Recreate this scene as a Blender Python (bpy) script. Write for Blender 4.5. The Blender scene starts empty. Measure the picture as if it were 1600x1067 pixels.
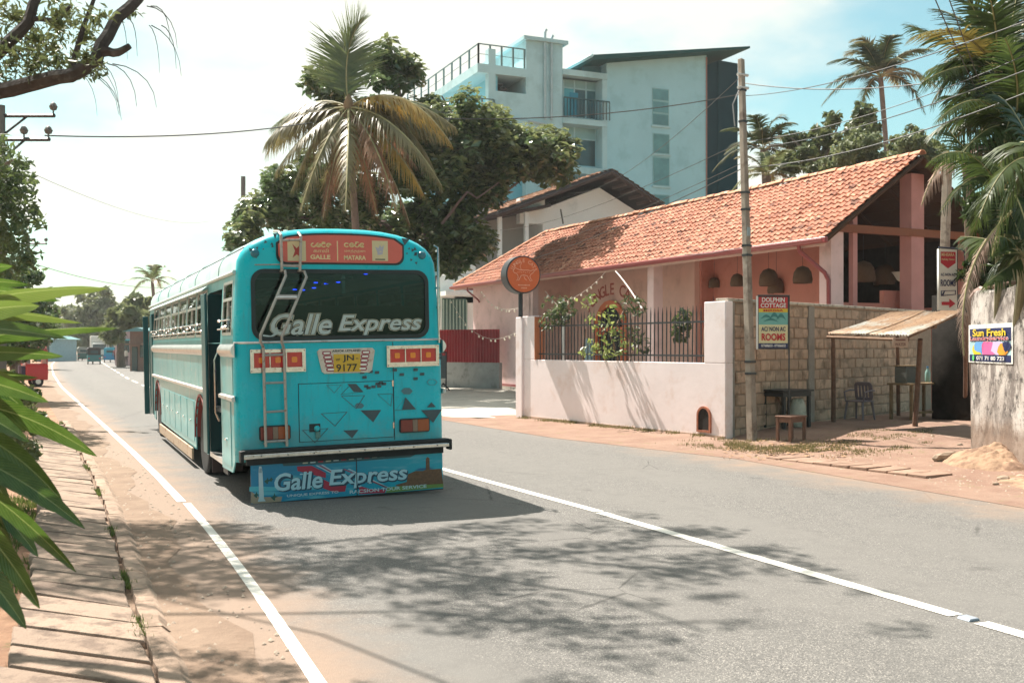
import bpy, bmesh, math, random
import numpy as np
from mathutils import Vector, Matrix
from mathutils import noise as mnoise
random.seed(7)
R = math.radians
SC = bpy.context.scene
COL = SC.collection

# ------------------------------------------------------------ camera
H = 1.79          # eye height above the road
F = 1614.0        # focal length in photo pixels (1600 wide)
cd = bpy.data.cameras.new('camera')
cam = bpy.data.objects.new('camera', cd); COL.objects.link(cam)
cd.sensor_width = 36.0
cd.lens = 36.0 * F / 1600
cam.location = (0, 0, H)
cam.rotation_euler = (R(90), 0, -math.atan2(.4035, .915))
cd.shift_y = 7.5 / 1600
cd.clip_end = 3000
cd.dof.use_dof = True
cd.dof.focus_distance = 12.5
cd.dof.aperture_fstop = 4.4
SC.camera = cam

# ------------------------------------------------------------ sky, sun, exposure
SUN = Vector((-.19, .532, .825)).normalized()
W = bpy.data.worlds.new('World'); SC.world = W; W.use_nodes = True
nt = W.node_tree; N = nt.nodes; LK = nt.links
bg = N['Background']; bg.inputs[1].default_value = .068
sky = N.new('ShaderNodeTexSky'); sky.sky_type = 'NISHITA'; sky.sun_disc = False
sky.sun_elevation = math.asin(SUN.z); sky.sun_rotation = math.atan2(SUN.x, SUN.y)
sky.air_density = 1.0; sky.dust_density = 1.6; sky.ozone_density = 1.0
tc = N.new('ShaderNodeTexCoord'); sx = N.new('ShaderNodeSeparateXYZ'); LK.new(tc.outputs['Generated'], sx.inputs[0])
def wm(op, a, b=None, c=None):
    n = N.new('ShaderNodeMath'); n.operation = op
    for i, v in enumerate((a, b, c)):
        if v is None: continue
        if isinstance(v, (int, float)): n.inputs[i].default_value = v
        else: LK.new(v, n.inputs[i])
    return n.outputs[0]
zz = wm('ADD', wm('MAXIMUM', sx.outputs[2], 0.0), .22)
cx = wm('DIVIDE', sx.outputs[0], zz); cy = wm('DIVIDE', sx.outputs[1], zz)
cb = N.new('ShaderNodeCombineXYZ'); LK.new(cx, cb.inputs[0]); LK.new(cy, cb.inputs[1]); cb.inputs[2].default_value = 3.1
nz = N.new('ShaderNodeTexNoise'); nz.inputs['Scale'].default_value = 1.15; nz.inputs['Detail'].default_value = 6; nz.inputs['Roughness'].default_value = .52
LK.new(cb.outputs[0], nz.inputs['Vector'])
# cloud cover thickens towards the sun's side of the sky, as in a hazy tropical noon
dt = N.new('ShaderNodeVectorMath'); dt.operation = 'DOT_PRODUCT'; LK.new(tc.outputs['Generated'], dt.inputs[0]); dt.inputs[1].default_value = SUN
mr = N.new('ShaderNodeMapRange'); mr.interpolation_type = 'SMOOTHSTEP'
LK.new(wm('ADD', nz.outputs['Fac'], wm('MULTIPLY', dt.outputs['Value'], .62)), mr.inputs['Value'])
mr.inputs['From Min'].default_value = .74; mr.inputs['From Max'].default_value = .92
mx = N.new('ShaderNodeMix'); mx.data_type = 'RGBA'
LK.new(wm('MULTIPLY', mr.outputs[0], .92), mx.inputs[0]); 
sg = N.new('ShaderNodeMix'); sg.data_type = 'RGBA'; sg.blend_type = 'MULTIPLY'; sg.inputs[0].default_value = 1; LK.new(sky.outputs[0], sg.inputs[6]); sg.inputs[7].default_value = (1.0, 1.36, 1.08, 1); LK.new(sg.outputs[2], mx.inputs[6]); mx.inputs[7].default_value = (7.5, 7.4, 6.6, 1)
LK.new(mx.outputs[2], bg.inputs[0])

sd = bpy.data.lights.new('sun', 'SUN'); sd.energy = 5.0; sd.angle = R(.6); sd.color = (1, .925, .83)
so = bpy.data.objects.new('sun', sd); COL.objects.link(so)
so.rotation_euler = SUN.to_track_quat('Z', 'Y').to_euler()
vs = SC.view_settings; vs.view_transform = 'Standard'; vs.look = 'None'; vs.gamma = 1; vs.exposure = 1.12
SC.cycles.max_bounces = 8; SC.cycles.transparent_max_bounces = 10
SC.cycles.use_denoising = True

# ------------------------------------------------------------ mapping helpers (photo pixel -> metres)
def pdir(px):
    t = (px - 800) / F
    return .4035 + .915 * t, .915 - .4035 * t
def at(px, py, D):
    a, b = pdir(px); return Vector((a * D, b * D, H + (541 - py) / F * D))
def onY(px, py, Y):
    return at(px, py, Y / pdir(px)[1])
def onX(px, py, X):
    return at(px, py, X / pdir(px)[0])
def gp(px, py, z=0):
    D = (H - z) * F / (py - 541); v = at(px, py, D); v.z = z; return v

# ------------------------------------------------------------ materials
MATS = {}
def mat(name, col, rough=.7, var=.12, sc=4., col2=None, amt=.0, sc2=2., bump=.0, bsc=60., metal=0., rnd=0., spec=.5, coat=0., emit=None):
    if name in MATS: return MATS[name]
    m = bpy.data.materials.new(name); m.use_nodes = True; MATS[name] = m
    t = m.node_tree; n = t.nodes; k = t.links; p = n['Principled BSDF']
    geo = n.new('ShaderNodeNewGeometry')
    a = n.new('ShaderNodeTexNoise'); a.inputs['Scale'].default_value = sc; a.inputs['Detail'].default_value = 6; a.inputs['Roughness'].default_value = .6
    k.new(geo.outputs['Position'], a.inputs['Vector'])
    r = n.new('ShaderNodeMapRange'); r.inputs['From Min'].default_value = .3; r.inputs['From Max'].default_value = .7
    r.inputs['To Min'].default_value = 1 - var; r.inputs['To Max'].default_value = 1 + var; k.new(a.outputs['Fac'], r.inputs['Value'])
    hv = n.new('ShaderNodeHueSaturation'); hv.inputs['Color'].default_value = (*col, 1)
    src = r.outputs[0]
    if rnd:
        oi = n.new('ShaderNodeObjectInfo'); r2 = n.new('ShaderNodeMapRange'); r2.inputs['To Min'].default_value = 1 - rnd; r2.inputs['To Max'].default_value = 1 + rnd
        k.new(oi.outputs['Random'], r2.inputs['Value']); mm = n.new('ShaderNodeMath'); mm.operation = 'MULTIPLY'
        k.new(src, mm.inputs[0]); k.new(r2.outputs[0], mm.inputs[1]); src = mm.outputs[0]
    k.new(src, hv.inputs['Value']); out = hv.outputs[0]
    if col2:
        b = n.new('ShaderNodeTexNoise'); b.inputs['Scale'].default_value = sc2; b.inputs['Detail'].default_value = 8; b.inputs['Roughness'].default_value = .65
        k.new(geo.outputs['Position'], b.inputs['Vector'])
        rr = n.new('ShaderNodeMapRange'); rr.interpolation_type = 'SMOOTHSTEP'; rr.inputs['From Min'].default_value = .62 - amt * .4; rr.inputs['From Max'].default_value = .78 - amt * .4
        k.new(b.outputs['Fac'], rr.inputs['Value'])
        x = n.new('ShaderNodeMix'); x.data_type = 'RGBA'; k.new(rr.outputs[0], x.inputs[0]); k.new(out, x.inputs[6]); x.inputs[7].default_value = (*col2, 1); out = x.outputs[2]
    k.new(out, p.inputs['Base Color'])
    p.inputs['Roughness'].default_value = rough; p.inputs['Metallic'].default_value = metal; p.inputs['Specular IOR Level'].default_value = spec
    p.inputs['Coat Weight'].default_value = coat; p.inputs['Coat Roughness'].default_value = .08
    if bump:
        c = n.new('ShaderNodeTexNoise'); c.inputs['Scale'].default_value = bsc; c.inputs['Detail'].default_value = 5
        k.new(geo.outputs['Position'], c.inputs['Vector']); bp = n.new('ShaderNodeBump'); bp.inputs['Strength'].default_value = bump; bp.inputs['Distance'].default_value = .02
        k.new(c.outputs['Fac'], bp.inputs['Height']); k.new(bp.outputs[0], p.inputs['Normal'])
    if emit:
        p.inputs['Emission Color'].default_value = (*emit[:3], 1); p.inputs['Emission Strength'].default_value = emit[3]
    return m
def flat(name, col, rough=.45, **kw): return mat(name, col, rough, var=.05, sc=9, **kw)
def glass(name, tint=(.5, .55, .55), rough=.02):
    if name in MATS: return MATS[name]
    m = bpy.data.materials.new(name); m.use_nodes = True; MATS[name] = m
    t = m.node_tree; n = t.nodes; k = t.links; n.remove(n['Principled BSDF'])
    tr = n.new('ShaderNodeBsdfTransparent'); tr.inputs[0].default_value = (*tint, 1)
    gl = n.new('ShaderNodeBsdfGlossy'); gl.inputs['Roughness'].default_value = rough; gl.inputs[0].default_value = (.9, .95, .95, 1)
    fr = n.new('ShaderNodeFresnel'); fr.inputs[0].default_value = 1.5 if name != 'rear_glass' else 1.36
    mx = n.new('ShaderNodeMixShader'); k.new(fr.outputs[0], mx.inputs[0]); k.new(tr.outputs[0], mx.inputs[1]); k.new(gl.outputs[0], mx.inputs[2])
    k.new(mx.outputs[0], n['Material Output'].inputs[0]); return m
def leafmat(name, c1, c2, rough=.38, trans=.35, sc=.9, c3=None, spec=.5):
    if name in MATS: return MATS[name]
    m = bpy.data.materials.new(name); m.use_nodes = True; MATS[name] = m
    t = m.node_tree; n = t.nodes; k = t.links; p = n['Principled BSDF']
    geo = n.new('ShaderNodeNewGeometry')
    a = n.new('ShaderNodeTexNoise'); a.inputs['Scale'].default_value = sc; a.inputs['Detail'].default_value = 8; a.inputs['Roughness'].default_value = .75
    k.new(geo.outputs['Position'], a.inputs['Vector'])
    cr = n.new('ShaderNodeValToRGB'); cr.color_ramp.elements[0].position = .36; cr.color_ramp.elements[1].position = .62
    cr.color_ramp.elements[0].color = (*c1, 1); cr.color_ramp.elements[1].color = (*c2, 1)
    if c3: e = cr.color_ramp.elements.new(.72); e.color = (*c3, 1)
    k.new(a.outputs['Fac'], cr.inputs[0]); k.new(cr.outputs[0], p.inputs['Base Color'])
    p.inputs['Roughness'].default_value = rough; p.inputs['Specular IOR Level'].default_value = spec
    tl = n.new('ShaderNodeBsdfTranslucent'); hs = n.new('ShaderNodeHueSaturation'); hs.inputs['Value'].default_value = 1.5; hs.inputs['Hue'].default_value = .485
    k.new(cr.outputs[0], hs.inputs['Color']); k.new(hs.outputs[0], tl.inputs[0])
    mx = n.new('ShaderNodeMixShader'); mx.inputs[0].default_value = trans
    k.new(p.outputs[0], mx.inputs[1]); k.new(tl.outputs[0], mx.inputs[2]); k.new(mx.outputs[0], n['Material Output'].inputs[0]); return m

# ------------------------------------------------------------ object helpers
def tag(o, label=None, cat=None, group=None, kind=None):
    if label: o['label'] = label
    if cat: o['category'] = cat
    if group: o['group'] = group
    if kind: o['kind'] = kind
    return o
def empty(name, loc=(0, 0, 0), rz=0, label=None, cat=None, group=None, kind=None, scale=1):
    o = bpy.data.objects.new(name, None); COL.objects.link(o); o.location = loc; o.rotation_euler = (0, 0, rz); o.empty_display_size = .2
    o.scale = (scale,) * 3
    return tag(o, label, cat, group, kind)
def link(name, me, parent=None, loc=(0, 0, 0), rot=(0, 0, 0), scale=(1, 1, 1)):
    o = bpy.data.objects.new(name, me); COL.objects.link(o); o.parent = parent; o.location = loc; o.rotation_euler = rot; o.scale = scale
    return o
def kids(o, cache={}):
    return [c for c in bpy.data.objects if c.parent == o]
def copy_tree(o, loc=None, rz=None, parent=None):
    c = o.copy(); COL.objects.link(c)
    if parent: c.parent = parent
    for ch in kids(o): copy_tree(ch, parent=c)
    if loc is not None: c.location = loc
    if rz is not None: c.rotation_euler = (0, 0, rz)
    return c
class MB:
    def __init__(s): s.v = []; s.f = []; s.m = []
    def add(s, vs_, fs, mi=0, M=None):
        b = len(s.v)
        s.v += [tuple(M @ Vector(v)) for v in vs_] if M else [tuple(v) for v in vs_]
        s.f += [tuple(b + i for i in f) for f in fs]; s.m += [mi] * len(fs); return s
    def box(s, c, d, rz=0, mi=0, M=None):
        x, y, z = d[0] / 2, d[1] / 2, d[2] / 2
        vs_ = [(-x, -y, -z), (x, -y, -z), (x, y, -z), (-x, y, -z), (-x, -y, z), (x, -y, z), (x, y, z), (-x, y, z)]
        T = Matrix.Translation(Vector(c)) @ Matrix.Rotation(rz, 4, 'Z')
        if M: T = M @ T
        return s.add(vs_, [(0, 3, 2, 1), (4, 5, 6, 7), (0, 1, 5, 4), (1, 2, 6, 5), (2, 3, 7, 6), (3, 0, 4, 7)], mi, T)
    def bb(s, x0, x1, y0, y1, z0, z1, mi=0, M=None):
        return s.box(((x0 + x1) / 2, (y0 + y1) / 2, (z0 + z1) / 2), (x1 - x0, y1 - y0, z1 - z0), 0, mi, M)
    def tube(s, pts, r, n=8, mi=0, cap=True):
        pts = [Vector(p) for p in pts]; rs = r if isinstance(r, (list, tuple)) else [r] * len(pts)
        up = None; rings = []
        for i, p in enumerate(pts):
            d = (pts[min(i + 1, len(pts) - 1)] - pts[max(i - 1, 0)])
            if d.length < 1e-9: d = Vector((0, 0, 1))
            d.normalize()
            if up is None:
                up = Vector((0, 0, 1)) if abs(d.z) < .9 else Vector((1, 0, 0))
            a = d.cross(up); 
            if a.length < 1e-6: a = d.orthogonal()
            a.normalize(); b = a.cross(d).normalized(); up = b
            rings.append([p + (a * math.cos(2 * math.pi * j / n) + b * math.sin(2 * math.pi * j / n)) * rs[i] for j in range(n)])
        vs_ = [v for rg in rings for v in rg]; fs = []
        for i in range(len(rings) - 1):
            for j in range(n):
                k = (j + 1) % n; fs.append((i * n + j, i * n + k, (i + 1) * n + k, (i + 1) * n + j))
        if cap: fs.append(tuple(range(n))[::-1]); fs.append(tuple((len(rings) - 1) * n + j for j in range(n)))
        return s.add(vs_, fs, mi)
    def lathe(s, prof, n=20, mi=0, M=None, cap=True):   # prof: (r, z)
        vs_ = []; fs = []
        for r, z in prof:
            for j in range(n): a = 2 * math.pi * j / n; vs_.append((r * math.cos(a), r * math.sin(a), z))
        for i in range(len(prof) - 1):
            for j in range(n):
                k = (j + 1) % n; fs.append((i * n + j, i * n + k, (i + 1) * n + k, (i + 1) * n + j))
        if cap: fs.append(tuple(range(n))[::-1]); fs.append(tuple((len(prof) - 1) * n + j for j in range(n)))
        return s.add(vs_, fs, mi, M)
    def prism(s, poly, y0, y1, mi=0, M=None):   # poly in (x, z), extruded along y
        n = len(poly); vs_ = [(x, y0, z) for x, z in poly] + [(x, y1, z) for x, z in poly]
        fs = [tuple(range(n)), tuple(range(2 * n - 1, n - 1, -1))] + [(i, i + n, (i + 1) % n + n, (i + 1) % n) for i in range(n)]
        return s.add(vs_, fs, mi, M)
    def mesh(s, me, M=None, mi=0):
        return s.add([v.co for v in me.vertices], [tuple(p.vertices) for p in me.polygons], mi, M)
    def build(s, name, mats, parent=None, loc=(0, 0, 0), rot=(0, 0, 0), smooth=True, bevel=0, ang=38):
        me = bpy.data.meshes.new(name); me.from_pydata(s.v, [], s.f)
        for m in (mats if isinstance(mats, (list, tuple)) else [mats]): me.materials.append(m)
        if any(s.m): me.polygons.foreach_set('material_index', s.m)
        if smooth:
            me.polygons.foreach_set('use_smooth', [True] * len(s.f)); me.set_sharp_from_angle(angle=R(ang))
        o = link(name, me, parent, loc, rot)
        if bevel:
            b = o.modifiers.new('bevel', 'BEVEL'); b.width = bevel; b.segments = 2; b.limit_method = 'ANGLE'; b.angle_limit = R(40)
        return o
def plate_mesh(outline, holes=(), th=.01):
    """flat plate in local XY with holes, thickness th (0..th in z)"""
    c = bpy.data.curves.new('plate', 'CURVE'); c.dimensions = '2D'; c.fill_mode = 'BOTH'; c.extrude = th / 2
    for poly in [outline] + list(holes):
        sp = c.splines.new('POLY'); sp.points.add(len(poly) - 1); sp.use_cyclic_u = True
        for i, p in enumerate(poly): sp.points[i].co = (p[0], p[1], 0, 1)
    o = bpy.data.objects.new('plate', c); me = bpy.data.meshes.new_from_object(o)
    me.transform(Matrix.Translation((0, 0, th / 2)))
    bpy.data.objects.remove(o); bpy.data.curves.remove(c); return me
def text_mesh(s, h=1., w=None, off=0., shear=0., th=.002, spacing=1.):
    f = bpy.data.curves.new('txt', 'FONT'); f.body = s; f.size = 1; f.offset = off; f.shear = shear; f.extrude = .001; f.align_x = 'LEFT'; f.space_character = spacing; f.resolution_u = 3
    o = bpy.data.objects.new('txt', f); me = bpy.data.meshes.new_from_object(o); bpy.data.objects.remove(o); bpy.data.curves.remove(f)
    if not len(me.vertices): return me
    co = np.zeros(len(me.vertices) * 3); me.vertices.foreach_get('co', co); co = co.reshape(-1, 3)
    mn = co.min(0); mx_ = co.max(0)
    sy = h / (mx_[1] - mn[1]); sx_ = sy if w is None else w / (mx_[0] - mn[0])
    co[:, 0] = (co[:, 0] - (mn[0] + mx_[0]) / 2) * sx_; co[:, 1] = (co[:, 1] - (mn[1] + mx_[1]) / 2) * sy; co[:, 2] = (co[:, 2] / .001 + 1) * th / 2
    me.vertices.foreach_set('co', co.ravel()); return me
def frame(o, x, n):
    """matrix placing local XY (x right, y up) at o with right vector x and outward normal n"""
    x = Vector(x).normalized(); n = Vector(n).normalized(); y = n.cross(x).normalized(); x = y.cross(n)
    return Matrix(((x.x, y.x, n.x, o[0]), (x.y, y.y, n.y, o[1]), (x.z, y.z, n.z, o[2]), (0, 0, 0, 1)))
def rrect(x0, x1, y0, y1, r, n=5):
    p = []
    for cx_, cy_, a0 in ((x1 - r, y0 + r, -90), (x1 - r, y1 - r, 0), (x0 + r, y1 - r, 90), (x0 + r, y0 + r, 180)):
        for i in range(n + 1): a = R(a0 + 90 * i / n); p.append((cx_ + r * math.cos(a), cy_ + r * math.sin(a)))
    return p
def rect(x0, x1, y0, y1): return [(x0, y0), (x1, y0), (x1, y1), (x0, y1)]
def disc(cx_, cy_, rx, ry=None, n=20): ry = ry or rx; return [(cx_ + rx * math.cos(2 * math.pi * i / n), cy_ + ry * math.sin(2 * math.pi * i / n)) for i in range(n)]
def fastmesh(name, V, Fq, mats, parent=None, smooth=False, mi=None):
    """numpy verts (n,3) and faces (m,k)"""
    V = np.asarray(V, dtype=np.float32); Fq = np.asarray(Fq, dtype=np.int32); k = Fq.shape[1]
    me = bpy.data.meshes.new(name); me.vertices.add(len(V)); me.vertices.foreach_set('co', V.ravel())
    me.loops.add(Fq.size); me.loops.foreach_set('vertex_index', Fq.ravel()); me.polygons.add(len(Fq))
    me.polygons.foreach_set('loop_start', np.arange(0, Fq.size, k, dtype=np.int32)); me.polygons.foreach_set('loop_total', np.full(len(Fq), k, dtype=np.int32))
    if smooth: me.polygons.foreach_set('use_smooth', np.ones(len(Fq), dtype=bool))
    for m in (mats if isinstance(mats, (list, tuple)) else [mats]): me.materials.append(m)
    if mi is not None: me.polygons.foreach_set('material_index', np.asarray(mi, dtype=np.int32))
    me.update(); me.validate(); return link(name, me, parent)
def interp(tab, y):
    if y <= tab[0][0]: return tab[0][1]
    for (a, b), (c, d) in zip(tab, tab[1:]):
        if y <= c: return b + (d - b) * (y - a) / (c - a)
    return tab[-1][1]

# ------------------------------------------------------------ common materials
M_WHITE = mat('white_paint', (.78, .79, .76), .6, .05, 3, (.55, .56, .52), .1, 1.5)
M_CONC = mat('weathered_concrete', (.36, .33, .28), .9, .18, 6, (.16, .14, .12), .25, 3, .4, 60)
M_DARK = mat('dark_metal', (.03, .032, .035), .5, .2, 8)
M_BLACK = mat('black_rubber', (.018, .018, .018), .75, .2, 10)
M_CHROME = mat('worn_chrome', (.62, .60, .56), .22, .15, 20, (.22, .13, .07), .12, 25, metal=1)
M_WOOD = mat('weathered_wood', (.20, .12, .075), .85, .25, 12, bump=.4, bsc=30)
M_TRUNK = mat('bark', (.17, .13, .10), .95, .3, 8, (.09, .07, .055), .3, 6, .6, 25)
# ============================================================ SETTING
XL = [(-15, 1.33), (12, 1.33), (15, 1.28), (18, 1.2), (22, 1.08), (27, .92), (49, .22), (70, -.15), (109, -.45), (160, .2), (260, 5), (400, 16)]
XC = [(-15, 5.5), (4.5, 5.45), (9.8, 5.32), (13.9, 5.11), (30, 4.4), (49, 3.62), (60, 3.6), (100, 4.2), (160, 5.2), (260, 9.6), (400, 20)]
XR = [(-15, 10.6), (8, 10.5), (11, 10.55), (13.5, 10.6), (15.3, 10.2), (18, 9.6), (21, 9.4), (26, 9.2), (49, 8.1), (100, 8.5), (160, 10.2), (260, 14), (400, 26)]
def ysteps(y0, y1):
    y = y0; out = []
    while y < y1: out.append(y); y += .5 if y < 30 else (2 if y < 80 else 8)
    return out + [y1]
def strip(name, fa, fb, z, m, y0=-15, y1=400, nu=1, kind='structure', parent=None, th=0):
    ys = ysteps(y0, y1); V = []; U = []
    for y in ys:
        a, b = fa(y), fb(y)
        for i in range(nu + 1): x = a + (b - a) * i / nu; V.append((x, y, z)); U.append((x - interp(XL, y), y))
    Fq = [(r * (nu + 1) + i, r * (nu + 1) + i + 1, (r + 1) * (nu + 1) + i + 1, (r + 1) * (nu + 1) + i) for r in range(len(ys) - 1) for i in range(nu)]
    o = fastmesh(name, V, Fq, m, parent); uv = o.data.uv_layers.new(name='across')
    li = np.zeros(len(Fq) * 4, dtype=np.int32); o.data.loops.foreach_get('vertex_index', li); uv.data.foreach_set('uv', np.array(U, dtype=np.float32)[li].ravel())
    if kind: o['kind'] = kind
    return o

def nodes(name):
    m = bpy.data.materials.new(name); m.use_nodes = True; MATS[name] = m; t = m.node_tree; return m, t.nodes, t.links, t.nodes['Principled BSDF']
class G:
    def __init__(s, n, k): s.n = n; s.k = k; s.geo = n.new('ShaderNodeNewGeometry')
    def noise(s, sc, det=5, ro=.6, vec=None, stretch=None):
        a = s.n.new('ShaderNodeTexNoise'); a.inputs['Scale'].default_value = sc; a.inputs['Detail'].default_value = det; a.inputs['Roughness'].default_value = ro
        v = vec or s.geo.outputs['Position']
        if stretch:
            mp = s.n.new('ShaderNodeMapping'); mp.inputs['Scale'].default_value = stretch; s.k.new(v, mp.inputs[0]); v = mp.outputs[0]
        s.k.new(v, a.inputs['Vector']); return a.outputs['Fac']
    def vor(s, sc, feat='F1', out='Distance'):
        a = s.n.new('ShaderNodeTexVoronoi'); a.feature = feat; a.inputs['Scale'].default_value = sc; s.k.new(s.geo.outputs['Position'], a.inputs['Vector']); return a.outputs[out]
    def m(s, op, a, b=0.):
        x = s.n.new('ShaderNodeMath'); x.operation = op
        for i, v in enumerate((a, b)):
            if isinstance(v, (int, float)): x.inputs[i].default_value = v
            else: s.k.new(v, x.inputs[i])
        return x.outputs[0]
    def ss(s, v, a, b, lo=0., hi=1.):
        x = s.n.new('ShaderNodeMapRange'); x.interpolation_type = 'SMOOTHSTEP'
        s.k.new(v, x.inputs[0]); x.inputs[1].default_value = a; x.inputs[2].default_value = b; x.inputs[3].default_value = lo; x.inputs[4].default_value = hi; return x.outputs[0]
    def mix(s, f, a, b):
        x = s.n.new('ShaderNodeMix'); x.data_type = 'RGBA'
        for i, v in ((0, f), (6, a), (7, b)):
            if isinstance(v, (int, float)): x.inputs[i].default_value = v
            elif isinstance(v, tuple): x.inputs[i].default_value = (*v, 1)
            else: s.k.new(v, x.inputs[i])
        return x.outputs[2]
    def bump(s, h, st, dist, p, prev=None):
        b = s.n.new('ShaderNodeBump'); b.inputs['Strength'].default_value = st; b.inputs['Distance'].default_value = dist; s.k.new(h, b.inputs['Height'])
        if prev: s.k.new(prev, b.inputs['Normal'])
        s.k.new(b.outputs[0], p.inputs['Normal']); return b.outputs[0]

# asphalt with exposed aggregate, wheel-polished tracks and sand blown in from both edges
m, n, k, p = nodes('asphalt'); g = G(n, k)
uv = n.new('ShaderNodeUVMap'); uv.uv_map = 'across'; su = n.new('ShaderNodeSeparateXYZ'); k.new(uv.outputs[0], su.inputs[0])
agg = g.vor(140, 'F1', 'Color'); sa = n.new('ShaderNodeSeparateColor'); k.new(agg, sa.inputs[0])
big = g.noise(.55, 5, .6, stretch=(1, .25, 1)); med = g.noise(4, 6, .7)
base = g.mix(g.ss(sa.outputs[0], .0, 1), (.080, .078, .074), (.190, .181, .170))
base = g.mix(g.ss(sa.outputs[1], .86, .92), base, (.33, .31, .28))
base = g.mix(g.ss(big, .35, .7), base, (.170, .162, .150))
base = g.mix(g.m('MULTIPLY', g.ss(med, .45, .75), .35), base, (.10, .095, .09))
trk = g.m('MULTIPLY', g.ss(g.m('ABSOLUTE', g.m('SUBTRACT', g.m('ABSOLUTE', g.m('SUBTRACT', su.outputs[0], 2.0)), .95)), .45, .0), .25)
base = g.mix(trk, base, (.12, .115, .108))
edge = g.noise(1.3, 6, .65)
l_ = g.ss(g.m('ADD', su.outputs[0], g.m('MULTIPLY', edge, 1.3)), 1.35, .45)
r_ = g.ss(g.m('ADD', su.outputs[0], g.m('MULTIPLY', edge, 2.6)), 8.6, 10.2)
snd = g.m('MAXIMUM', l_, r_)
sandc = g.mix(g.noise(30, 4), (.24, .17, .125), (.30, .215, .16))
crk = g.vor(.42, 'DISTANCE_TO_EDGE'); crm = g.m('MULTIPLY', g.ss(g.m('ADD', crk, g.m('MULTIPLY', g.noise(6, 5, .7), .02)), .016, .010), g.ss(g.noise(.35, 3), .50, .60)); base = g.mix(g.m('MULTIPLY', crm, .75), base, (.05, .047, .044)); base = g.mix(g.m('MULTIPLY', g.ss(g.noise(1.7, 3, .5), .66, .74), .45), base, (.07, .066, .062))
k.new(g.mix(g.m('MULTIPLY', snd, .93), base, sandc), p.inputs['Base Color']); p.inputs['Roughness'].default_value = .82; p.inputs['Specular IOR Level'].default_value = .35
g.bump(g.m('ADD', g.vor(140), g.m('MULTIPLY', g.noise(220, 3), .6)), .35, .009, p)
M_ASPH = m
m, n, k, p = nodes('sand'); g = G(n, k)
a = g.mix(g.ss(g.noise(2.2, 7, .7), .35, .7), (.27, .19, .135), (.20, .135, .095)); a = g.mix(g.ss(g.noise(24, 5, .7), .55, .8), a, (.27, .18, .12))
a = g.mix(g.ss(g.vor(60), .05, .0), a, (.6, .5, .4))
k.new(a, p.inputs['Base Color']); p.inputs['Roughness'].default_value = .95; g.bump(g.m('ADD', g.noise(9, 6, .7), g.m('MULTIPLY', g.noise(90, 4), .3)), .6, .04, p); M_SAND = m
m, n, k, p = nodes('red_dirt'); g = G(n, k)
a = g.mix(g.ss(g.noise(1.1, 8, .7), .35, .65), (.40, .235, .145), (.27, .155, .10)); a = g.mix(g.ss(g.noise(3.3, 8, .75), .56, .68), a, (.17, .16, .065)); a = g.mix(g.ss(g.noise(40, 4), .6, .75), a, (.42, .31, .2))
k.new(a, p.inputs['Base Color']); p.inputs['Roughness'].default_value = 1; g.bump(g.noise(14, 7, .75), .8, .06, p); M_DIRT = m
m, n, k, p = nodes('white_line_paint'); g = G(n, k)
w_ = g.ss(g.noise(26, 8, .8), .60, .70)
k.new(g.mix(g.m('MULTIPLY', w_, .8), g.mix(g.noise(5), (.76, .74, .68), (.66, .63, .56)), (.2, .19, .17)), p.inputs['Base Color']); p.inputs['Roughness'].default_value = .7; g.bump(g.vor(85), .3, .008, p); M_LINE = m

gme = MB(); gme.add([(-900, -300, -.03), (900, -300, -.03), (900, 1500, -.03), (-900, 1500, -.03)], [(0, 1, 2, 3)]); gme.build('ground', M_DIRT)['kind'] = 'structure'
strip('road', lambda y: interp(XL, y) - .78, lambda y: interp(XR, y), .012, M_ASPH, nu=6)
EL = [(-15, 1.16), (3, 1.19), (5.4, 1.265), (6.5, 1.30), (7.5, 1.325), (8.5, 1.342), (9.5, 1.352), (10.5, 1.356), (12.3, 1.35)]
strip('edge_line', lambda y: interp(EL, y) - .042, lambda y: interp(EL, y) + .042, .017, M_LINE, -15, 12.2)
strip('edge_line', lambda y: interp(XL, y) - .065, lambda y: interp(XL, y) + .035, .017, M_LINE, 12.32, 150)
strip('center_line', lambda y: interp(XC, y) - .065, lambda y: interp(XC, y) + .065, .017, M_LINE, 5.06, 9.72)
strip('center_line', lambda y: interp(XC, y) - .065, lambda y: interp(XC, y) + .065, .017, M_LINE, -15, 4.86)
strip('center_line', lambda y: interp(XC, y) - .045, lambda y: interp(XC, y) + .08, .017, M_LINE, 9.78, 24)
y = 27.
while y < 200: strip('center_line', lambda y: interp(XC, y) - .065, lambda y: interp(XC, y) + .065, .017, M_LINE, y, y + 3.6); y += 6.6
mb = MB(); mb.prism([(-.05, 0), (.05, 0), (.035, .018), (-.035, .018)], -.05, .05)
tag(mb.build('road_stud', flat('stud_grey', (.32, .36, .42), .3), loc=(interp(XC, 4.95), 4.96, .012), bevel=.003), 'small grey reflective stud in the gap of the white centre line', 'road stud')

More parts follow.
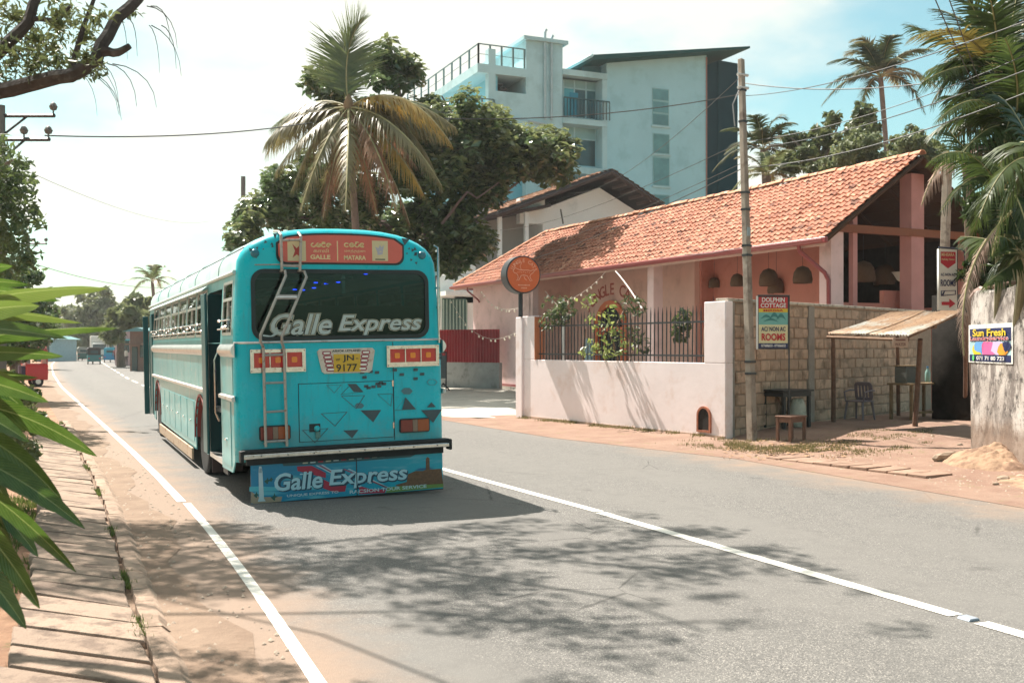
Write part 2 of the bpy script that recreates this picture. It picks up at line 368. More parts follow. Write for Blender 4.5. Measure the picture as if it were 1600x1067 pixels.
# near right-hand verge: red earth that rises a little towards the block wall
def verge_z(x, y):
    e = interp(XR, y) - .55
    rise = .17 * min(1, max(0, (x - e - .9) / 3.2)) ** 1.2
    if y > 23: rise *= max(0, 1 - (y - 23) / 1.5)
    nn = mnoise.noise(Vector((x * .8, y * .8, 3))) * .03 + mnoise.noise(Vector((x * 3, y * 3, 7))) * .012
    f = min(1, max(0, (x - e) / .8))
    return rise + nn * f + (.004 + .010 * f)
V = []; nx, ny = 95, 150
for j in range(ny):
    y = 2 + j * .15
    for i in range(nx):
        x = interp(XR, y) - .75 + i * .15; V.append((x, y, verge_z(x, y)))
Fq = [(j * nx + i, j * nx + i + 1, (j + 1) * nx + i + 1, (j + 1) * nx + i) for j in range(ny - 1) for i in range(nx - 1)]
m, n, k, p = nodes('verge_earth'); g = G(n, k)
a = g.mix(g.ss(g.noise(1.4, 8, .7), .35, .65), (.245, .148, .108), (.305, .20, .148)); a = g.mix(g.ss(g.noise(2.6, 8, .8), .57, .66), a, (.20, .18, .075)); a = g.mix(g.ss(g.noise(34, 4), .6, .75), a, (.25, .15, .10))
k.new(a, p.inputs['Base Color']); p.inputs['Roughness'].default_value = 1; g.bump(g.noise(12, 7, .75), .7, .05, p)
fastmesh('verge', V, Fq, m, smooth=True)['kind'] = 'structure'
strip('sandy_edge', lambda y: interp(XR, y) - .78, lambda y: interp(XR, y) - .25 + .25 * math.sin(y * 1.7) * math.sin(y * .6 + 1) + .35, .016, MATS['verge_earth'], 2, 40)

# left shoulder: sand between edge line and the concrete channel edge
strip('sandy_shoulder', lambda y: .40 + min(0, interp(XL, y) - 1.33), lambda y: interp(XL, y) - .36 + .10 * math.sin(y * 1.3) + .06 * math.sin(y * 4.1), .0165, M_SAND, 0, 60)
strip('dirt_path', lambda y: -6 + interp(XL, y), lambda y: .44 + min(0, interp(XL, y) - 1.33), .02, M_DIRT, 0, 60, nu=1)
M_KERB = mat('kerb_concrete', (.35, .25, .185), .92, .18, 5, (.22, .155, .11), .38, 6, .5, 70, rnd=.08)
M_SLAB = mat('slab_concrete', (.33, .24, .18), .92, .2, 4, (.17, .12, .09), .42, 4, .5, 70, rnd=.12)
fp = empty('footpath', (0, 5, 0), kind='structure')
rs = random.Random(3)
def xo(y): return min(0, interp(XL, y) - 1.33)
y = 3.6; i = 0
while y < 25:
    d = .43 + rs.uniform(-.02, .02); w = .66 + rs.uniform(-.03, .03) + max(0, (7.5 - y) * .03)
    mb = MB()
    P = []
    for (sx_, sy_) in ((-1, -1), (1, -1), (1, 1), (-1, 1)):
        P.append((sx_ * w / 2 + rs.uniform(-.015, .015), sy_ * (d / 2 - .017) + rs.uniform(-.008, .008)))
    pts = []
    for a_, b_ in zip(P, P[1:] + P[:1]):
        for q in range(5):
            f = q / 5; pts.append((a_[0] + (b_[0] - a_[0]) * f + rs.uniform(-.005, .005), a_[1] + (b_[1] - a_[1]) * f + rs.uniform(-.005, .005)))
    nn = len(pts); vv = [(x, yy, -.05) for x, yy in pts] + [(x, yy, .022) for x, yy in pts] + [(x * .975, yy * .965, .032) for x, yy in pts]
    fs = [tuple(range(2 * nn, 3 * nn))] + [(q + r_ * nn, (q + 1) % nn + r_ * nn, (q + 1) % nn + (r_ + 1) * nn, q + (r_ + 1) * nn) for q in range(nn) for r_ in (0, 1)]
    vv = [(a_, b_ - a_ * .72, c_ - a_ * .09) for a_, b_, c_ in vv]; mb.add(vv, fs)
    mb.build('paving_slab', M_SLAB, fp, loc=(.13 - (w - .66) / 2 + xo(y) + rs.uniform(-.012, .012), y + d / 2 - 5, .06), rot=(rs.uniform(-.012, .012), rs.uniform(-.02, .02), rs.uniform(-.025, .025)))
    y += d + rs.uniform(.002, .015); i += 1
kb = empty('kerb', (.55, 5, 0), kind='structure'); y = 3.2
while y < 26:
    L = 1.15 + rs.uniform(-.15, .15); mb = MB(); nseg = 8; vv = []; 
    for q in range(nseg + 1):
        yy = -L / 2 + (L - .02) * q / nseg; j = lambda s: rs.uniform(-s, s)
        vv += [(-.085 + j(.008), yy, -.04), (-.08 + j(.008), yy, .055 + j(.004)), (.03 + j(.01), yy, .05 + j(.005)), (.13 + j(.012), yy, -.035)]
    fs = [(q * 4 + c, q * 4 + c + 1, q * 4 + c + 5, q * 4 + c + 4) for q in range(nseg) for c in range(3)] + [(0, 1, 2, 3), (nseg * 4 + 3, nseg * 4 + 2, nseg * 4 + 1, nseg * 4)]
    mb.add(vv, fs).build('kerb_stone', M_KERB, kb, loc=(.02 + xo(y), y + L / 2 - 5, .01), rot=(0, rs.uniform(-.02, .02), rs.uniform(-.012, .012))); y += L
# right-hand drain cover slabs
fp2 = empty('footpath', (11.6, 13, 0), kind='structure')
a0 = gp(1215, 706, .1); a1 = gp(1470, 736, .1)
for i in range(9):
    f = (i + .5) / 9; q = a0.lerp(a1, f); dr = (a1 - a0).normalized(); L = (a1 - a0).length / 9
    mb = MB(); mb.box((0, 0, 0), (L - .03, .55, .05)); mb.build('paving_slab', mat('verge_slab', (.31, .20, .145), .95, .18, 5, (.22, .135, .095), .3, 4, .4, 50, rnd=.1), fp2, loc=(q.x - 11.6, q.y - 13, verge_z(q.x, q.y) + .012), rot=(rs.uniform(-.02, .02), rs.uniform(-.03, .01), math.atan2(dr.y, dr.x) + rs.uniform(-.02, .02)), bevel=.01)
# concrete forecourt
mb = MB(); mb.add([(9.0, 24.2, 0), (11.4, 22.6, 0), (18, 22.6, 0), (18, 47, 0), (8.3, 47, 0)], [(0, 1, 2, 3, 4)])
o = mb.build('forecourt', mat('pale_concrete', (.50, .47, .41), .85, .12, 2, (.36, .33, .28), .3, 1.3, .3, 40), loc=(0, 0, .022)); o['kind'] = 'structure'

# ============================================================ PINK HOUSE WITH TILED ROOF
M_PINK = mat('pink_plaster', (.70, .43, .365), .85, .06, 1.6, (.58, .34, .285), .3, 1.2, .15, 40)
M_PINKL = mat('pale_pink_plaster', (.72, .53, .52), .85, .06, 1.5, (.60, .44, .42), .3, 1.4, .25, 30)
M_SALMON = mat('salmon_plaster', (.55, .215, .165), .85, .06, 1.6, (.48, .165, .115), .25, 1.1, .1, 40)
M_MAROON = flat('maroon_gutter', (.26, .055, .055), .35)
M_ORANGE = flat('orange_paint', (.62, .13, .035), .45)
HO = Vector((17.5, 20.3, 0)); HR = R(2.5)
HM = Matrix.Translation(HO) @ Matrix.Rotation(HR, 4, 'Z')      # x: away from the road, y: along the eaves
house = empty('tiled_house', HO, HR, 'long low pink house with orange clay tile roof behind the railed garden wall', 'house')
ZE, ZR, XRG, LE, LR = 4.52, 6.86, 3.3, 23.6, 20.8
ZG = .05
def hp(name, mb, m_, **kw): return mb.build(name, m_, house, **kw)
hp('floor', MB().bb(.5, 6.2, .3, 22.9, -.02, .12), M_CONC)
hp('wall', MB().bb(.6, .85, 17.2, 22.8, .12, 4.75), M_PINKL)                     # left closed room, front
hp('wall', MB().bb(.85, 5.8, 22.6, 22.8, .12, 4.7), M_PINKL)
hp('wall', MB().bb(2.3, 2.5, 8.6, 17.2, .12, 5.75), M_PINK, )                     # recessed wall with the arch
hp('wall', MB().bb(.85, 2.3, 17.0, 17.2, .12, 4.7), M_PINK)
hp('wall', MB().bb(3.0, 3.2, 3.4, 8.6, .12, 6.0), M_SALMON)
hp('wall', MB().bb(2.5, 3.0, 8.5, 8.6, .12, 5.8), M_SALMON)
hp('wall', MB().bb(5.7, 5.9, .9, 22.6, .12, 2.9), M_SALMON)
M_DKW = mat('gable_shade_brown', (.035, .026, .021), .95, .3, 6, spec=.05)  # near-black sheets stand for the deep shade under the roof
hp('shade_screen', MB().bb(5.72, 5.88, .9, 22.6, 2.9, 4.8), M_DKW)
hp('shade_screen', MB().bb(3.2, 5.7, 8.0, 8.1, .12, 6.1), M_DKW)
hp('low_wall', MB().bb(.7, 3.0, 1.05, 1.2, .12, 2.95).bb(3.0, 3.9, 1.05, 1.2, .12, 3.3), M_SALMON)
hp('skirting', MB().bb(.57, .60, 17.2, 22.8, .12, .22), M_MAROON)
for yy, w in ((17.0, .32), (8.5, .36), (.5, .42)):
    hp('pillar', MB().bb(.6, .6 + w, yy, yy + w, .12, 4.72), M_PINKL)
px_ = onY(1437, 300, 20.8) - HO
pxa = (HM.inverted() @ onY(1424, 300, 20.9)).x; pxb = (HM.inverted() @ onY(1449, 300, 20.9)).x
M_PSAL = mat('pillar_salmon', (.50, .24, .22), .85, .08, 2)
hp('pillar', MB().bb(pxa, pxb - .1, .45, .85, .12, 6.4), M_PSAL)
hp('pillar', MB().bb(1.35, 1.50, .5, .65, .12, 5.2), M_PSAL)
hp('pillar', MB().bb(5.6, 6.0, .45, .85, .12, 4.75), M_SALMON)
# timber tie beam and roof trusses seen under the gable
M_RAFT = flat('dark_roof_timber', (.075, .042, .028), .85, spec=.1)
hp('tie_beam', MB().bb(.55, 6.05, .42, .55, 4.72, 4.92), flat('orange_timber', (.22, .07, .03), .7))
tana = (ZR - ZE) / XRG; sl = math.hypot(XRG, ZR - ZE); al = math.atan2(ZR - ZE, XRG)
for i in range(12):
    yy = .1 + i * 1.75
    for s in (0, 1):
        mb = MB(); x0 = 0.05 if s == 0 else 2 * XRG - .05
        mb.tube([(x0, yy, ZE - .1), (XRG, yy, ZR - .14)], .055, 4); hp('rafter', mb, M_RAFT, smooth=False)
for s in (0, 1):
    for i in range(1, 9):
        f = i / 9; x = XRG * f if s == 0 else 2 * XRG - XRG * f
        hp('purlin', MB().bb(x - .03, x + .03, 0.0, LR, ZE + (ZR - ZE) * f - .10, ZE + (ZR - ZE) * f - .05), M_RAFT, smooth=False)
# roof deck (thin) + tiles
deck = MB(); e = -.07
deck.add([(0, 0, ZE + e), (XRG, 0, ZR + e), (XRG, LR, ZR + e), (0, LE, ZE + e), (2 * XRG, 0, ZE + e), (2 * XRG, LE, ZE + e)], [(0, 1, 2, 3), (1, 4, 5, 2), (3, 2, 5)])
deck.add([(0, 0, ZE + e - .03), (XRG, 0, ZR + e - .03), (XRG, LR, ZR + e - .03), (0, LE, ZE + e - .03), (2 * XRG, 0, ZE + e - .03), (2 * XRG, LE, ZE + e - .03)], [(3, 2, 1, 0), (2, 5, 4, 1), (5, 2, 3)])
hp('roof_deck', deck, M_RAFT, smooth=False)
m, n, k, p = nodes('clay_tile'); g = G(n, k)
vo = n.new('ShaderNodeTexVoronoi'); vo.inputs['Scale'].default_value = 5.2; k.new(g.geo.outputs['Position'], vo.inputs['Vector']); sc_ = n.new('ShaderNodeSeparateColor'); k.new(vo.outputs['Color'], sc_.inputs[0])
a = g.mix(sc_.outputs[0], (.42, .165, .10), (.52, .225, .145)); a = g.mix(g.ss(sc_.outputs[1], .84, .96), a, (.17, .07, .045)); a = g.mix(g.ss(sc_.outputs[2], .8, .95), a, (.60, .32, .21))
a = g.mix(g.m('MULTIPLY', g.ss(g.noise(1.1, 7, .7), .5, .72), .45), a, (.30, .14, .09)); a = g.mix(g.m('MULTIPLY', g.ss(g.noise(16, 6, .7), .58, .72), .5), a, (.16, .09, .06))
k.new(a, p.inputs['Base Color']); p.inputs['Roughness'].default_value = .85; g.bump(g.noise(50, 4), .3, .01, p); M_TILE = m
TW, TL = .235, .27
prof = [(x * .87, z) for x, z in [(0, 0), (.03, .026), (.075, .028), (.11, .006), (.16, -.004), (.215, .0), (.25, .022), (.275, .028)]]
def tile_geo():
    n_ = len(prof); v = [(x, -.02, z * 1.25 + .042) for x, z in prof] + [(x, TL + .03, z + .004) for x, z in prof] + [(x, -.02, z - .006) for x, z in prof]
    f = [(i, i + 1, n_ + i + 1, n_ + i) for i in range(n_ - 1)] + [(2 * n_ + i, 2 * n_ + i + 1, i + 1, i) for i in range(n_ - 1)]
    return v, f
tv, tf = tile_geo()   # local: x across, y up the slope, z out
tme = bpy.data.meshes.new('roof_tile'); tme.from_pydata(tv, [], tf); tme.materials.append(M_TILE); tme.polygons.foreach_set('use_smooth', [True] * len(tf)); tme.set_sharp_from_angle(angle=R(50))
rows = int(sl / TL) + 1; rt = random.Random(5)
rest = MB(); cnt = 0
# front slope frame: origin at (0, y, ZE), across = -y direction, up slope
ax_x = Vector((0, -1, 0)); ax_y = Vector((math.cos(al), 0, math.sin(al))); ax_z = ax_x.cross(ax_y)
cols = int(LE / TW)
for c in range(cols):
    for r_ in range(rows):
        u0 = c * TW; s0 = r_ * TL - .06
        if s0 > sl - .12: continue
        if u0 + TW > LE - (LE - LR) * max(0, s0 / sl): continue
        o_ = Vector((0, u0 + TW, ZE)) + ax_y * s0
        o_.z -= .035 * math.sin(math.pi * min(1, u0 / LE)) * 2 + .02 * math.sin(u0 * .9 + r_ * .2)      # the old roof sags a little
        M3 = Matrix((ax_x, ax_y, ax_z)).transposed().to_4x4(); M3.translation = o_
        M3 = M3 @ Matrix.Rotation(rt.gauss(0, .018), 4, 'Z') @ Matrix.Rotation(rt.gauss(0, .02), 4, 'X') @ Matrix.Translation((rt.gauss(0, .006), rt.gauss(0, .012), abs(rt.gauss(0, .006))))
        if cnt < 300 and c < 30:
            t_ = link('roof_tile', tme, house); t_.matrix_local = M3; cnt += 1
        else: rest.add(tv, tf, 0, M3)
# hip end tiles (towards the far end) and the back slope as one more sheet of tiles
hx = Vector((1, 0, 0)); hs = Vector((0, -(LE - LR), ZR - ZE)); hl = hs.length; hs.normalize(); hz = hx.cross(hs)
for c in range(int(6.6 / TW)):
    for r_ in range(int(hl / TL) + 1):
        s0 = r_ * TL - .05; lim = XRG * (1 - s0 / hl)
        if abs((c + .5) * TW - XRG) > lim: continue
        M3 = Matrix((hx, hs, hz)).transposed().to_4x4(); M3.translation = Vector((c * TW, LE, ZE)) + hs * s0
        if hz.z > 0: rest.add(tv, tf, 0, M3)
rest.build('roof_tiling', M_TILE, house, ang=50)['kind'] = 'stuff'
# ridge, hip and verge tiles
def half_tile(L=.42, r=.13):
    mb = MB(); n_ = 8; vs_ = []
    for (yy, rr) in ((0, r), (L, r * .86), (0, r - .02)):
        for i in range(n_ + 1): a_ = math.pi * i / n_; vs_.append((rr * math.cos(a_), yy, rr * .8 * math.sin(a_)))
    q = n_ + 1; fs = [(i, i + 1, q + i + 1, q + i) for i in range(n_)] + [(2 * q + i, 2 * q + i + 1, i + 1, i) for i in range(n_)]
    return mb.add(vs_, fs)
rmb = half_tile(); rme = None; y = 0
M_RIDGE = mat('ridge_clay', (.62, .31, .19), .9, .2, 5, (.75, .52, .38), .3, 4, rnd=.12)
first = rmb.build('ridge_tile', M_RIDGE, house, loc=(XRG, 0, ZR - .02)); rme = first.data
y = .38
while y < LR: link('ridge_tile', rme, house, loc=(XRG + rt.gauss(0, .008), y, ZR - .02 + rt.gauss(0, .008)), rot=(rt.gauss(0, .02), 0, rt.gauss(0, .02))); y += .38
for sx_ in (0, 1):
    a_ = Vector((0 if sx_ == 0 else 2 * XRG, LE, ZE)); b_ = Vector((XRG, LR, ZR)); d_ = b_ - a_; nn = int(d_.length / .38)
    for i in range(nn):
        q = d_.to_track_quat('Y', 'Z'); o = link('hip_tile', rme, house); o.matrix_local = Matrix.Translation(a_ + d_ * i / nn) @ q.to_matrix().to_4x4()
hp('bargeboard', MB().tube([(-.05, .02, ZE - .08), (XRG, .02, ZR - .13)], .06, 4), M_RAFT, smooth=False)
hp('bargeboard', MB().tube([(2 * XRG + .05, .02, ZE - .08), (XRG, .02, ZR - .13)], .06, 4), M_RAFT, smooth=False)
hp('fascia', MB().bb(.0, .04, .1, LE, ZE - .22, ZE - .06), flat('cream_fascia', (.6, .42, .36), .7))
gut = MB(); pf = [(-.14 + .075 * math.cos(a_), ZE - .07 + .085 * math.sin(a_)) for a_ in [R(180 + 20 * i) for i in range(10)]]
pf = pf + [(x * .9 - .014, z + .012) for x, z in reversed(pf)]
hp('gutter', gut.prism(pf, -.02, LE + .06), M_MAROON)
hp('gutter', MB().bb(-.16, -.06, -.1, LE, ZE - .17, ZE - .02), M_MAROON, bevel=.02)
hp('gutter', MB().bb(0, 2 * XRG, LE, LE + .1, ZE - .17, ZE - .02), M_MAROON, bevel=.02)
hp('downpipe', MB().tube([(-.12, .9, ZE - .12), (-.08, .9, ZE - .3), (.5, .62, ZE - .85), (.56, .55, ZE - 1.05), (.56, .5, .2)], .055, 8), M_MAROON)
hp('downpipe', MB().tube([(-.12, 21.8, ZE - .12), (-.08, 21.9, ZE - .3), (.5, 22.0, ZE - .7), (.54, 22.0, ZE - .8)], .04, 8), M_MAROON)
# niches (arched, recessed look) in the salmon wall and wicker lamps hanging in front
def arch(x0, x1, y0, y1, n_=10):
    r_ = (x1 - x0) / 2; c = (x0 + x1) / 2; return [(x0, y0), (x1, y0)] + [(c + r_ * math.cos(math.pi * i / n_), y1 - r_ + r_ * math.sin(math.pi * i / n_)) for i in range(n_ + 1)]
M_WICK = mat('brown_wicker', (.13, .075, .045), .9, .35, 40, bump=.5, bsc=90)
def in_house(v): return HM.inverted() @ v
# arch doorway and wall lettering on the recessed wall (x = 2.3)
WX = 2.3
def wall_pt(px, py, x_local):     # point of the house wall plane x = x_local seen at a photo pixel
    a, b = pdir(px); n_ = HM.to_3x3() @ Vector((1, 0, 0)); o_ = HM @ Vector((x_local, 0, 0)); d_ = Vector((a, b, (541 - py) / F)); o0 = Vector((0, 0, H))
    t = (o_ - o0).dot(n_) / d_.dot(n_); return HM.inverted() @ (o0 + d_ * t)
A0 = wall_pt(932, 560, WX); A1 = wall_pt(982, 560, WX); TP = wall_pt(955, 469, WX)
dc = (A0.y + A1.y) / 2; dw = abs(A0.y - A1.y); top = TP.z
def wallplate(name, outline, holes, x, th, m_, parent=house):    # outline in (-y, z) seen from the road
    me = plate_mesh(outline, holes, th); me.materials.append(m_)
    o = link(name, me, parent); o.matrix_local = frame((x, dc, 0), (0, -1, 0), (-1, 0, 0)); return o
hw = dw / 2
door = wallplate('door_frame', arch(-hw, hw, .12, top), [arch(-hw + .22, hw - .22, .14, top - .24)], WX - .02, .10, M_ORANGE)
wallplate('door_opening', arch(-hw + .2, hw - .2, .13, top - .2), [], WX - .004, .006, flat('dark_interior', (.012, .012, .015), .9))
wallplate('transom', rect(-hw + .2, hw - .2, top - 1.18, top - 1.02), [], WX - .02, .07, M_ORANGE)
wallplate('door_post', rect(hw - .42, hw - .3, .14, top - 1.15), [], WX - .02, .08, M_ORANGE)
wallplate('door_leaf', rect(-hw + .22, -hw + .75, .14, top - 1.2), [rect(-hw + .32, -hw + .66, .3, 1.1), rect(-hw + .32, -hw + .66, 1.25, top - 1.35)], WX - .02, .05, M_ORANGE)
for i in range(9): wallplate('grille_bar', rect(-hw + .32 + i * (2 * hw - .64) / 8, -hw + .34 + i * (2 * hw - .64) / 8, top - 1.02, top - .35), [], WX - .02, .03, M_DARK)
wallplate('window_panel', rect(-hw - .95, -hw - .25, .9, 2.1), [], WX - .01, .03, flat('pale_blue_pane', (.45, .62, .68), .2))
s_ = 'JUNGLE CATS'; rad = hw + .62; M_LET = flat('red_brown_lettering', (.36, .06, .04), .7)
for i, ch in enumerate(s_):
    if ch == ' ': continue
    lxx = -1.78 + i * .358; me = text_mesh(ch, .44, None, .012, th=.006); me.materials.append(M_LET)
    o = link('letter', me, house); o.matrix_local = frame((WX, dc, 0), (0, -1, 0), (-1, 0, 0)) @ Matrix.Translation((lxx, top + .42 - .62 * (lxx / 1.75) ** 2, .003)) @ Matrix.Rotation(-math.atan(.40 * lxx), 4, 'Z')
# painted leaf-like mural near the right of the recess
mur = MB(); q = wall_pt(1097, 500, 3.0)
for (px, py, w_, h_, ml) in ((1097, 470, .45, 1.5, 0), (1080, 490, .35, 1.1, 1), (1115, 487, .35, 1.1, 1), (1090, 520, .5, 1.2, 1), (1108, 525, .45, 1.2, 0)):
    c_ = wall_pt(px, py, 3.0); mur.add([(2.99 - .002 * ml, c_.y + w_ / 2, c_.z - h_ / 3), (2.99 - .002 * ml, c_.y, c_.z - h_ / 2), (2.99 - .002 * ml, c_.y - w_ / 2, c_.z - h_ / 3), (2.99 - .002 * ml, c_.y, c_.z + h_ / 2)], [(0, 1, 2, 3)], ml)
mur.build('wall_mural', [flat('mural_maroon', (.20, .03, .05), .7), flat('mural_purple', (.16, .06, .11), .7)], house)

lamps = [(1116, 442, 2.9, .30, 'leftmost wicker basket lamp hanging in the veranda, before the purple mural wall'), (1152, 438, 2.2, .34, 'wicker basket lamp half hidden behind the concrete pole'), (1201, 434, 2.0, .44, 'large pale wicker basket lamp hanging just above the cottage sign'), (1213, 447, 2.9, .42, 'dark wicker basket lamp hanging low behind the large pale one'), (1254, 430, 2.0, .42, 'wicker basket lamp hanging next to the lit house corner pillar'), (1349, 425, 2.5, .5, 'wide wicker basket lamp under the open gable, left of the thick gable pillar'), (1383, 430, 4.2, .55, 'darkest wicker basket lamp deep under the open gable')]
for (px, py, xl, sz, lb) in lamps:
    c_ = HM @ wall_pt(px, py, xl) if px < 1300 else onY(px, py, 22.4 + (xl - 2.5))
    L = empty('basket_lamp', c_, label=lb, cat='hanging lamp', group='wicker lamps hanging in the pink house')
    MB().lathe([(sz * .62, -sz * .55), (sz * .66, -sz * .3), (sz * .58, sz * .2), (sz * .38, sz * .5), (sz * .05, sz * .62)], 16, cap=False).lathe([(sz * .05, sz * .6), (sz * .36, sz * .48), (sz * .56, sz * .2), (sz * .63, -sz * .3), (sz * .6, -sz * .54)], 16, cap=False).build('lamp_shade', M_WICK, L)
    MB().tube([(0, 0, sz * .55), (0, 0, min(1.6, 4.9 - c_.z if 4.9 - c_.z > .4 else .6))], .005, 5).build('cord', M_DARK, L)
q = onY(1407, 432, 21.9); L = empty('fluted_lamp', q, label='small white cup shaped lamp hanging before the thick gable pillar', cat='hanging lamp')
MB().lathe([(.03, -.14), (.09, -.10), (.20, .08), (.24, .12), (.22, .12), (.08, -.08)], 14).build('lamp_shade', flat('milk_glass', (.6, .56, .5), .3), L); MB().tube([(0, 0, .1), (0, 0, 1.5)], .012, 5).build('cord', M_DARK, L)
# ============================================================ PINK GARDEN WALL AND RAILING
WA = Vector((11.49, 16.13, 0)); WB = Vector((10.42, 23.07, 0)); wd = (WB - WA).normalized(); WLn = (WB - WA).length; wrz = math.atan2(wd.y, wd.x)
gw = empty('garden_wall', WA, wrz, 'whitish pink rendered garden wall with tall end posts beside the road', 'wall')    # local x along the wall, y = towards the road is +y
M_GW = mat('sunbleached_pink_render', (.84, .735, .725), .88, .05, 1.3, (.76, .62, .58), .28, 1.6, .12, 9)
def lx(px):   # distance along the wall line seen at px
    a, b = pdir(px); # (WA + s wd) parallel to (a,b)
    return (WA.x * b - WA.y * a) / (wd.y * a - wd.x * b)
xa = lx(1100); xb = lx(836)
MB().bb(0, WLn, -.2, 0, -.1, 1.47).build('wall_body', M_GW, gw, bevel=.012)
MB().bb(0, xa, -.2, 0, 1.47, 2.64).build('end_post', M_GW, gw, bevel=.015)
MB().bb(xb, WLn, -.2, 0, 1.47, 2.52).build('end_post', M_GW, gw, bevel=.015)
MB().bb(WLn - .12, WLn + .16, -.05, .06, -.1, 2.5).build('pilaster', M_GW, gw, bevel=.015)
MB().bb(xb - .03, xb, -.26, .02, 1.47, 2.5).build('post_edging', mat('rusty_orange_paint', (.5, .17, .07), .7), gw)
MB().bb(0, WLn, -.01, .02, 0, .10).build('wall_foot', mat('dirty_foot', (.45, .32, .24), .95, .2, 5), gw)
hx_ = lx(1101); me = plate_mesh(arch(-.15, .15, .0, .42), [], .02); me.materials.append(flat('hole_shade', (.02, .015, .012), 1)); o = link('drain_hole', me, gw); o.matrix_local = frame((hx_, -.001, .18), (-1, 0, 0), (0, 1, 0)) @ Matrix.Translation((0, 0, .0))  # flat black plate painted for the shade inside the hole
me = plate_mesh(arch(-.19, .19, -.04, .46), [arch(-.15, .15, .0, .42)], .04); me.materials.append(mat('brick_edge', (.38, .14, .08), .9, .2, 20)); o = link('drain_surround', me, gw); o.matrix_local = frame((hx_, .0, .18), (-1, 0, 0), (0, 1, 0))
rl = empty('iron_railing', WA + Vector((0, 0, 1.47)), wrz, 'black iron spike railing set on the pink garden wall', 'railing')
nb = 46; x0, x1 = xa + .06, xb - .08; bme = None; rb = random.Random(4)
def ztop(x): return .98 + .05 * (x - x0) / (x1 - x0) * 0
for i in range(nb):
    x = x0 + (x1 - x0) * i / (nb - 1)
    if bme is None:
        o = MB().tube([(0, 0, 0), (0, 0, .98), (0, 0, 1.12)], [.014, .014, .002], 6).build('bar', M_DARK, rl, loc=(x, -.1, 0)); bme = o.data
    else: link('bar', bme, rl, loc=(x, -.1, 0), rot=(rb.gauss(0, .008), rb.gauss(0, .008), 0), scale=(1, 1, 1 + rb.uniform(-.015, .015)))
for z in (.12, .78): MB().bb(x0 - .06, x1 + .08, -.115, -.085, z, z + .035).build('rail', M_DARK, rl)

# white pole, climbing plant, festoon wires in the garden
gpv = lambda s, off, z: WA + wd * s + Vector((wd.y, -wd.x, 0)) * off + Vector((0, 0, z))
q = gpv(lx(848), .6, 0); tag(MB().tube([(0, 0, 0), (0, 0, 2.95)], .03, 8).build('washing_post', M_WHITE, loc=q), 'thin white post standing behind the left end of the railing', 'post')
M_VINE = leafmat('vine_leaf', (.08, .13, .035), (.28, .34, .10), .4, .4, 2.2, (.42, .42, .18))
def leaf_cloud(name, blobs, n_, size, m_, parent=None, seed=1, surf=.55, up=.45, asp=.5, jitter=.4, droop=0.):
    """leaf-sized folded faces scattered through ellipsoids [(centre, radii)]"""
    rg = np.random.default_rng(seed); vol = np.array([b[1][0] * b[1][1] * b[1][2] for b in blobs]) ** .7; pick = rg.choice(len(blobs), n_, p=vol / vol.sum())
    C_ = np.array([tuple(b[0]) for b in blobs])[pick]; Rr = np.array([tuple(b[1]) for b in blobs])[pick]
    d = rg.normal(size=(n_, 3)); d /= np.linalg.norm(d, axis=1)[:, None]; rad = rg.random(n_)[:, None] ** (1 / (3 + 4 * surf))
    ph = np.sin(d[:, :1] * 5 + pick[:, None]) * np.cos(d[:, 1:2] * 6 + pick[:, None] * 2) * .14 + 1
    P = C_ + d * Rr * rad * ph
    nrm = d * .8 + rg.normal(size=(n_, 3)) * .7; nrm[:, 2] += up; nrm /= np.linalg.norm(nrm, axis=1)[:, None]
    a = rg.normal(size=(n_, 3)); a[:, 2] -= droop; a -= nrm * (a * nrm).sum(1)[:, None]; a /= np.linalg.norm(a, axis=1)[:, None]; b = np.cross(nrm, a)
    s = size * (1 + jitter * (rg.random(n_) * 2 - 1))[:, None]
    p0 = P - a * s * .5; p2 = P + a * s * .5 - nrm * s * .12; p1 = P + b * s * asp * .5 + nrm * s * .07; p3 = P - b * s * asp * .5 + nrm * s * .07
    V = np.stack([p0, p1, p2, p3], 1).reshape(-1, 3); i = np.arange(n_)[:, None] * 4; Fq = np.concatenate([i + np.array([[0, 1, 2]]), i + np.array([[0, 2, 3]])], 0)
    return fastmesh(name, V, Fq, m_, parent)
vb = []
rv = random.Random(9)
cl = empty('climbing_plant', gpv(lx(945), .35, 0), label='pale leaved climbing plant growing through the middle of the black railing', cat='climbing plant')
def rel(v, o): return Vector(v) - o.location
def plant_at(px, py, D): return at(px, py, D)
vb = [(plant_at(px, py, 22.2) - cl.location, (r1, r1, r2)) for px, py, r1, r2 in ((925, 480, .25, .3), (935, 500, .3, .2), (962, 505, .22, .35), (948, 530, .4, .3), (935, 550, .45, .15), (965, 545, .4, .18), (915, 470, .25, .1), (958, 478, .2, .12))]
leaf_cloud('foliage', vb, 190, .13, M_VINE, cl, 3, up=.2)
MB().tube([(0, 0, 0), (.1, -.1, 1), (-.1, .1, 2), (.3, .2, 2.6)], .03, 6).tube([(.1, -.1, 1), (.5, .2, 1.7), (.4, .1, 2.4)], .02, 5).build('stem', M_WOOD, cl)
bs = empty('garden_shrub', gpv(lx(868), .8, 0), label='dark shrub with white blooms at the left end of the railing, by the thin post', cat='shrub')
leaf_cloud('foliage', [(plant_at(px, py, 24) - bs.location, (r, r, r)) for px, py, r in ((865, 480, .30), (878, 488, .32), (858, 500, .25), (885, 475, .2))], 240, .13, leafmat('dark_shrub', (.03, .05, .02), (.12, .16, .06), .4, .3, 2, (.5, .48, .3)), bs, 4)
MB().tube([(0, 0, 0), (0, .05, 1.2), (.1, .1, 2.2)], .03, 6).build('stem', M_WOOD, bs)
bs = empty('garden_shrub', gpv(lx(1010), 1.6, 0), label='spiky dark garden plant right of the arched doorway, behind the railing', cat='shrub')
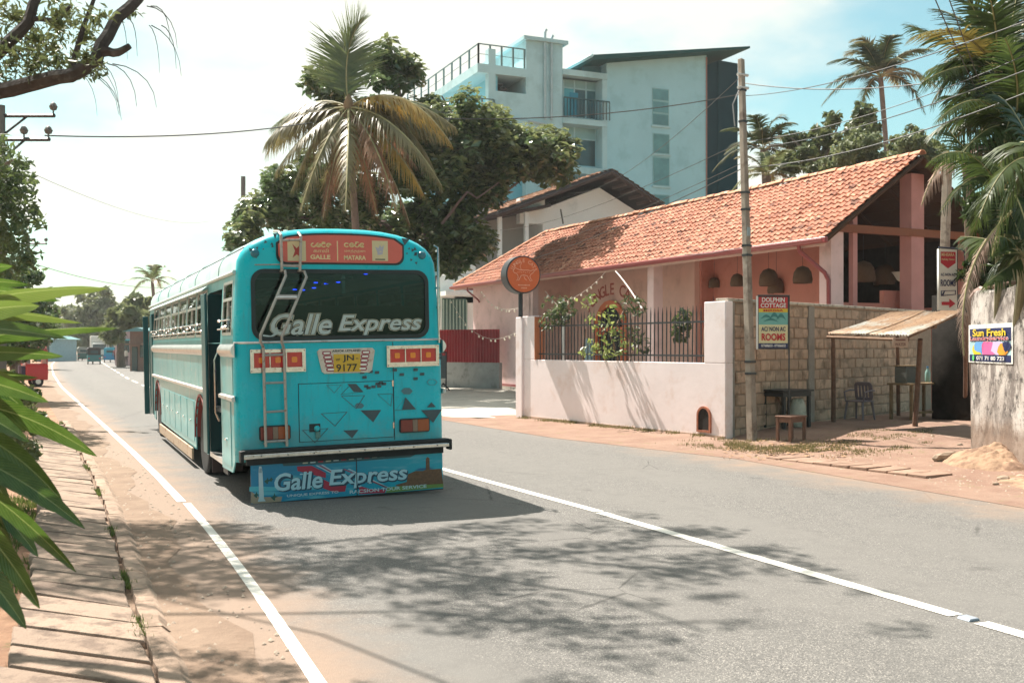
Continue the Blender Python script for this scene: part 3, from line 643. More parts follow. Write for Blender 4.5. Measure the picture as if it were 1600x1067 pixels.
leaf_cloud('foliage', [(plant_at(px, py, 23) - bs.location, (r, r, r)) for px, py, r in ((985, 474, .22), (997, 480, .22), (990, 525, .25), (1005, 540, .2))], 170, .17, leafmat('dark_garden', (.02, .035, .015), (.09, .13, .045), .4, .3, 2), bs, 5, asp=.25)
MB().tube([(0, 0, 0), (0, .05, 1.2), (.1, .1, 2.2)], .03, 6).build('stem', M_WOOD, bs)
bs = empty('garden_shrub', gpv(lx(1065), 1.4, 0), label='small dark leafy plant hanging behind the right end of the railing', cat='shrub')
leaf_cloud('foliage', [(plant_at(px, py, 21) - bs.location, (r, r, r)) for px, py, r in ((1066, 505, .2), (1068, 490, .15), (1064, 520, .2))], 160, .14, MATS['dark_garden'], bs, 6)
MB().tube([(0, 0, 0), (0, .0, 1.2), (0, .0, 2.1)], .02, 6).build('stem', M_WOOD, bs)
def wire(p0, p1, sag, r, m_, label, cat='cable', group=None, name='cable', n_=14):
    p0 = Vector(p0); p1 = Vector(p1); o_ = (p0 + p1) / 2; pts = []
    for i in range(n_ + 1): f = i / n_; p_ = p0.lerp(p1, f); p_.z -= sag * 4 * f * (1 - f); pts.append(p_ - p0)
    return tag(MB().tube(pts, r, 5).build(name, m_, loc=p0), label, cat, group)
M_STRING = flat('pale_cord', (.55, .5, .42), .8); M_BULB = flat('frosted_bulb', (.75, .68, .55), .3)
def festoon(pa, pb, sag, nbulb, label, seed=0):
    f_ = empty('string_light', pa, label=label, cat='string light'); r_ = random.Random(seed); pts = []
    for i in range(21): f = i / 20; p_ = Vector(pa).lerp(Vector(pb), f); p_.z -= sag * 4 * f * (1 - f); pts.append(p_ - Vector(pa))
    MB().tube(pts, .005, 4).build('cord', M_STRING, f_)
    bmx = None
    for i in range(nbulb):
        f = (i + .5) / nbulb; p_ = pts[int(f * 20)] + Vector((0, 0, -.06))
        if bmx is None: bmx = MB().lathe([(.008, .04), (.022, .02), (.028, 0), (.02, -.022), (.004, -.032)], 8).build('bulb', M_BULB, f_, loc=p_).data
        else: link('bulb', bmx, f_, loc=p_, rot=(r_.gauss(0, .2), r_.gauss(0, .2), 0))
festoon(at(752, 455, 44), at(820, 478, 26), .35, 12, 'string of small bulbs from the house corner to the round sign post', 1)
festoon(at(705, 470, 40), at(832, 500, 25.5), .9, 14, 'low drooping string of bulbs across the drive left of the round sign', 2)
festoon(at(884, 471, 27), at(946, 425, 32), .1, 7, 'string of bulbs rising to the eaves left of the wall lettering', 3)
festoon(at(852, 455, 25), at(890, 492, 24), .05, 5, 'short string of bulbs from the thin white post down into the shrub', 4)
wire(at(962, 424, 30), at(1003, 482, 22.5), -.05, .018, flat('white_strut', (.66, .58, .54), .6), 'slanting white strut from the eaves down to the railing', 'strut', name='strut')

# round double-sided sign on the left gate post
sp = Vector((10.35, 22.95, 0)); rsn = empty('round_sign', (sp.x, sp.y, 2.5), 0, 'round orange cafe sign on a black pole above the left gate post', 'sign')
MB().tube([(0, 0, 0), (0, 0, .62)], .055, 10).build('pole', M_DARK, rsn)
zc = (541 - 429) / F * 25 + H - 2.5
Mf = Matrix.Translation((0, 0, zc))
MB().lathe([(.44, -.17), (.46, -.16), (.46, .16), (.44, .17)], 40, M=Matrix.Rotation(R(90), 4, 'X')).build('casing', flat('black_tin', (.03, .035, .04), .4), rsn, loc=(0, 0, zc))
me = plate_mesh(disc(0, 0, .425, n=40), [], .012); me.materials.append(flat('orange_face', (.68, .13, .035), .35)); fo = link('sign_face', me, rsn); fo.matrix_local = frame((0, -.172, zc), (1, 0, 0), (0, -1, 0))
M_PEACH = flat('peach_print', (.85, .42, .28), .5)
def onface(me, x, y, z=.014, rz=0, m_=M_PEACH, name='lettering', par=None):
    me.materials.append(m_); o = link(name, me, par); return o
def face_put(me, x, y, rz=0, m_=M_PEACH, name='lettering'):
    me.materials.append(m_); o = link(name, me, rsn); o.matrix_local = frame((0, -.172, zc), (1, 0, 0), (0, -1, 0)) @ Matrix.Translation((x, y, .013)) @ Matrix.Rotation(rz, 4, 'Z')
for i, ch in enumerate('JUNGLE CATS'):
    if ch == ' ': continue
    an = R(158 - i * 13.6); face_put(text_mesh(ch, .085, None, .01), .335 * math.cos(an), .335 * math.sin(an), an - math.pi / 2, name='letter')
cat = MB()    # prowling spotted cat emblem drawn in outline
line = [(-.27, .10), (-.24, .14), (-.20, .12), (-.12, .09), (0, .085), (.12, .09), (.2, .07), (.27, .11), (.3, .08), (.26, .03), (.2, -.01), (.17, -.06), (.2, -.12), (.24, -.16), (.18, -.17), (.13, -.1), (.1, -.05), (0, -.03), (-.08, -.05), (-.1, -.1), (-.14, -.16), (-.2, -.165), (-.16, -.12), (-.16, -.06), (-.2, 0), (-.27, .02), (-.3, .06), (-.27, .10)]
cat.tube([(x * .95, y + .02, 0) for x, y in line], .0085, 4)
cat.tube([(-.06, .1, 0), (-.1, .2, 0), (-.06, .28, 0)], .006, 4); cat.tube([(.0, -.03, 0), (.03, -.1, 0), (.08, -.14, 0)], .008, 4)
for i in range(7): cat.tube([(-.16 + i * .05, .05 + .01 * (i % 2), 0), (-.145 + i * .05, .05 + .01 * (i % 2), 0)], .01, 4)
o = cat.build('cat_emblem', M_PEACH, rsn); o.matrix_local = frame((0, -.186, zc), (1, 0, 0), (0, -1, 0))
for yy, w in ((-.27, .30), (-.34, .14)):
    mb = MB(); x = -w / 2
    while x < w / 2: ww = rv.uniform(.012, .03); mb.bb(x, x + ww, yy, yy + .028, 0, .002); x += ww + .012
    o = mb.build('small_print', M_PEACH, rsn); o.matrix_local = frame((0, -.185, zc), (1, 0, 0), (0, -1, 0))

# ============================================================ BLOCK WALL
BA = Vector((11.66, 16.28, 0)); BB = Vector((20.6, 20.0, 0)); bd = (BB - BA).normalized(); brz = math.atan2(bd.y, bd.x)
bw = empty('block_wall', BA, brz, 'unplastered cement block wall running back from the road behind the poles', 'wall')
BL = (BB - BA).length
M_BLOCK = mat('cement_block', (.52, .36, .255), .95, .16, 5, (.31, .22, .155), .35, 3, .7, 40, rnd=.16)
M_MORT = mat('mortar', (.34, .25, .185), 1, .15, 8, bump=.6, bsc=30)
MB().bb(0, BL, -.02, .16, -.1, 2.64).build('mortar_core', M_MORT, bw)
rb = random.Random(12); bmes = []
for q in range(5):
    mb = MB(); mb.box((0, 0, 0), (.36, .05, .2)); o = mb.build('block', M_BLOCK, None, bevel=.0); 
    bm = bmesh.new(); bm.from_mesh(o.data); bmesh.ops.bevel(bm, geom=[e for e in bm.edges if all(v.co.y < 0 for v in e.verts)], offset=.014, segments=1, affect='EDGES')
    for v in bm.verts: v.co += Vector((rb.gauss(0, .004), rb.gauss(0, .003), rb.gauss(0, .004)))
    bm.to_mesh(o.data); bm.free(); bmes.append(o.data); bpy.data.objects.remove(o)
rh = .218; cntb = 0
for r_ in range(12):
    x = .02 + (.19 if r_ % 2 else 0)
    while x < 8.6 and cntb < 299:
        if not (3.05 < x + .18 < 3.32):
            link('block', rb.choice(bmes), bw, loc=(x + .18, -.02 + rb.gauss(0, .006), .10 + r_ * rh + rb.gauss(0, .004)), rot=(rb.gauss(0, .012), rb.gauss(0, .012), rb.gauss(0, .012)), scale=(rb.uniform(.93, 1.0), 1, rb.uniform(.92, 1))); cntb += 1
        x += .378
MB().bb(-.12, BL, -.07, .2, 2.64, 2.70).build('coping', mat('pale_coping', (.50, .44, .36), .95, .2, 5, (.25, .2, .16), .3, 6, .8, 20), bw, bevel=.012)
MB().bb(-.14, .10, -.09, .2, -.1, 2.62).build('pillar', mat('grey_render', (.31, .27, .23), .95, .15, 3, (.5, .47, .42), .15, 6, .5, 20), bw, bevel=.012)
MB().bb(3.06, 3.30, -.075, .1, -.1, 2.63).build('pillar', MATS['grey_render'], bw, bevel=.012)

# ============================================================ POLES
def pole(name, base, top, w0, w1, rz, m_, label, group=None, mats=None):
    b = Vector(base); t = Vector(top) - b; o = empty(name, b, 0, label, 'utility pole', group)
    mb = MB(); d = t.normalized(); xx = Vector((math.cos(rz), math.sin(rz), 0)); yy = d.cross(xx).normalized(); xx = yy.cross(d); vs_ = []
    for k_, (c, w) in enumerate(((Vector((0, 0, -.3)), w0), (t, w1))):
        for sx_, sy_ in ((-1, -1), (1, -1), (1, 1), (-1, 1)): vs_.append(c + xx * sx_ * w[0] / 2 + yy * sy_ * w[1] / 2)
    mb.add(vs_, [(3, 2, 1, 0), (4, 5, 6, 7), (0, 1, 5, 4), (1, 2, 6, 5), (2, 3, 7, 6), (3, 0, 4, 7)]).build('shaft', m_, o, bevel=.012); return o
M_POLE = mat('pole_concrete', (.34, .28, .225), .9, .15, 5, (.20, .15, .12), .3, 3, .5, 50)
pb = gp(1176, 689, .05); D1 = 20.0
ptop = at(1158, 93, 19.9)
pl1 = pole('utility_pole', pb, ptop, (.17, .13), (.115, .09), R(20), M_POLE, 'tall grey concrete pole leaning slightly left in front of the block wall')
tv_ = ptop - pb
def pole_pt(f): return pb + tv_ * f
for f in (.915, .83, .64, .595, .50, .475, .20, .17):
    c_ = tv_ * f; MB().box(c_, (.185 - .05 * f, .145 - .035 * f, .04), R(20)).build('clamp', M_DARK, pl1)
MB().box(tv_ * .535 + Vector((-.03, -.12, 0)), (.10, .015, .16), R(20)).build('number_plate', flat('pale_plate', (.3, .38, .4), .5), pl1)
for f in (.955, .92): MB().tube([tv_ * f + Vector((-.13, -.05, 0)), tv_ * f + Vector((.14, .0, .02))], .03, 8).build('insulator', flat('white_insulator', (.6, .58, .55), .3), pl1)
MB().tube([tv_ * .9 + Vector((-.12, -.06, .08)), tv_ * .87 + Vector((-.3, -.1, 0)), tv_ * .84 + Vector((-.26, -.1, -.2))], .014, 5).build('cable_tail', flat('grey_cable', (.3, .3, .3), .6), pl1)

# ============================================================ COTTAGE SIGN, TABLE, STOOL
M_RED = flat('sign_red', (.50, .025, .03), .4); M_YEL = flat('sign_yellow', (.72, .52, .04), .4); M_CREAM = flat('sign_cream', (.68, .62, .36), .4)
M_NAVY = flat('sign_navy', (.02, .03, .10), .4); M_SWHITE = flat('sign_white', (.74, .74, .70), .4)
def board(name, c, w, h, nrm, layers, label, cat='sign', frame_mat=None, th=.03, fw=.02, extra=None):
    """layers: list of (name, mesh, material) in board-local XY, centred"""
    b = empty(name, c, 0, label, cat); xr = Vector((0, 0, 1)).cross(Vector(nrm)).normalized(); fr = frame((0, 0, 0), xr, nrm)
    def put(nm, me, m_, z):
        me.materials.append(m_); o = link(nm, me, b); o.matrix_local = fr @ Matrix.Translation((0, 0, z)); return o
    put('backing', plate_mesh(rect(-w / 2, w / 2, -h / 2, h / 2), [], th), frame_mat or M_DARK, -th)
    for i, (nm, me, m_) in enumerate(layers): put(nm, me, m_, .001 + i * .0016)
    return b, fr
def T(me, x, y, s=None): me.transform(Matrix.Translation((x, y, 0))); return me
cs = at(1208, 504, 19.3); nrm = (-.30, -.95, 0)
w, h = .60, .99
waves = MB(); 
for q, (x0, y0, x1, y1) in enumerate(((-.25, .01, -.02, .10), (-.08, .0, .12, .14), (.05, -.01, .25, .12), (-.2, -.04, .1, .03))):
    pts = [(x0 + (x1 - x0) * i / 8, y0 + (y1 - y0) * math.sin(math.pi * i / 8), 0) for i in range(9)] + [(x0 + (x1 - x0) * (8 - i) / 8, y0 + (y1 - y0) * .45 * math.sin(math.pi * (8 - i) / 8), 0) for i in range(1, 8)]
    waves.add(pts, [tuple(range(len(pts)))])
wme = bpy.data.meshes.new('waves'); wme.from_pydata(waves.v, [], waves.f)
def th0(o, holes=()): return plate_mesh(o, holes, .0012)
digits = lambda n_, w_: ''.join(random.Random(n_).choice('0123456789') for _ in range(w_))
b, fr = board('cottage_sign', cs, w, h, nrm, [
    ('white_edge', th0(rect(-w / 2 - .03, -w / 2 + .01, -h / 2, h / 2)), M_SWHITE),
    ('red_panel', th0(rect(-w / 2 + .02, w / 2 - .02, .26, .475)), M_RED), ('yellow_band', th0(rect(-w / 2 + .02, w / 2 - .02, .19, .26)), M_YEL),
    ('sea_picture', th0(rect(-w / 2 + .02, w / 2 - .02, -.04, .19)), flat('sea_green', (.16, .42, .38), .4)), ('cream_panel', th0(rect(-w / 2 + .02, w / 2 - .02, -.385, -.04)), M_CREAM), ('black_band', th0(rect(-w / 2 + .02, w / 2 - .02, -.475, -.385)), M_NAVY),
    ('wave_print', T(wme, 0, .05), flat('wave_teal', (.04, .20, .19), .4)),
    ('lettering', T(text_mesh('DOLPHIN', .085, .44, .02), 0, .425), M_SWHITE), ('lettering', T(text_mesh('COTTAGE', .085, .49, .02), 0, .32), M_SWHITE),
    ('lettering', T(text_mesh('MIRISSA', .045, .38, .015), 0, .225), M_RED), ('lettering', T(text_mesh('AC/ NON AC', .085, .47, .02), 0, -.12), M_NAVY),
    ('lettering', T(text_mesh('ROOMS', .135, .46, .03), 0, -.27), M_RED), ('lettering', T(text_mesh('0776086033 - 0776066032', .05, .47, .02), 0, -.43), M_SWHITE)],
    'upright DOLPHIN COTTAGE board with red top panel, on a thin pole by the concrete pole')
px0 = fr @ Vector((w / 2 + .02, 0, -.03))
MB().tube([px0 + Vector((0, 0, h / 2 + .02)), px0 + Vector((0, 0, -cs.z + .05))], .014, 6).build('post', M_DARK, b)
MB().tube([fr @ Vector((-w / 2, h / 2 + .012, 0)), fr @ Vector((w / 2 + .02, h / 2 + .012, 0))], .012, 5).build('top_rail', M_DARK, b)

def legs_box(mb, w_, d_, h_, t_): 
    for sx_ in (-1, 1):
        for sy_ in (-1, 1): mb.bb(sx_ * w_ / 2 - t_ / 2, sx_ * w_ / 2 + t_ / 2, sy_ * d_ / 2 - t_ / 2, sy_ * d_ / 2 + t_ / 2, 0, h_)
tb = gp(1229, 672, .12); tb.z = verge_z(tb.x, tb.y) + .0
tt = empty('stall_table', tb, R(12), 'black painted wooden table standing below the cottage board', 'table')
MB().box((0, 0, .74), (.92, .62, .035)).build('tabletop', flat('black_paint', (.022, .022, .022), .55), tt, bevel=.006)
MB().box((0, 0, .67), (.84, .54, .09)).build('apron', MATS['black_paint'], tt)
for sx_ in (-1, 1):
    for sy_ in (-1, 1): MB().bb(-.03, .03, -.03, .03, 0, .65).build('leg', MATS['black_paint'], tt, loc=(sx_ * .38, sy_ * .24, 0))
MB().tube([(-.05, .24, .64), (.32, .24, .25)], .03, 4).build('brace', MATS['weathered_wood'], tt)
sb = gp(1236, 688, .1); sb.z = verge_z(sb.x, sb.y)
st = empty('wooden_stool', sb, R(18), 'small brown wooden stool in front of the black table', 'stool')
M_BW = mat('brown_wood', (.17, .085, .055), .7, .25, 12)
MB().box((0, 0, .44), (.52, .34, .03)).build('seat', M_BW, st, bevel=.006); MB().box((0, 0, .38), (.46, .28, .08)).build('apron', M_BW, st)
for sx_ in (-1, 1):
    for sy_ in (-1, 1): MB().bb(-.025, .025, -.025, .025, 0, .42).build('leg', M_BW, st, loc=(sx_ * .22, sy_ * .13, 0), rot=(0, 0, 0), bevel=.004)
sk = gp(1246, 672, .12); sk.z = verge_z(sk.x, sk.y)
mb = MB(); mb.lathe([(.13, 0), (.17, .06), (.18, .25), (.16, .42), (.12, .52), (.10, .56), (.03, .57)], 14)
mb.v = [(x * (1 + .06 * math.sin(5 * math.atan2(y, x) + z * 9)), y * (1 + .08 * math.cos(4 * math.atan2(y, x) + z * 7)), z) for x, y, z in mb.v]
tag(mb.build('sack', mat('dirty_white_sack', (.42, .43, .36), .9, .2, 8, (.22, .25, .2), .3, 6), loc=sk), 'dirty white sack under the black table', 'sack')

# ============================================================ SHED WITH RUSTY TIN ROOF
P1 = at(1293, 521, 21.0); P2 = at(1419, 525, 18.9); P3 = at(1503, 486, 19.6); P4 = at(1390, 489, 22.3)
sh = empty('lean_to_shed', (P1.x, P1.y, .15), 0, 'open lean-to shed with rusty corrugated tin roof against the block wall', 'shed')
so_ = sh.location
m, n, k, p = nodes('rusty_tin'); g = G(n, k)
a = g.mix(g.ss(g.noise(.9, 6, .65), .40, .56), (.40, .41, .37), (.33, .21, .125)); a = g.mix(g.ss(g.noise(9, 6, .75), .50, .68), a, (.17, .08, .045))
k.new(a, p.inputs['Base Color']); p.inputs['Roughness'].default_value = .6; p.inputs['Metallic'].default_value = .25; M_TIN = m
eave = (P2 - P1); span1 = (P4 - P1); span2 = (P3 - P2); nrm_r = eave.cross(span1).normalized(); nsh = 4; rsd = random.Random(3)
if nrm_r.z < 0: nrm_r = -nrm_r
for s_ in range(nsh):
    V = []; cn = 36; rn = 5; f0 = s_ / nsh - .01; f1 = (s_ + 1) / nsh + .02; dz = .012 * (s_ % 2) + rsd.uniform(0, .008); ext = rsd.uniform(-.02, .05)
    for j in range(rn):
        for i in range(cn):
            f = f0 + (f1 - f0) * i / (cn - 1); g_ = j / (rn - 1) * (1 + ext); a_ = P1 + eave * f; b_ = P4 + (P3 - P4) * f
            q = a_.lerp(b_, g_); q = q + nrm_r * (.018 * math.sin(f * eave.length / .076 * 2 * math.pi) + dz) ; q.z += -.03 * math.sin(math.pi * g_); V.append(tuple(q - so_))
    Fq = [(j * cn + i, j * cn + i + 1, (j + 1) * cn + i + 1, (j + 1) * cn + i) for j in range(rn - 1) for i in range(cn - 1)]
    o = fastmesh('roof_sheet', V, Fq, M_TIN, sh, smooth=True); sm = o.modifiers.new('solid', 'SOLIDIFY'); sm.thickness = .003
for a_, b_ in ((P1, P2), (P4, P3), (P1.lerp(P4, .5), P2.lerp(P3, .5))): MB().tube([a_ - so_ - Vector((0, 0, .07)), b_ - so_ - Vector((0, 0, .07))], .035, 6).build('roof_pole', M_WOOD, sh)
for f in (.02, .35, .68, .97): MB().tube([P1.lerp(P2, f) - so_ - Vector((0, 0, .05)), P4.lerp(P3, f) - so_ - Vector((0, 0, .05))], .022, 5).build('rafter', M_WOOD, sh)
M_STICK = mat('stick_wood', (.17, .10, .07), .85, .25, 10, bump=.4, bsc=25)
def post_to(pxb, pyb, topv, r, zb=.14, nm='post'):
    b = gp(pxb, pyb, zb); t = topv; m1 = b.lerp(t, .5) + Vector((.03, .02, 0)); MB().tube([b - so_ - Vector((0, 0, .1)), m1 - so_, t - so_], [r, r * .92, r * .85], 8).build(nm, M_STICK, sh)
post_to(1302, 662, P1 + Vector((.12, -.02, -.06)), .05); post_to(1429, 668, at(1438, 530, 20.1), .055); post_to(1508, 655, P3 + Vector((.1, 0, -.06)), .05)
post_to(1404, 652, P4 + Vector((.1, -.1, -.06)), .045)
# near-black board standing for the deep shade in the shed's right side
q0 = at(1456, 560, 23.0); q1 = at(1520, 560, 22.2)
mb = MB(); mb.add([(q0.x, q0.y, .1), (q1.x, q1.y, .1), (q1.x, q1.y, 2.92), (q0.x, q0.y, 2.92)], [(0, 1, 2, 3)]); mb.v = [tuple(Vector(v) - so_) for v in mb.v]
o = mb.build('back_board', mat('shed_shade_boards', (.022, .020, .018), .9, .3, 4, (.035, .03, .026), .3, 2, spec=.03), sh); sm = o.modifiers.new('s', 'SOLIDIFY'); sm.thickness = .03
# little hanging notice
nb_, fr2 = board('hanging_notice', at(1407, 535, 18.87), .27, .17, (-.45, -.89, 0), [('lettering', T(text_mesh('WATER', .055, .2, .02), 0, -.035), flat('faded_brown_print', (.16, .07, .05), .6)), ('faded_line', th0(rect(-.09, .09, .03, .06)), MATS['faded_brown_print'])], 'small pale cardboard notice reading WATER under the tin roof edge', frame_mat=mat('card', (.42, .30, .23), .8), th=.008)

# plastic chair
def chair(loc, rz, label):
    c = empty('plastic_chair', loc, rz, label, 'chair'); mm = flat('grey_plastic', (.17, .14, .16), .4)
    mb = MB(); mb.box((0, 0, .43), (.46, .44, .03)); mb.build('seat', mm, c, bevel=.012)
    for sx_ in (-1, 1):
        for sy_ in (-1, 1): MB().tube([(sx_ * .19, sy_ * .18, .42), (sx_ * .23, sy_ * .23, 0)], [.028, .02], 6).build('leg', mm, c)
        MB().tube([(sx_ * .22, -.19, .43), (sx_ * .25, -.2, .63), (sx_ * .25, .0, .66), (sx_ * .24, .2, .66)], .018, 6).build('armrest', mm, c)
    me = plate_mesh(rrect(-.22, .22, 0, .42, .1), [rrect(-.15 + i * .08, -.11 + i * .08, .08, .34, .015) for i in range(4)], .02); me.materials.append(mm)
    o = link('backrest', me, c); o.matrix_local = Matrix.Translation((0, .2, .43)) @ Matrix.Rotation(R(98), 4, 'X'); return c
q = gp(1343, 657, .16); q.z = .16; chair(q, R(-75), 'grey plastic armchair in the shade under the left of the tin roof')
q = gp(1512, 650, .16)
tb2 = gp(1434, 655, .16); wt = empty('wooden_bench_table', tb2, R(15), 'rough wooden table in the dark shed behind the leaning post', 'table'); M_PW = mat('pale_wood', (.22, .15, .08), .8, .25, 9)
MB().box((0, 0, .80), (1.5, .6, .04)).build('tabletop', M_PW, wt)
for sx_ in (-1, 1):
    for sy_ in (-1, 1): MB().bb(-.03, .03, -.03, .03, 0, .78).build('leg', M_PW, wt, loc=(sx_ * .68, sy_ * .24, 0))
MB().bb(-.68, .68, -.27, -.22, .15, .2).build('stretcher', M_PW, wt)
bt = tb2 + Matrix.Rotation(R(15), 3, 'Z') @ Vector((.42, 0, .82)); bo = empty('water_bottle', bt, 0, 'tall clear greenish bottle standing on the shed table', 'bottle')
MB().lathe([(.055, 0), (.06, .02), (.06, .2), (.05, .24), (.02, .3), (.02, .33)], 14).build('body', flat('pale_green_plastic', (.25, .42, .38), .15), bo); MB().lathe([(.024, .32), (.024, .36)], 10).build('cap', flat('blue_cap', (.1, .25, .45), .4), bo)
bk = tb2 + Matrix.Rotation(R(15), 3, 'Z') @ Vector((-.4, .05, .82)); bx = empty('display_box', bk, R(10), 'small glass sided box on the left of the shed table', 'box')
MB().box((0, 0, .18), (.4, .3, .36)).build('case', flat('dull_case', (.13, .14, .13), .3), bx, bevel=.008); MB().box((0, 0, .38), (.43, .33, .02)).build('lid', M_PW, bx)

# ============================================================ WEATHERED WALL ON THE RIGHT, POSTER
C0 = Vector((13.42, 12.20, 0)); C1 = Vector((11.45, 8.75, 0)); cdv = (C1 - C0).normalized(); crz = math.atan2(cdv.y, cdv.x); CL = (C1 - C0).length
ww = empty('weathered_wall', C0, crz, 'black stained grey plaster wall at the right edge of the picture', 'wall')    # local x along; road side is -y? 
m, n, k, p = nodes('stained_plaster'); g = G(n, k)
st_ = g.noise(2.0, 9, .78, stretch=(1, 1, .45)); st2 = g.noise(5, 9, .8)
a = g.mix(g.ss(g.noise(1.2, 5, .6), .35, .65), (.54, .50, .46), (.36, .32, .29)); a = g.mix(g.ss(st_, .47, .57), a, (.18, .155, .14)); a = g.mix(g.m('MULTIPLY', g.ss(st2, .52, .61), .9), a, (.055, .048, .045))
sz_ = n.new('ShaderNodeSeparateXYZ'); k.new(g.geo.outputs['Position'], sz_.inputs[0])
low = g.ss(g.m('ADD', sz_.outputs[2], g.m('MULTIPLY', g.noise(2.2, 7, .7), .9)), 1.25, .85); a = g.mix(g.m('MULTIPLY', low, .8), a, (.24, .165, .12))
k.new(a, p.inputs['Base Color']); p.inputs['Roughness'].default_value = .92; g.bump(g.m('ADD', st2, g.m('MULTIPLY', g.noise(40, 5), .25)), .5, .04, p)
nv = []; 
side = Vector((-cdv.y, cdv.x, 0)); sgn = -1 if side.dot(Vector((-1, -.3, 0))) > 0 else 1    # thickness goes away from the road
mb = MB(); y0, y1 = (0, sgn * .22); 
seg = 16; vs_ = []
for i in range(seg + 1):
    x = CL * i / seg; zt = 2.64 + .03 * math.sin(x * 4) + .02 * math.sin(x * 13) - (.10 if i == 0 else 0)
    vs_ += [(x, 0, -.1), (x, 0, zt), (x, y1, zt), (x, y1, -.1)]
fs = [(i * 4 + c, (i + 1) * 4 + c, (i + 1) * 4 + (c + 1) % 4, i * 4 + (c + 1) % 4) for i in range(seg) for c in range(4)] + [(0, 1, 2, 3), tuple(seg * 4 + c for c in (3, 2, 1, 0))]
mb.add(vs_, fs).build('wall_body', m, ww, bevel=.02)
MB().tube([(.05, y1 * .4, 2.66), (.5, y1 * .5, 2.70), (1.3, y1 * .4, 2.72), (2.1, y1 * .5, 2.70)], .028, 7).build('dry_stick', M_STICK, ww)
MB().tube([(.0, 0, 2.56), (.08, y1 * .3, 2.66), (.28, y1 * .3, 2.69), (.45, y1 * .4, 2.66)], [.035, .05, .05, .03], 7).build('broken_coping', mat('pinkish_cement', (.45, .33, .29), .9), ww)
def wall_hit(px, py):
    a_, b_ = pdir(px); s_ = (C0.x * b_ - C0.y * a_) / (cdv.y * a_ - cdv.x * b_); q = C0 + cdv * s_; D = q.x / a_; return s_, H + (541 - py) / F * D
(sa_, za), (sb_, zb_) = wall_hit(1515, 508), wall_hit(1584, 569)
pw, ph = abs(sb_ - sa_), za - zb_; pc = C0 + cdv * ((sa_ + sb_) / 2); pc.z = (za + zb_) / 2; pn = Vector((side.x, side.y, 0)) * (-sgn)
flow = []
rf = random.Random(6)
def blob(x, y, r, seed, n_=14):
    rr = random.Random(seed); return [(x + r * (1 + .3 * rr.uniform(-1, 1)) * math.cos(2 * math.pi * i / n_), min(H2 * .09, max(-H2 * .57, y + r * .6 * (1 + .3 * rr.uniform(-1, 1)) * math.sin(2 * math.pi * i / n_)))) for i in range(n_)]
W2, H2 = pw / 2, ph / 2
L_ = [('white_sheet', th0(rect(-W2, W2, -H2, H2)), M_SWHITE), ('navy_panel', th0(rect(-W2 * .94, W2 * .94, H2 * .12, H2 * .78)), M_NAVY),
      ('picture', th0(rect(-W2 * .94, W2 * .94, -H2 * .58, H2 * .10)), flat('pale_teal_print', (.35, .52, .55), .5)), ('phone_band', th0(rect(-W2 * .94, W2 * .94, -H2 * .92, -H2 * .58)), M_NAVY),
      ('yellow_cloth', th0(blob(-W2 * .55, -H2 * .42, W2 * .24, 1)), M_YEL), ('blue_cloth', th0(blob(-W2 * .4, -H2 * .1, W2 * .26, 2)), flat('print_blue', (.12, .32, .62), .5)), ('pink_cloth', th0(blob(0, -H2 * .28, W2 * .3, 3)), flat('print_pink', (.68, .12, .30), .5)),
      ('lilac_cloth', th0(blob(W2 * .38, -H2 * .12, W2 * .26, 4)), flat('print_lilac', (.55, .42, .66), .5)), ('orange_cloth', th0(blob(W2 * .6, -H2 * .42, W2 * .22, 5)), flat('print_orange', (.75, .3, .03), .5)), ('dark_corner', th0(blob(W2 * .78, -H2 * .1, W2 * .16, 6)), M_NAVY),
      ('lettering', T(text_mesh('Sun Fresh', H2 * .38, W2 * 1.5, .022), 0, H2 * .56), M_YEL), ('lettering', T(text_mesh('LaundryService', H2 * .30, W2 * 1.75, .03), 0, H2 * .24), M_SWHITE), ('lettering', T(text_mesh('LaundryService', H2 * .27, W2 * 1.72, .0), 0, H2 * .24), M_RED),
      ('lettering', T(text_mesh('071 71 80 723', H2 * .2, W2 * 1.25, .02), W2 * .08, -H2 * .75), M_SWHITE), ('dot', th0(disc(-W2 * .7, -H2 * .75, W2 * .05)), flat('print_green', (.1, .5, .15), .5))]
board('laundry_poster', pc + pn * .012, pw, ph, pn, L_, 'Sun Fresh laundry poster fixed on the stained grey wall', 'poster', frame_mat=M_SWHITE, th=.006)

# earth heap and rubble at the foot of the wall
def heap(cx_, cy_, rx, ry, hh, seed, n_=90, rot=0):
    V = []
    for j in range(n_):
        for i in range(n_):
            u, v = (i / (n_ - 1) * 2 - 1), (j / (n_ - 1) * 2 - 1); r_ = math.hypot(u, v); base = max(0, 1 - r_ ** 1.6)
            x, y = u * rx, v * ry; c_, s_ = math.cos(rot), math.sin(rot); X, Y = cx_ + x * c_ - y * s_, cy_ + x * s_ + y * c_
            nn = mnoise.fractal(Vector((X * 2.6, Y * 2.6, seed)), 1, 2, 6) * .34 + abs(mnoise.noise(Vector((X * 6, Y * 6, seed)))) * .14 + mnoise.noise(Vector((X * 21, Y * 21, seed))) * .05
            V.append((X, Y, verge_z(X, Y) - .03 + hh * base * (1 + nn) + nn * .03 * (base > 0)))
    return V, [(j * n_ + i, j * n_ + i + 1, (j + 1) * n_ + i + 1, (j + 1) * n_ + i) for j in range(n_ - 1) for i in range(n_ - 1)]
hq = gp(1560, 735, .1)
V, Fq = heap(12.5, 11.0, .66, .9, .28, 3, rot=R(-25)); o = fastmesh('earth_heap', V, Fq, mat('loose_earth', (.33, .215, .14), 1, .25, 5, (.20, .12, .08), .4, 4, 1.0, 16), smooth=True); tag(o, 'heap of loose light brown earth at the foot of the stained wall', 'earth heap')
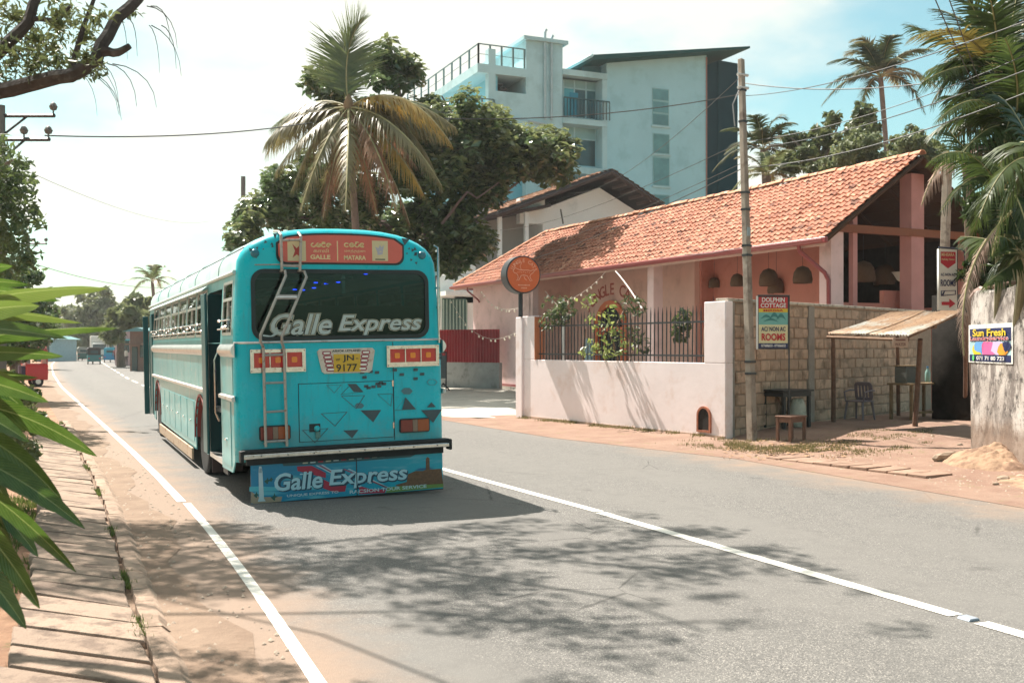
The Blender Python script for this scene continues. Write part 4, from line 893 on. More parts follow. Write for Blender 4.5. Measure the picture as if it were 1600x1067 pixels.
V, Fq = heap(11.4, 9.35, .45, .7, .11, 8, rot=R(-25)); o = fastmesh('earth_heap', V, Fq, MATS['loose_earth'], smooth=True); tag(o, 'low spread of loose earth at the right picture edge below the wall', 'earth heap')
rk = random.Random(8); M_STONE = mat('rubble', (.36, .27, .2), .95, .25, 8, rnd=.25)
for i, (px, py, s_) in enumerate(((1480, 716, .26), (1528, 720, .10), (1541, 725, .08), (1568, 741, .12), (1585, 744, .10), (1594, 738, .07), (1500, 700, .07), (1556, 748, .07), (1550, 712, .11))):
    q = gp(px, py, .1); mb = MB(); bm = bmesh.new(); bmesh.ops.create_icosphere(bm, subdivisions=2, radius=1)
    for v in bm.verts: v.co = Vector((v.co.x * 1.3, v.co.y, v.co.z * .6)) * s_ * .6 * (1 + .35 * mnoise.noise(v.co * 1.5 + Vector((i * 3, 0, 0))))
    me = bpy.data.meshes.new('stone'); bm.to_mesh(me); bm.free(); me.materials.append(M_STONE)
    lb = ['pale kerb-like block lying left of the earth heap', 'stone on the upper left of the earth heap', 'brown clod on the crest of the earth heap', 'dark stone at the right foot of the earth heap', 'pale stone at the right foot of the earth heap', 'small stone beside the wall at the right picture edge', 'small stone left of the wall corner', 'small dark stone below the earth heap', 'brown clod resting high on the earth heap against the wall'][i]
    o = link('stone', me, None, (q.x, q.y, verge_z(q.x, q.y) + s_ * .15), (0, 0, i)); tag(o, lb, 'stone', 'rubble by the stained wall')
    if i == 0: o.scale = (1.3, .7, 1)

# grass and weeds along the wall foot (nobody could count them)
def grass(name, pts, m_, h0, h1, seed=0):
    rg = np.random.default_rng(seed); n_ = len(pts); P = np.array(pts); an = rg.random(n_) * 6.28; w_ = .006 + .006 * rg.random(n_); hh = h0 + (h1 - h0) * rg.random(n_); ln = (rg.random(n_) - .2) * .6
    dx, dy = np.cos(an), np.sin(an); a_ = P + np.stack([-dy * w_, dx * w_, 0 * w_], 1); b_ = P - np.stack([-dy * w_, dx * w_, 0 * w_], 1)
    m1 = P + np.stack([dx * ln * hh * .4, dy * ln * hh * .4, hh * .6], 1); t_ = P + np.stack([dx * ln * hh, dy * ln * hh, hh], 1)
    V = np.stack([a_, b_, m1, t_], 1).reshape(-1, 3); i = np.arange(n_)[:, None] * 4; Fq = np.concatenate([i + np.array([[0, 1, 2]]), i + np.array([[0, 2, 3]]), ], 0)
    o = fastmesh(name, V, Fq, m_); o['kind'] = 'stuff'; return o
rgp = random.Random(22)
def scatter(fn, n_):
    out = []
    while len(out) < n_:
        q = fn()
        if q: out.append(q)
    return out
def f1():
    s_ = rgp.random(); a_ = gp(1130, 694, .05); b_ = gp(1330, 700, .12); q = a_.lerp(b_, s_); x = q.x + rgp.gauss(0, .35); y = q.y + rgp.gauss(.2, .45)
    if mnoise.noise(Vector((x * 1.6, y * 1.6, 1))) < -.05: return None
    if (Vector((x, y, 0)) - WA).dot(Vector((wd.y, -wd.x, 0))) > -.03 and y > 16.1 and x < 11.6: return None
    return (x, y, verge_z(x, y) - .005)
M_GRASS = leafmat('dry_grass', (.12, .12, .045), (.27, .23, .11), .7, .3, 6, (.36, .30, .17), spec=.2)
grass('grass', scatter(f1, 4200), M_GRASS, .02, .08, 1)
def f2():
    s_ = rgp.random() * (WLn + .2); q = WA + wd * s_ + Vector((-wd.y, wd.x, 0)) * (abs(rgp.gauss(0, .09)) + .03)
    if mnoise.noise(Vector((s_ * 1.5, 0, 1))) < -.1: return None
    return (q.x, q.y, verge_z(q.x, q.y) - .005)
grass('grass', scatter(f2, 1500), M_GRASS, .02, .09, 2)
def f3():
    x = rgp.uniform(-1.6, -.12); y = rgp.uniform(3, 16)
    if mnoise.noise(Vector((x * 2, y * 1.2, 5))) < -.02 + (.25 if x > -.3 else 0): return None
    return (x + xo(y), y, .018)
M_GRASS2 = leafmat('verge_grass', (.05, .09, .02), (.16, .20, .06), .6, .3, 5, (.24, .22, .10), spec=.25)
grass('grass', scatter(f3, 12000), M_GRASS2, .02, .10, 3)
def f4():
    y = rgp.uniform(6, 26); x = .47 + rgp.gauss(0, .03) + xo(y)
    if mnoise.noise(Vector((y * 1.4, 2, 5))) < .12: return None
    return (x, y, .04)
grass('grass', scatter(f4, 1600), M_GRASS2, .015, .06, 4)
def f5():
    q = gp(rgp.uniform(1300, 1460), rgp.uniform(676, 700), .12); x, y = q.x, q.y
    if mnoise.noise(Vector((x * 1.8, y * 1.8, 9))) < .1: return None
    return (x, y, verge_z(x, y) - .004)
grass('grass', scatter(f5, 1600), M_GRASS, .01, .05, 5)

# litter of dry leaves on the verge
lm = []
for i in range(260):
    q = gp(rgp.uniform(1130, 1330), rgp.uniform(688, 712), .08); s_ = rgp.uniform(.02, .05); a_ = rgp.random() * 6.3
    z = verge_z(q.x, q.y) + .008; lm += [(q.x + s_ * math.cos(a_ + t_), q.y + s_ * math.sin(a_ + t_), z + rgp.uniform(0, .02)) for t_ in (0, 1.3, 3.14, 4.5)]
tag(fastmesh('dry_leaf_litter', lm, [(4 * i, 4 * i + 1, 4 * i + 2, 4 * i + 3) for i in range(260)], mat('dry_leaf', (.34, .2, .11), .9, .3, 9)), kind='stuff')

# small stones and clods scattered over the verges
pv_, pf_, rgs = [], [], random.Random(5)
for i in range(1500):
    if i % 5: q = gp(rgs.uniform(1000, 1600), rgs.uniform(690, 790), .05)
    else: q = Vector((rgs.uniform(.6, 1.25) + xo(8), rgs.uniform(4, 20), 0))
    if i % 5 and q.x < interp(XR, q.y) - .8 + rgs.uniform(-.4, .3): continue
    if q.y > 15.6 and q.x > 11.3: continue
    z = (verge_z(q.x, q.y) if i % 5 else .018); s_ = rgs.uniform(.006, .022); a_ = rgs.random() * 6; b_ = len(pv_)
    pv_ += [(q.x + s_ * math.cos(a_ + k_ * 1.57) * rgs.uniform(.7, 1.3), q.y + s_ * math.sin(a_ + k_ * 1.57) * rgs.uniform(.7, 1.3), z - .002) for k_ in range(4)] + [(q.x, q.y, z + s_ * .8)]
    pf_ += [(b_ + k_, b_ + (k_ + 1) % 4, b_ + 4) for k_ in range(4)]
tag(fastmesh('gravel', pv_, pf_, mat('gravel_stone', (.34, .27, .21), .95, .35, 30)), kind='stuff')
# ============================================================ THE BUS
BX, BY = 3.12, 11.9
bus = empty('bus', (BX, BY, 0), 0, 'turquoise Galle Express bus seen from behind, in the left lane', 'bus')
ROLL = -.021
def rear(px, py):      # photo pixel -> (x, z) on the rear face, body axes
    v = onY(px, py, BY); x = v.x - BX; return x + v.z * .021, v.z - x * .021
def bp(name, mb, m_, parent=None, **kw):
    o = mb.build(name, m_, parent or bus, **kw)
    if parent is None: o.rotation_euler = (0, ROLL, 0)
    return o
RM = Matrix.Rotation(ROLL, 4, 'Y')
def rp(name, me, m_, y=0., parent=None):     # flat mesh in local (x, z) put on the rear face, its back at distance y from it
    if m_: me.materials.append(m_)
    o = link(name, me, parent or bus)
    M_ = frame((0, -y, 0), (1, 0, 0), (0, -1, 0))
    if parent is None: o.matrix_local = RM @ M_
    elif parent.get('_fr'): pass
    else: o.matrix_local = M_
    return o
def sub(name, me, m_, par, y=0.):            # sub-part of a rear part that itself uses the rear frame
    me.materials.append(m_); o = link(name, me, par); o.location = (0, 0, y); return o
m, n, k, p = nodes('turquoise_bus_paint'); g = G(n, k)
a = g.mix(g.ss(g.noise(1.3, 5), .3, .7), (.0, .47, .56), (.0, .54, .62)); a = g.mix(g.m('MULTIPLY', g.ss(g.noise(2.2, 7, .75, stretch=(6, 6, .55)), .52, .72), .55), a, (.05, .26, .28))
szt = n.new('ShaderNodeSeparateXYZ'); k.new(g.geo.outputs['Position'], szt.inputs[0]); dst = g.ss(g.m('ADD', szt.outputs[2], g.m('MULTIPLY', g.noise(3.5, 7, .75), 1.3)), 1.75, 1.15); a = g.mix(g.m('MULTIPLY', dst, .5), a, (.17, .24, .22))
a = g.mix(g.m('MULTIPLY', g.ss(g.noise(11, 8, .8), .66, .70), .7), a, (.10, .09, .075)); k.new(a, p.inputs['Base Color']); k.new(g.ss(g.noise(4, 6, .7), .3, .7, .22, .5), p.inputs['Roughness']); p.inputs['Specular IOR Level'].default_value = .3; p.inputs['Coat Weight'].default_value = .15; p.inputs['Coat Roughness'].default_value = .1
g.bump(g.noise(2.6, 3, .5), .22, .03, p); M_TEAL = m
M_TEALS = mat('worn_turquoise_side', (.11, .42, .44), .32, .12, 3.0, (.30, .46, .45), .18, 5.6, coat=.2)
M_ROOF = mat('bus_roof', (.50, .66, .64), .30, .10, 1.5, (.30, .55, .55), .3, 1.2)  # roof turquoise paled to carry the sun's glare
M_ALU = mat('worn_aluminium', (.66, .65, .62), .32, .12, 8, (.36, .30, .26), .15, 12, metal=.85)
M_GLASS = glass('bus_glass', (.42, .50, .50)); M_RGLASS = glass('rear_glass', (.38, .48, .48))
M_RUB = flat('window_rubber', (.012, .02, .02), .5)
def profile(zb=.5):
    L = [(-1.25, zb), (-1.25, 1.0), (-1.25, 1.4), (-1.25, 1.85), (-1.225, 2.25), (-1.2, 2.65)]; n_ = 18; A = []
    for i in range(1, n_):
        t = math.pi * i / n_; c_, s_ = math.cos(t), math.sin(t); e = 2 / 2.6
        A.append((-1.2 * math.copysign(abs(c_) ** e, c_), 2.65 + .53 * abs(s_) ** e))
    return L + A + [(-x, z) for x, z in reversed(L)]
def inset(P, d):
    out = []
    for i, p_ in enumerate(P):
        a_ = Vector(P[max(i - 1, 0)]); b_ = Vector(P[min(i + 1, len(P) - 1)]); t = (b_ - a_).normalized(); out.append((p_[0] + t.y * d, p_[1] - t.x * d))
    return out
PF = profile(); LB = 12.0
def ring(y0, r_, sgn, name, m_):
    mb = MB(); rows = []
    for k_ in range(7):
        ph = R(90 * k_ / 6); rows.append([(x, y0 + sgn * r_ * (1 - math.cos(ph)), z) for x, z in inset(PF, r_ * (1 - math.sin(ph)))])
    n_ = len(PF); vs_ = [v for r0 in rows for v in r0]
    fs = [(k_ * n_ + i, k_ * n_ + i + 1, (k_ + 1) * n_ + i + 1, (k_ + 1) * n_ + i) for k_ in range(6) for i in range(n_ - 1)]
    return bp(name, mb.add(vs_, fs), m_, ang=60)
ring(0, .14, 1, 'rear_corner', M_TEAL); ring(LB, .25, -1, 'front_corner', M_TEAL)
# roof
i0 = 5; RP = PF[i0:len(PF) - i0]; n_ = len(RP); ys = [.14, 2, 4, 6, 8, 10, LB - .25]; mb = MB()
mb.add([(x, y, z) for y in ys for x, z in RP] + [(x * .985, y, z - .03) for y in ys for x, z in RP], [(j * n_ + i, j * n_ + i + 1, (j + 1) * n_ + i + 1, (j + 1) * n_ + i) for j in range(len(ys) - 1) for i in range(n_ - 1)] + [((len(ys) + j) * n_ + i + 1, (len(ys) + j) * n_ + i, (len(ys) + j + 1) * n_ + i, (len(ys) + j + 1) * n_ + i + 1) for j in range(len(ys) - 1) for i in range(n_ - 1)])
bp('roof', mb, M_ROOF, ang=60)
mb = MB().bb(-.5, .3, 2.2, 3.1, 3.13, 3.22); bp('roof_hatch', mb, M_ROOF, bevel=.03)
for y in (1.5, 3.9, 5.9, 7.9, 9.9):
    bp('roof_rib', MB().tube([(x * 1.004, y, z + .006) for x, z in RP], .006, 5), M_ROOF)
# drip rails
for s_ in (-1, 1):
    bp('drip_rail', MB().tube([(s_ * 1.215, .12, 2.66), (s_ * 1.215, LB - .2, 2.66)], .026, 6), mat('pale_rail', (.48, .62, .60), .35, .1, 6))
bp('rain_visor', MB().prism([(-1.23, 2.60), (-1.30, 2.545), (-1.305, 2.56), (-1.23, 2.62)], 2.3, 10.9), MATS['pale_rail'])
# rear plate with window opening
RWx0, RWx1, RWz0, RWz1 = -1.02, 1.03, 1.905, 2.655
rpout = inset(PF, .14); rpo = [(x, z) for x, z in rpout]
winhole = rrect(RWx0, RWx1, RWz0, RWz1, .13, 6)
rp('rear_panel', plate_mesh(rpo, [winhole], .02), M_TEAL, -.02)
rp('window_rubber', plate_mesh(rrect(RWx0 - .035, RWx1 + .035, RWz0 - .035, RWz1 + .035, .15, 6), [rrect(RWx0 + .012, RWx1 - .012, RWz0 + .012, RWz1 - .012, .12, 6)], .028), M_RUB, -.012)
rw = rp('rear_window', plate_mesh(rrect(RWx0, RWx1, RWz0, RWz1, .13, 6), [], .006), M_RGLASS, -.012)
M_GOLD = flat('cream_outline_vinyl', (.55, .50, .36), .35); M_PVINYL = flat('pale_vinyl', (.46, .52, .49), .3)
(tx0, tz0), (tx1, tz1) = rear(414, 521), rear(661, 489)
tw, thh, tcx, tcz = 1.80, .235, .10, 2.055
def tm(s, h, w_, off, x, y, sh=.0, sp=1.): return T(text_mesh(s, h, w_, off, sh, .0016, sp), x, y)
tz_ = math.atan2(.0, 1)
for (s_, x_, w_) in (('Galle', tcx - .585, .70), ('Express', tcx + .36, 1.02)):
    for (off, m_, z_) in ((.055, M_GOLD, .008), (.034, M_RUB, .0105), (.014, M_PVINYL, .013)):
        sub('window_lettering', tm(s_, thh + off * .5, w_ + off * .5, off, x_, tcz + (.0 if s_ == 'Galle' else -.02), .28), m_, rw, z_)
# swash tails of the script
sw = MB(); sw.tube([(-.93, 1.93, .012), (-.84, 1.915, .012), (-.76, 1.96, .012), (-.78, 2.02, .012)], .016, 5); o = sw.build('lettering_swash', M_PVINYL, rw)
# dark film on the lower half of the window
sub('dark_film', plate_mesh([(RWx0 + .02, RWz0 + .08), (RWx0 + .1, RWz0 + .015), (RWx1 - .1, RWz0 + .015), (RWx1 - .02, RWz0 + .08), (RWx1 - .02, 2.26), (RWx0 + .02, 2.28)], [], .001), flat('dark_window_film', (.012, .022, .026), .12), rw, -.004)
for z in (2.575, 2.405): bp('window_rail', MB().tube([(RWx0 + .03, .03, z), (RWx1 - .05, .03, z)], .011, 6), M_ALU)
bp('window_rail', MB().bb(.005, .045, .03, .045, 2.41, 2.62), M_ALU)
# side panels. left = -1
def side_outline():
    P = [(.13, .50), (.30, .36), (1.12, .34)]
    P += [(1.12, 1.85), (2.32, 1.85), (2.32, .38)]
    for yc in (3.1, 9.75):
        P += [(yc - .60, .36), (yc - .60, .5)] + [(yc - .60 * math.cos(math.pi * i / 12), .50 + .62 * math.sin(math.pi * i / 12)) for i in range(1, 12)] + [(yc + .60, .5), (yc + .60, .32)]
    P += [(10.75, .34), (10.75, 1.85), (11.7, 1.85), (11.7, .34), (LB - .24, .5), (LB - .24, 1.86), (.13, 1.86)]
    return P
SO = side_outline()
# wall with notches is bounded above by the belt
SO = [p for p in SO]
def sp(name, me, m_, s_, off=0., tilt=False, parent=None):     # mesh in (y, z) plane put on the side s_ (-1 left, 1 right), th outward
    me.materials.append(m_); o = link(name, me, parent or bus)
    M_ = Matrix(((0, 0, s_, s_ * (1.235 + off)), (1, 0, 0, 0), (0, 1, 0, 0), (0, 0, 0, 1)))
    if tilt:
        a_ = math.atan2(.05, .8); M_ = Matrix.Translation((s_ * 1.25, 0, 1.85)) @ Matrix.Rotation(-s_ * a_, 4, 'Y') @ Matrix.Translation((-s_ * 1.25, 0, -1.85)) @ M_
    o.matrix_local = (RM if parent is None else Matrix()) @ M_; return o
sp('side_wall', plate_mesh(SO, [], .015), M_TEALS, -1)
SR = [(.13, .5), (.3, .36), (2.4, .36)]
for yc in (3.1, 9.75): SR += [(yc - .60, .5)] + [(yc - .60 * math.cos(math.pi * i / 12), .50 + .62 * math.sin(math.pi * i / 12)) for i in range(1, 12)] + [(yc + .60, .5), (yc + .60, .34)]
SR += [(11.5, .36), (LB - .24, .5), (LB - .24, 1.86), (.13, 1.86)]
sp('side_wall', plate_mesh(SR, [], .015), M_TEAL, 1)
# window band
bays = [(.26, .98)] + [(2.46 + i * 1.19, 2.46 + i * 1.19 + 1.07) for i in range(7)]
holes = [rrect(a_, b_, 1.95, 2.575, .05, 3) for a_, b_ in bays]
UO = [(.13, 1.845), (1.10, 1.845), (1.10, 2.52), (2.34, 2.52), (2.34, 1.845), (10.75, 1.845), (10.75, 2.5), (11.7, 2.5), (11.7, 1.845), (LB - .24, 1.845), (LB - .24, 2.66), (.13, 2.66)]
sp('window_band', plate_mesh(UO, holes, .015), M_TEALS, -1, 0, True)
rb_ = [(.3 + i * 1.19, .3 + i * 1.19 + 1.07) for i in range(9)]
sp('window_band', plate_mesh(rect(.13, LB - .24, 1.845, 2.66), [rrect(a_, b_, 1.95, 2.575, .05, 3) for a_, b_ in rb_], .015), M_TEAL, 1, 0, True)
for s_, bb_ in ((-1, bays), (1, rb_)):
    for a_, b_ in bb_:
        c_ = (a_ + b_) / 2
        fr_ = plate_mesh(rrect(a_ - .005, b_ + .005, 1.945, 2.58, .05, 3), [rect(a_ + .03, c_ - .015, 1.98, 2.35), rect(c_ + .015, b_ - .03, 1.98, 2.35), rect(a_ + .03, b_ - .03, 2.385, 2.55)], .024)
        w_ = sp('side_window', fr_, M_ALU, s_, -.004, True)
        for (y0, y1, z0, z1, d_) in ((a_ + .03, c_ - .015, 1.98, 2.35, .006), (c_ + .015, b_ - .03, 1.98, 2.35, .013), (a_ + .03, b_ - .03, 2.385, 2.55, .010)):
            sub('pane', plate_mesh(rect(y0 - .006, y1 + .006, z0 - .006, z1 + .006), [], .003), M_GLASS, w_, d_)
# chrome guard bars outside the left windows, with bright knobs added for the glints on them
for (y0, y1) in ((.2, 1.05), (2.4, 10.7)):
    for z in (2.02, 2.12): bp('guard_bar', MB().tube([(-1.265 + .06 * (z - 1.85) / .8 - .03, y0, z), (-1.265 - .03 + .06 * (z - 1.85) / .8, y1, z)], .011, 6), M_CHROME)
fer = None
for a_, b_ in bays:
    for y in (a_ + .15, (a_ + b_) / 2, b_ - .1):
        mb = MB().lathe([(.005, -.05), (.018, -.03), (.022, 0), (.018, .03), (.005, .05)], 8, M=Matrix.Translation((-1.29, y, 2.07 + .05 * math.sin(y * 9))) @ Matrix.Rotation(R(90), 4, 'X')); bp('glint_knob', mb, flat('bright_chrome', (.85, .84, .8), .12, metal=1))
# belt mouldings
for s_, segs in ((-1, ((.02, 1.10), (2.34, 10.73))), (1, ((.02, LB - .3),))):
    for y0, y1 in segs:
        pf_ = [(s_ * (1.248 + .045 * math.sin(math.pi * i / 8)), 1.69 + .155 * i / 8) for i in range(9)]
        bp('belt_moulding', MB().prism(pf_, y0, y1), M_ALU)
        bp('side_rail', MB().prism([(s_ * 1.25, 1.185), (s_ * 1.285, 1.195), (s_ * 1.29, 1.235), (s_ * 1.25, 1.25)], y0 + (.02 if y0 < 1 else 0), y1), mat('pale_moulding', (.60, .60, .56), .35, .1, 5, (.35, .22, .15), .2, 8))
bp('belt_moulding', MB().tube([(-1.24, .10, 1.853), (-1.19, .02, 1.853), (-1.10, -.012, 1.853), (1.10, -.012, 1.853), (1.19, .02, 1.853), (1.24, .10, 1.853)], .014, 6), M_ALU)
# riveted panels on the left flank
yy = [2.36, 3.25, 4.15, 5.05, 5.95, 6.85, 7.75, 8.65, 9.55, 10.7]
for a_, b_ in zip([.16] + yy[:-1], [1.08] + yy[1:]):
    sp('side_panel', plate_mesh(rect(a_ + .008, b_ - .008, 1.262, 1.682), [], .004), M_TEALS, -1, .016)
for a_, b_, z0, z1 in ((.34, 1.06, .42, 1.17), (3.85, 4.7, .42, 1.02), (4.74, 5.6, .42, 1.02), (5.64, 6.5, .42, 1.02), (6.54, 7.4, .42, 1.02), (7.44, 8.3, .42, 1.02), (8.34, 9.05, .42, 1.02)):
    w_ = sp('locker_door', plate_mesh(rrect(a_ + .012, b_ - .012, z0, z1, .02, 2), [], .006), M_TEALS, -1, .016)
    sub('handle', plate_mesh(rect((a_ + b_) / 2 - .06, (a_ + b_) / 2 + .06, z0 + .28, z0 + .305), [], .018), MATS['bright_chrome'], w_, .004)
mb = MB().prism([(-1.27, .33), (-1.30, .33), (-1.30, .16), (-1.27, .16)], 3.85, 9.05); bp('side_guard', mb, mat('buff_boards', (.50, .37, .26), .6, .15, 5, (.3, .16, .09), .3, 5), bevel=.006)
for yc in (3.1, 9.75):
    me = plate_mesh([(yc - .63 * math.cos(math.pi * i / 14), .50 + .65 * math.sin(math.pi * i / 14)) for i in range(15)] + [(yc + .60 * math.cos(math.pi * i / 14), .50 + .62 * math.sin(math.pi * i / 14)) for i in range(15)], [], .03)
    sp('wheel_arch_trim', me, flat('maroon_trim', (.22, .04, .035), .5), -1, .004)
    bp('wheel_arch_liner', MB().add([(x, yc - .6 * math.cos(math.pi * i / 14), .5 + .62 * math.sin(math.pi * i / 14)) for i in range(15) for x in (-1.235, -.7)], [(2 * i, 2 * i + 1, 2 * i + 3, 2 * i + 2) for i in range(14)]), MATS['maroon_trim'])
# under-body, floor, interior
M_IN = flat('dark_interior_grey', (.035, .045, .048), .8)
bp('floor', MB().bb(-1.2, 1.2, .1, LB - .3, .98, 1.03), M_IN)
bp('chassis', MB().bb(-.45, -.33, .2, 11.2, .48, .74).bb(.33, .45, .2, 11.2, .48, .74).bb(-1.0, 1.0, .1, .2, .55, .7).bb(-.5, .5, 1.2, 2.0, .35, .7).bb(-1.05, -.6, 6.0, 7.2, .42, .9).bb(-.8, .8, 3.0, 3.2, .42, .58).bb(-.8, .8, 9.65, 9.85, .42, .55), M_BLACK)
bp('ceiling', MB().bb(-1.1, 1.1, .15, LB - .4, 2.93, 2.95), flat('cabin_ceiling', (.10, .11, .12), .7))
bp('front_wall', MB().bb(-1.1, 1.1, LB - .06, LB - .02, .45, 1.75), M_TEAL)
sp_o = plate_mesh(rrect(-1.1, 1.1, 1.75, 2.85, .12), [rrect(-1.0, -.05, 1.85, 2.65, .1), rrect(.05, 1.0, 1.85, 2.65, .1)], .03); sp_o.materials.append(M_TEAL); o = link('windscreen_frame', sp_o, bus); o.matrix_local = RM @ frame((0, LB - .04, 0), (1, 0, 0), (0, -1, 0))
ws_ = plate_mesh(rrect(-1.05, 1.05, 1.8, 2.7, .1), [], .005); ws_.materials.append(M_GLASS); o = link('windscreen', ws_, bus); o.matrix_local = RM @ frame((0, LB - .02, 0), (1, 0, 0), (0, -1, 0))
M_SEAT = flat('seat_cloth', (.06, .05, .09), .85)
seat = None
for i in range(10):
    for x in (-.72, .55):
        y = .75 + i * .98
        if x < 0 and 1.0 < y < 2.5: continue
        if seat is None:
            mb = MB().bb(-.42, .42, -.02, .08, .35, 1.08).bb(-.42, .42, 0, .45, .33, .45).bb(-.38, -.34, 0, .4, 0, .35).bb(.34, .38, 0, .4, 0, .35).tube([(-.40, .03, 1.08), (-.40, .03, 1.15), (.40, .03, 1.15), (.40, .03, 1.08)], .015, 6)
            so2 = bp('passenger_seat', mb, M_SEAT, bevel=.02); so2.location = (x, y, 1.03); seat = so2.data
        else: o = link('passenger_seat', seat, bus, (x, y, 1.03), (0, ROLL, 0))
for x in (-.35, .2): bp('grab_rail', MB().tube([(x, .3, 2.62), (x, 11, 2.62)], .014, 6), M_CHROME)
M_LED = flat('blue_led', (.02, .04, .4), .5, emit=(.02, .06, 1., 5.0))
for (px, py, w_) in ((500, 442, .05), (516, 444, .05), (467, 452, .05), (480, 453, .05), (497, 450, .05), (535, 442, .05), (578, 430, .05)):
    v = onY(px, py, BY + 1.6); bp('led_lamp', MB().bb(v.x - BX - .025, v.x - BX + .025, 1.6, 1.61, v.z - .006, v.z + .006), M_LED)
# doors (rear one folded open, front leaf sticking out)
M_DOOR = flat('door_dark_teal', (.012, .10, .11), .35)
bp('door_step', MB().bb(-1.24, -.8, 1.13, 2.31, .36, .42).bb(-1.0, -.7, 1.13, 2.31, .66, .70), M_ALU)
bp('step_side', MB().bb(-1.0, -.98, 1.13, 2.31, .40, 1.0).bb(-1.24, -.75, 1.11, 1.13, .34, 1.0).bb(-1.24, -.75, 2.31, 2.33, .34, 1.0), M_IN)
dl = bp('door_leaf', MB().bb(-1.32, -1.285, 1.95, 2.32, .42, 2.5), M_DOOR, bevel=.01)
bp('door_leaf', MB().bb(-1.24, -.85, 2.24, 2.28, .42, 2.5), M_DOOR, bevel=.01)
bp('door_leaf', MB().bb(-1.37, -1.26, 11.66, 11.70, .36, 2.46), M_DOOR, bevel=.01)
bp('door_leaf', MB().bb(-1.27, -1.24, 10.75, 11.2, .4, 2.46), M_DOOR, bevel=.01)
bp('door_rail', MB().tube([(-1.27, 1.16, .9), (-1.31, 1.17, 1.0), (-1.31, 1.17, 1.65), (-1.27, 1.16, 1.75)], .014, 6), M_CHROME)
bp('step_bracket', MB().bb(-1.24, -1.22, .75, 1.12, .28, .36), M_DARK)
# wheels
def wheel(x, y, z, dual, nm='wheel'):
    mb = MB(); r_ = .5
    prof = [(.30, -.13), (.40, -.14), (.47, -.135), (.495, -.11), (.5, -.05), (.5, .05), (.495, .11), (.47, .135), (.40, .14), (.30, .13)]
    My = Matrix.Rotation(R(90), 4, 'Y')
    tread = MB().lathe(prof, 36, M=My)
    for i in range(36):
        a_ = 2 * math.pi * i / 36
        tread.box((0, 0, 0), (.20, .03, .012), M=Matrix.Rotation(a_, 4, 'X') @ Matrix.Translation((0, 0, .503)))
    w_ = tread.build(nm, M_BLACK, bus, loc=(x, y, z))
    s_ = -1 if x < 0 else 1
    rim = MB().lathe([(.30, .13 * s_), (.29, .10 * s_), (.22, .06 * s_), (.20, -.02 * s_), (.13, -.02 * s_), (.12, .05 * s_), (.09, .08 * s_), (.0, .09 * s_)], 24, M=My, cap=False)
    rim.build('rim', mat('dusty_rim', (.45, .26, .16), .6, .2, 9), w_)
    lug = None
    for i in range(8):
        a_ = 2 * math.pi * i / 8; mb = MB().lathe([(.016, 0), (.016, .035), (.001, .04)], 6, M=Matrix.Translation((-.02 * s_ if s_ > 0 else .0, .165 * math.cos(a_), .165 * math.sin(a_))) @ Matrix.Rotation(R(90 * s_), 4, 'Y')); mb.build('wheel_nut', M_CHROME, w_)
    if dual: MB().lathe(prof, 36, M=My).build('inner_tyre', M_BLACK, bus, loc=(x - s_ * .31, y, z))
for s_ in (-1, 1): wheel(s_ * 1.08, 3.1, .5, True); wheel(s_ * 1.10, 9.75, .5, False)
for s_ in (-1, 1):
    for y in (2.42,): bp('mudflap', MB().bb(-1.2 if s_ < 0 else .8, -.8 if s_ < 0 else 1.2, y - .01, y + .01, .12, .6), mat('dark_flap', (.05, .03, .03), .8))
# ---- rear fittings
def R2(pts): return [rear(*p_) for p_ in pts]
# destination board
(sx0, sz0), (sx1, sz1) = rear(437, 411), rear(629, 412)
def topcurve(x, d=0): return 2.65 + .53 * (1 - (abs(x) / 1.2) ** 2.6) ** (1 / 2.6) - d
def signshape(e):
    x0, x1, z0 = -.745 + e, .745 - e, 2.765 + e; P = []
    for cx_, a0 in ((x1 - .09, -90), (x1 - .09, -0)):
        pass
    P += [(x1 - .10 + .10 * math.cos(R(a_)), z0 + .10 + .10 * math.sin(R(a_))) for a_ in range(-90, 1, 18)]
    n_ = 14; P += [(x1 - (x1 - x0) * i / n_, min(topcurve(x1 - (x1 - x0) * i / n_, .085 + e), 3.12) - (.05 if i in (0, n_) else 0)) for i in range(n_ + 1)]
    P += [(x0 + .10 + .10 * math.cos(R(a_)), z0 + .10 + .10 * math.sin(R(a_))) for a_ in range(180, 271, 18)]
    return P
db = rp('destination_board', plate_mesh(signshape(-.018), [], .015), M_RUB, .0)
sub('board_face', plate_mesh(signshape(.004), [], .004), flat('board_red', (.62, .12, .085), .35), db, .015)
M_BY = flat('board_yellow', (.72, .58, .30), .4)
def rt(s, px, py, h_, w_, off=.02, sh=0.): x, z = rear(px, py); return tm(s, h_, w_, off, x, z, sh)
sub('lettering', rt('GALLE', 500, 402, .052, .235, .035), M_BY, db, .0195); sub('lettering', rt('MATARA', 554, 403, .052, .265, .035), M_BY, db, .0195)
sub('lettering', rt('காலி', 501, 392, .042, .18, .006), M_BY, db, .0195); sub('lettering', rt('மாத்தறை', 554, 393, .040, .25, .006), M_BY, db, .0195)
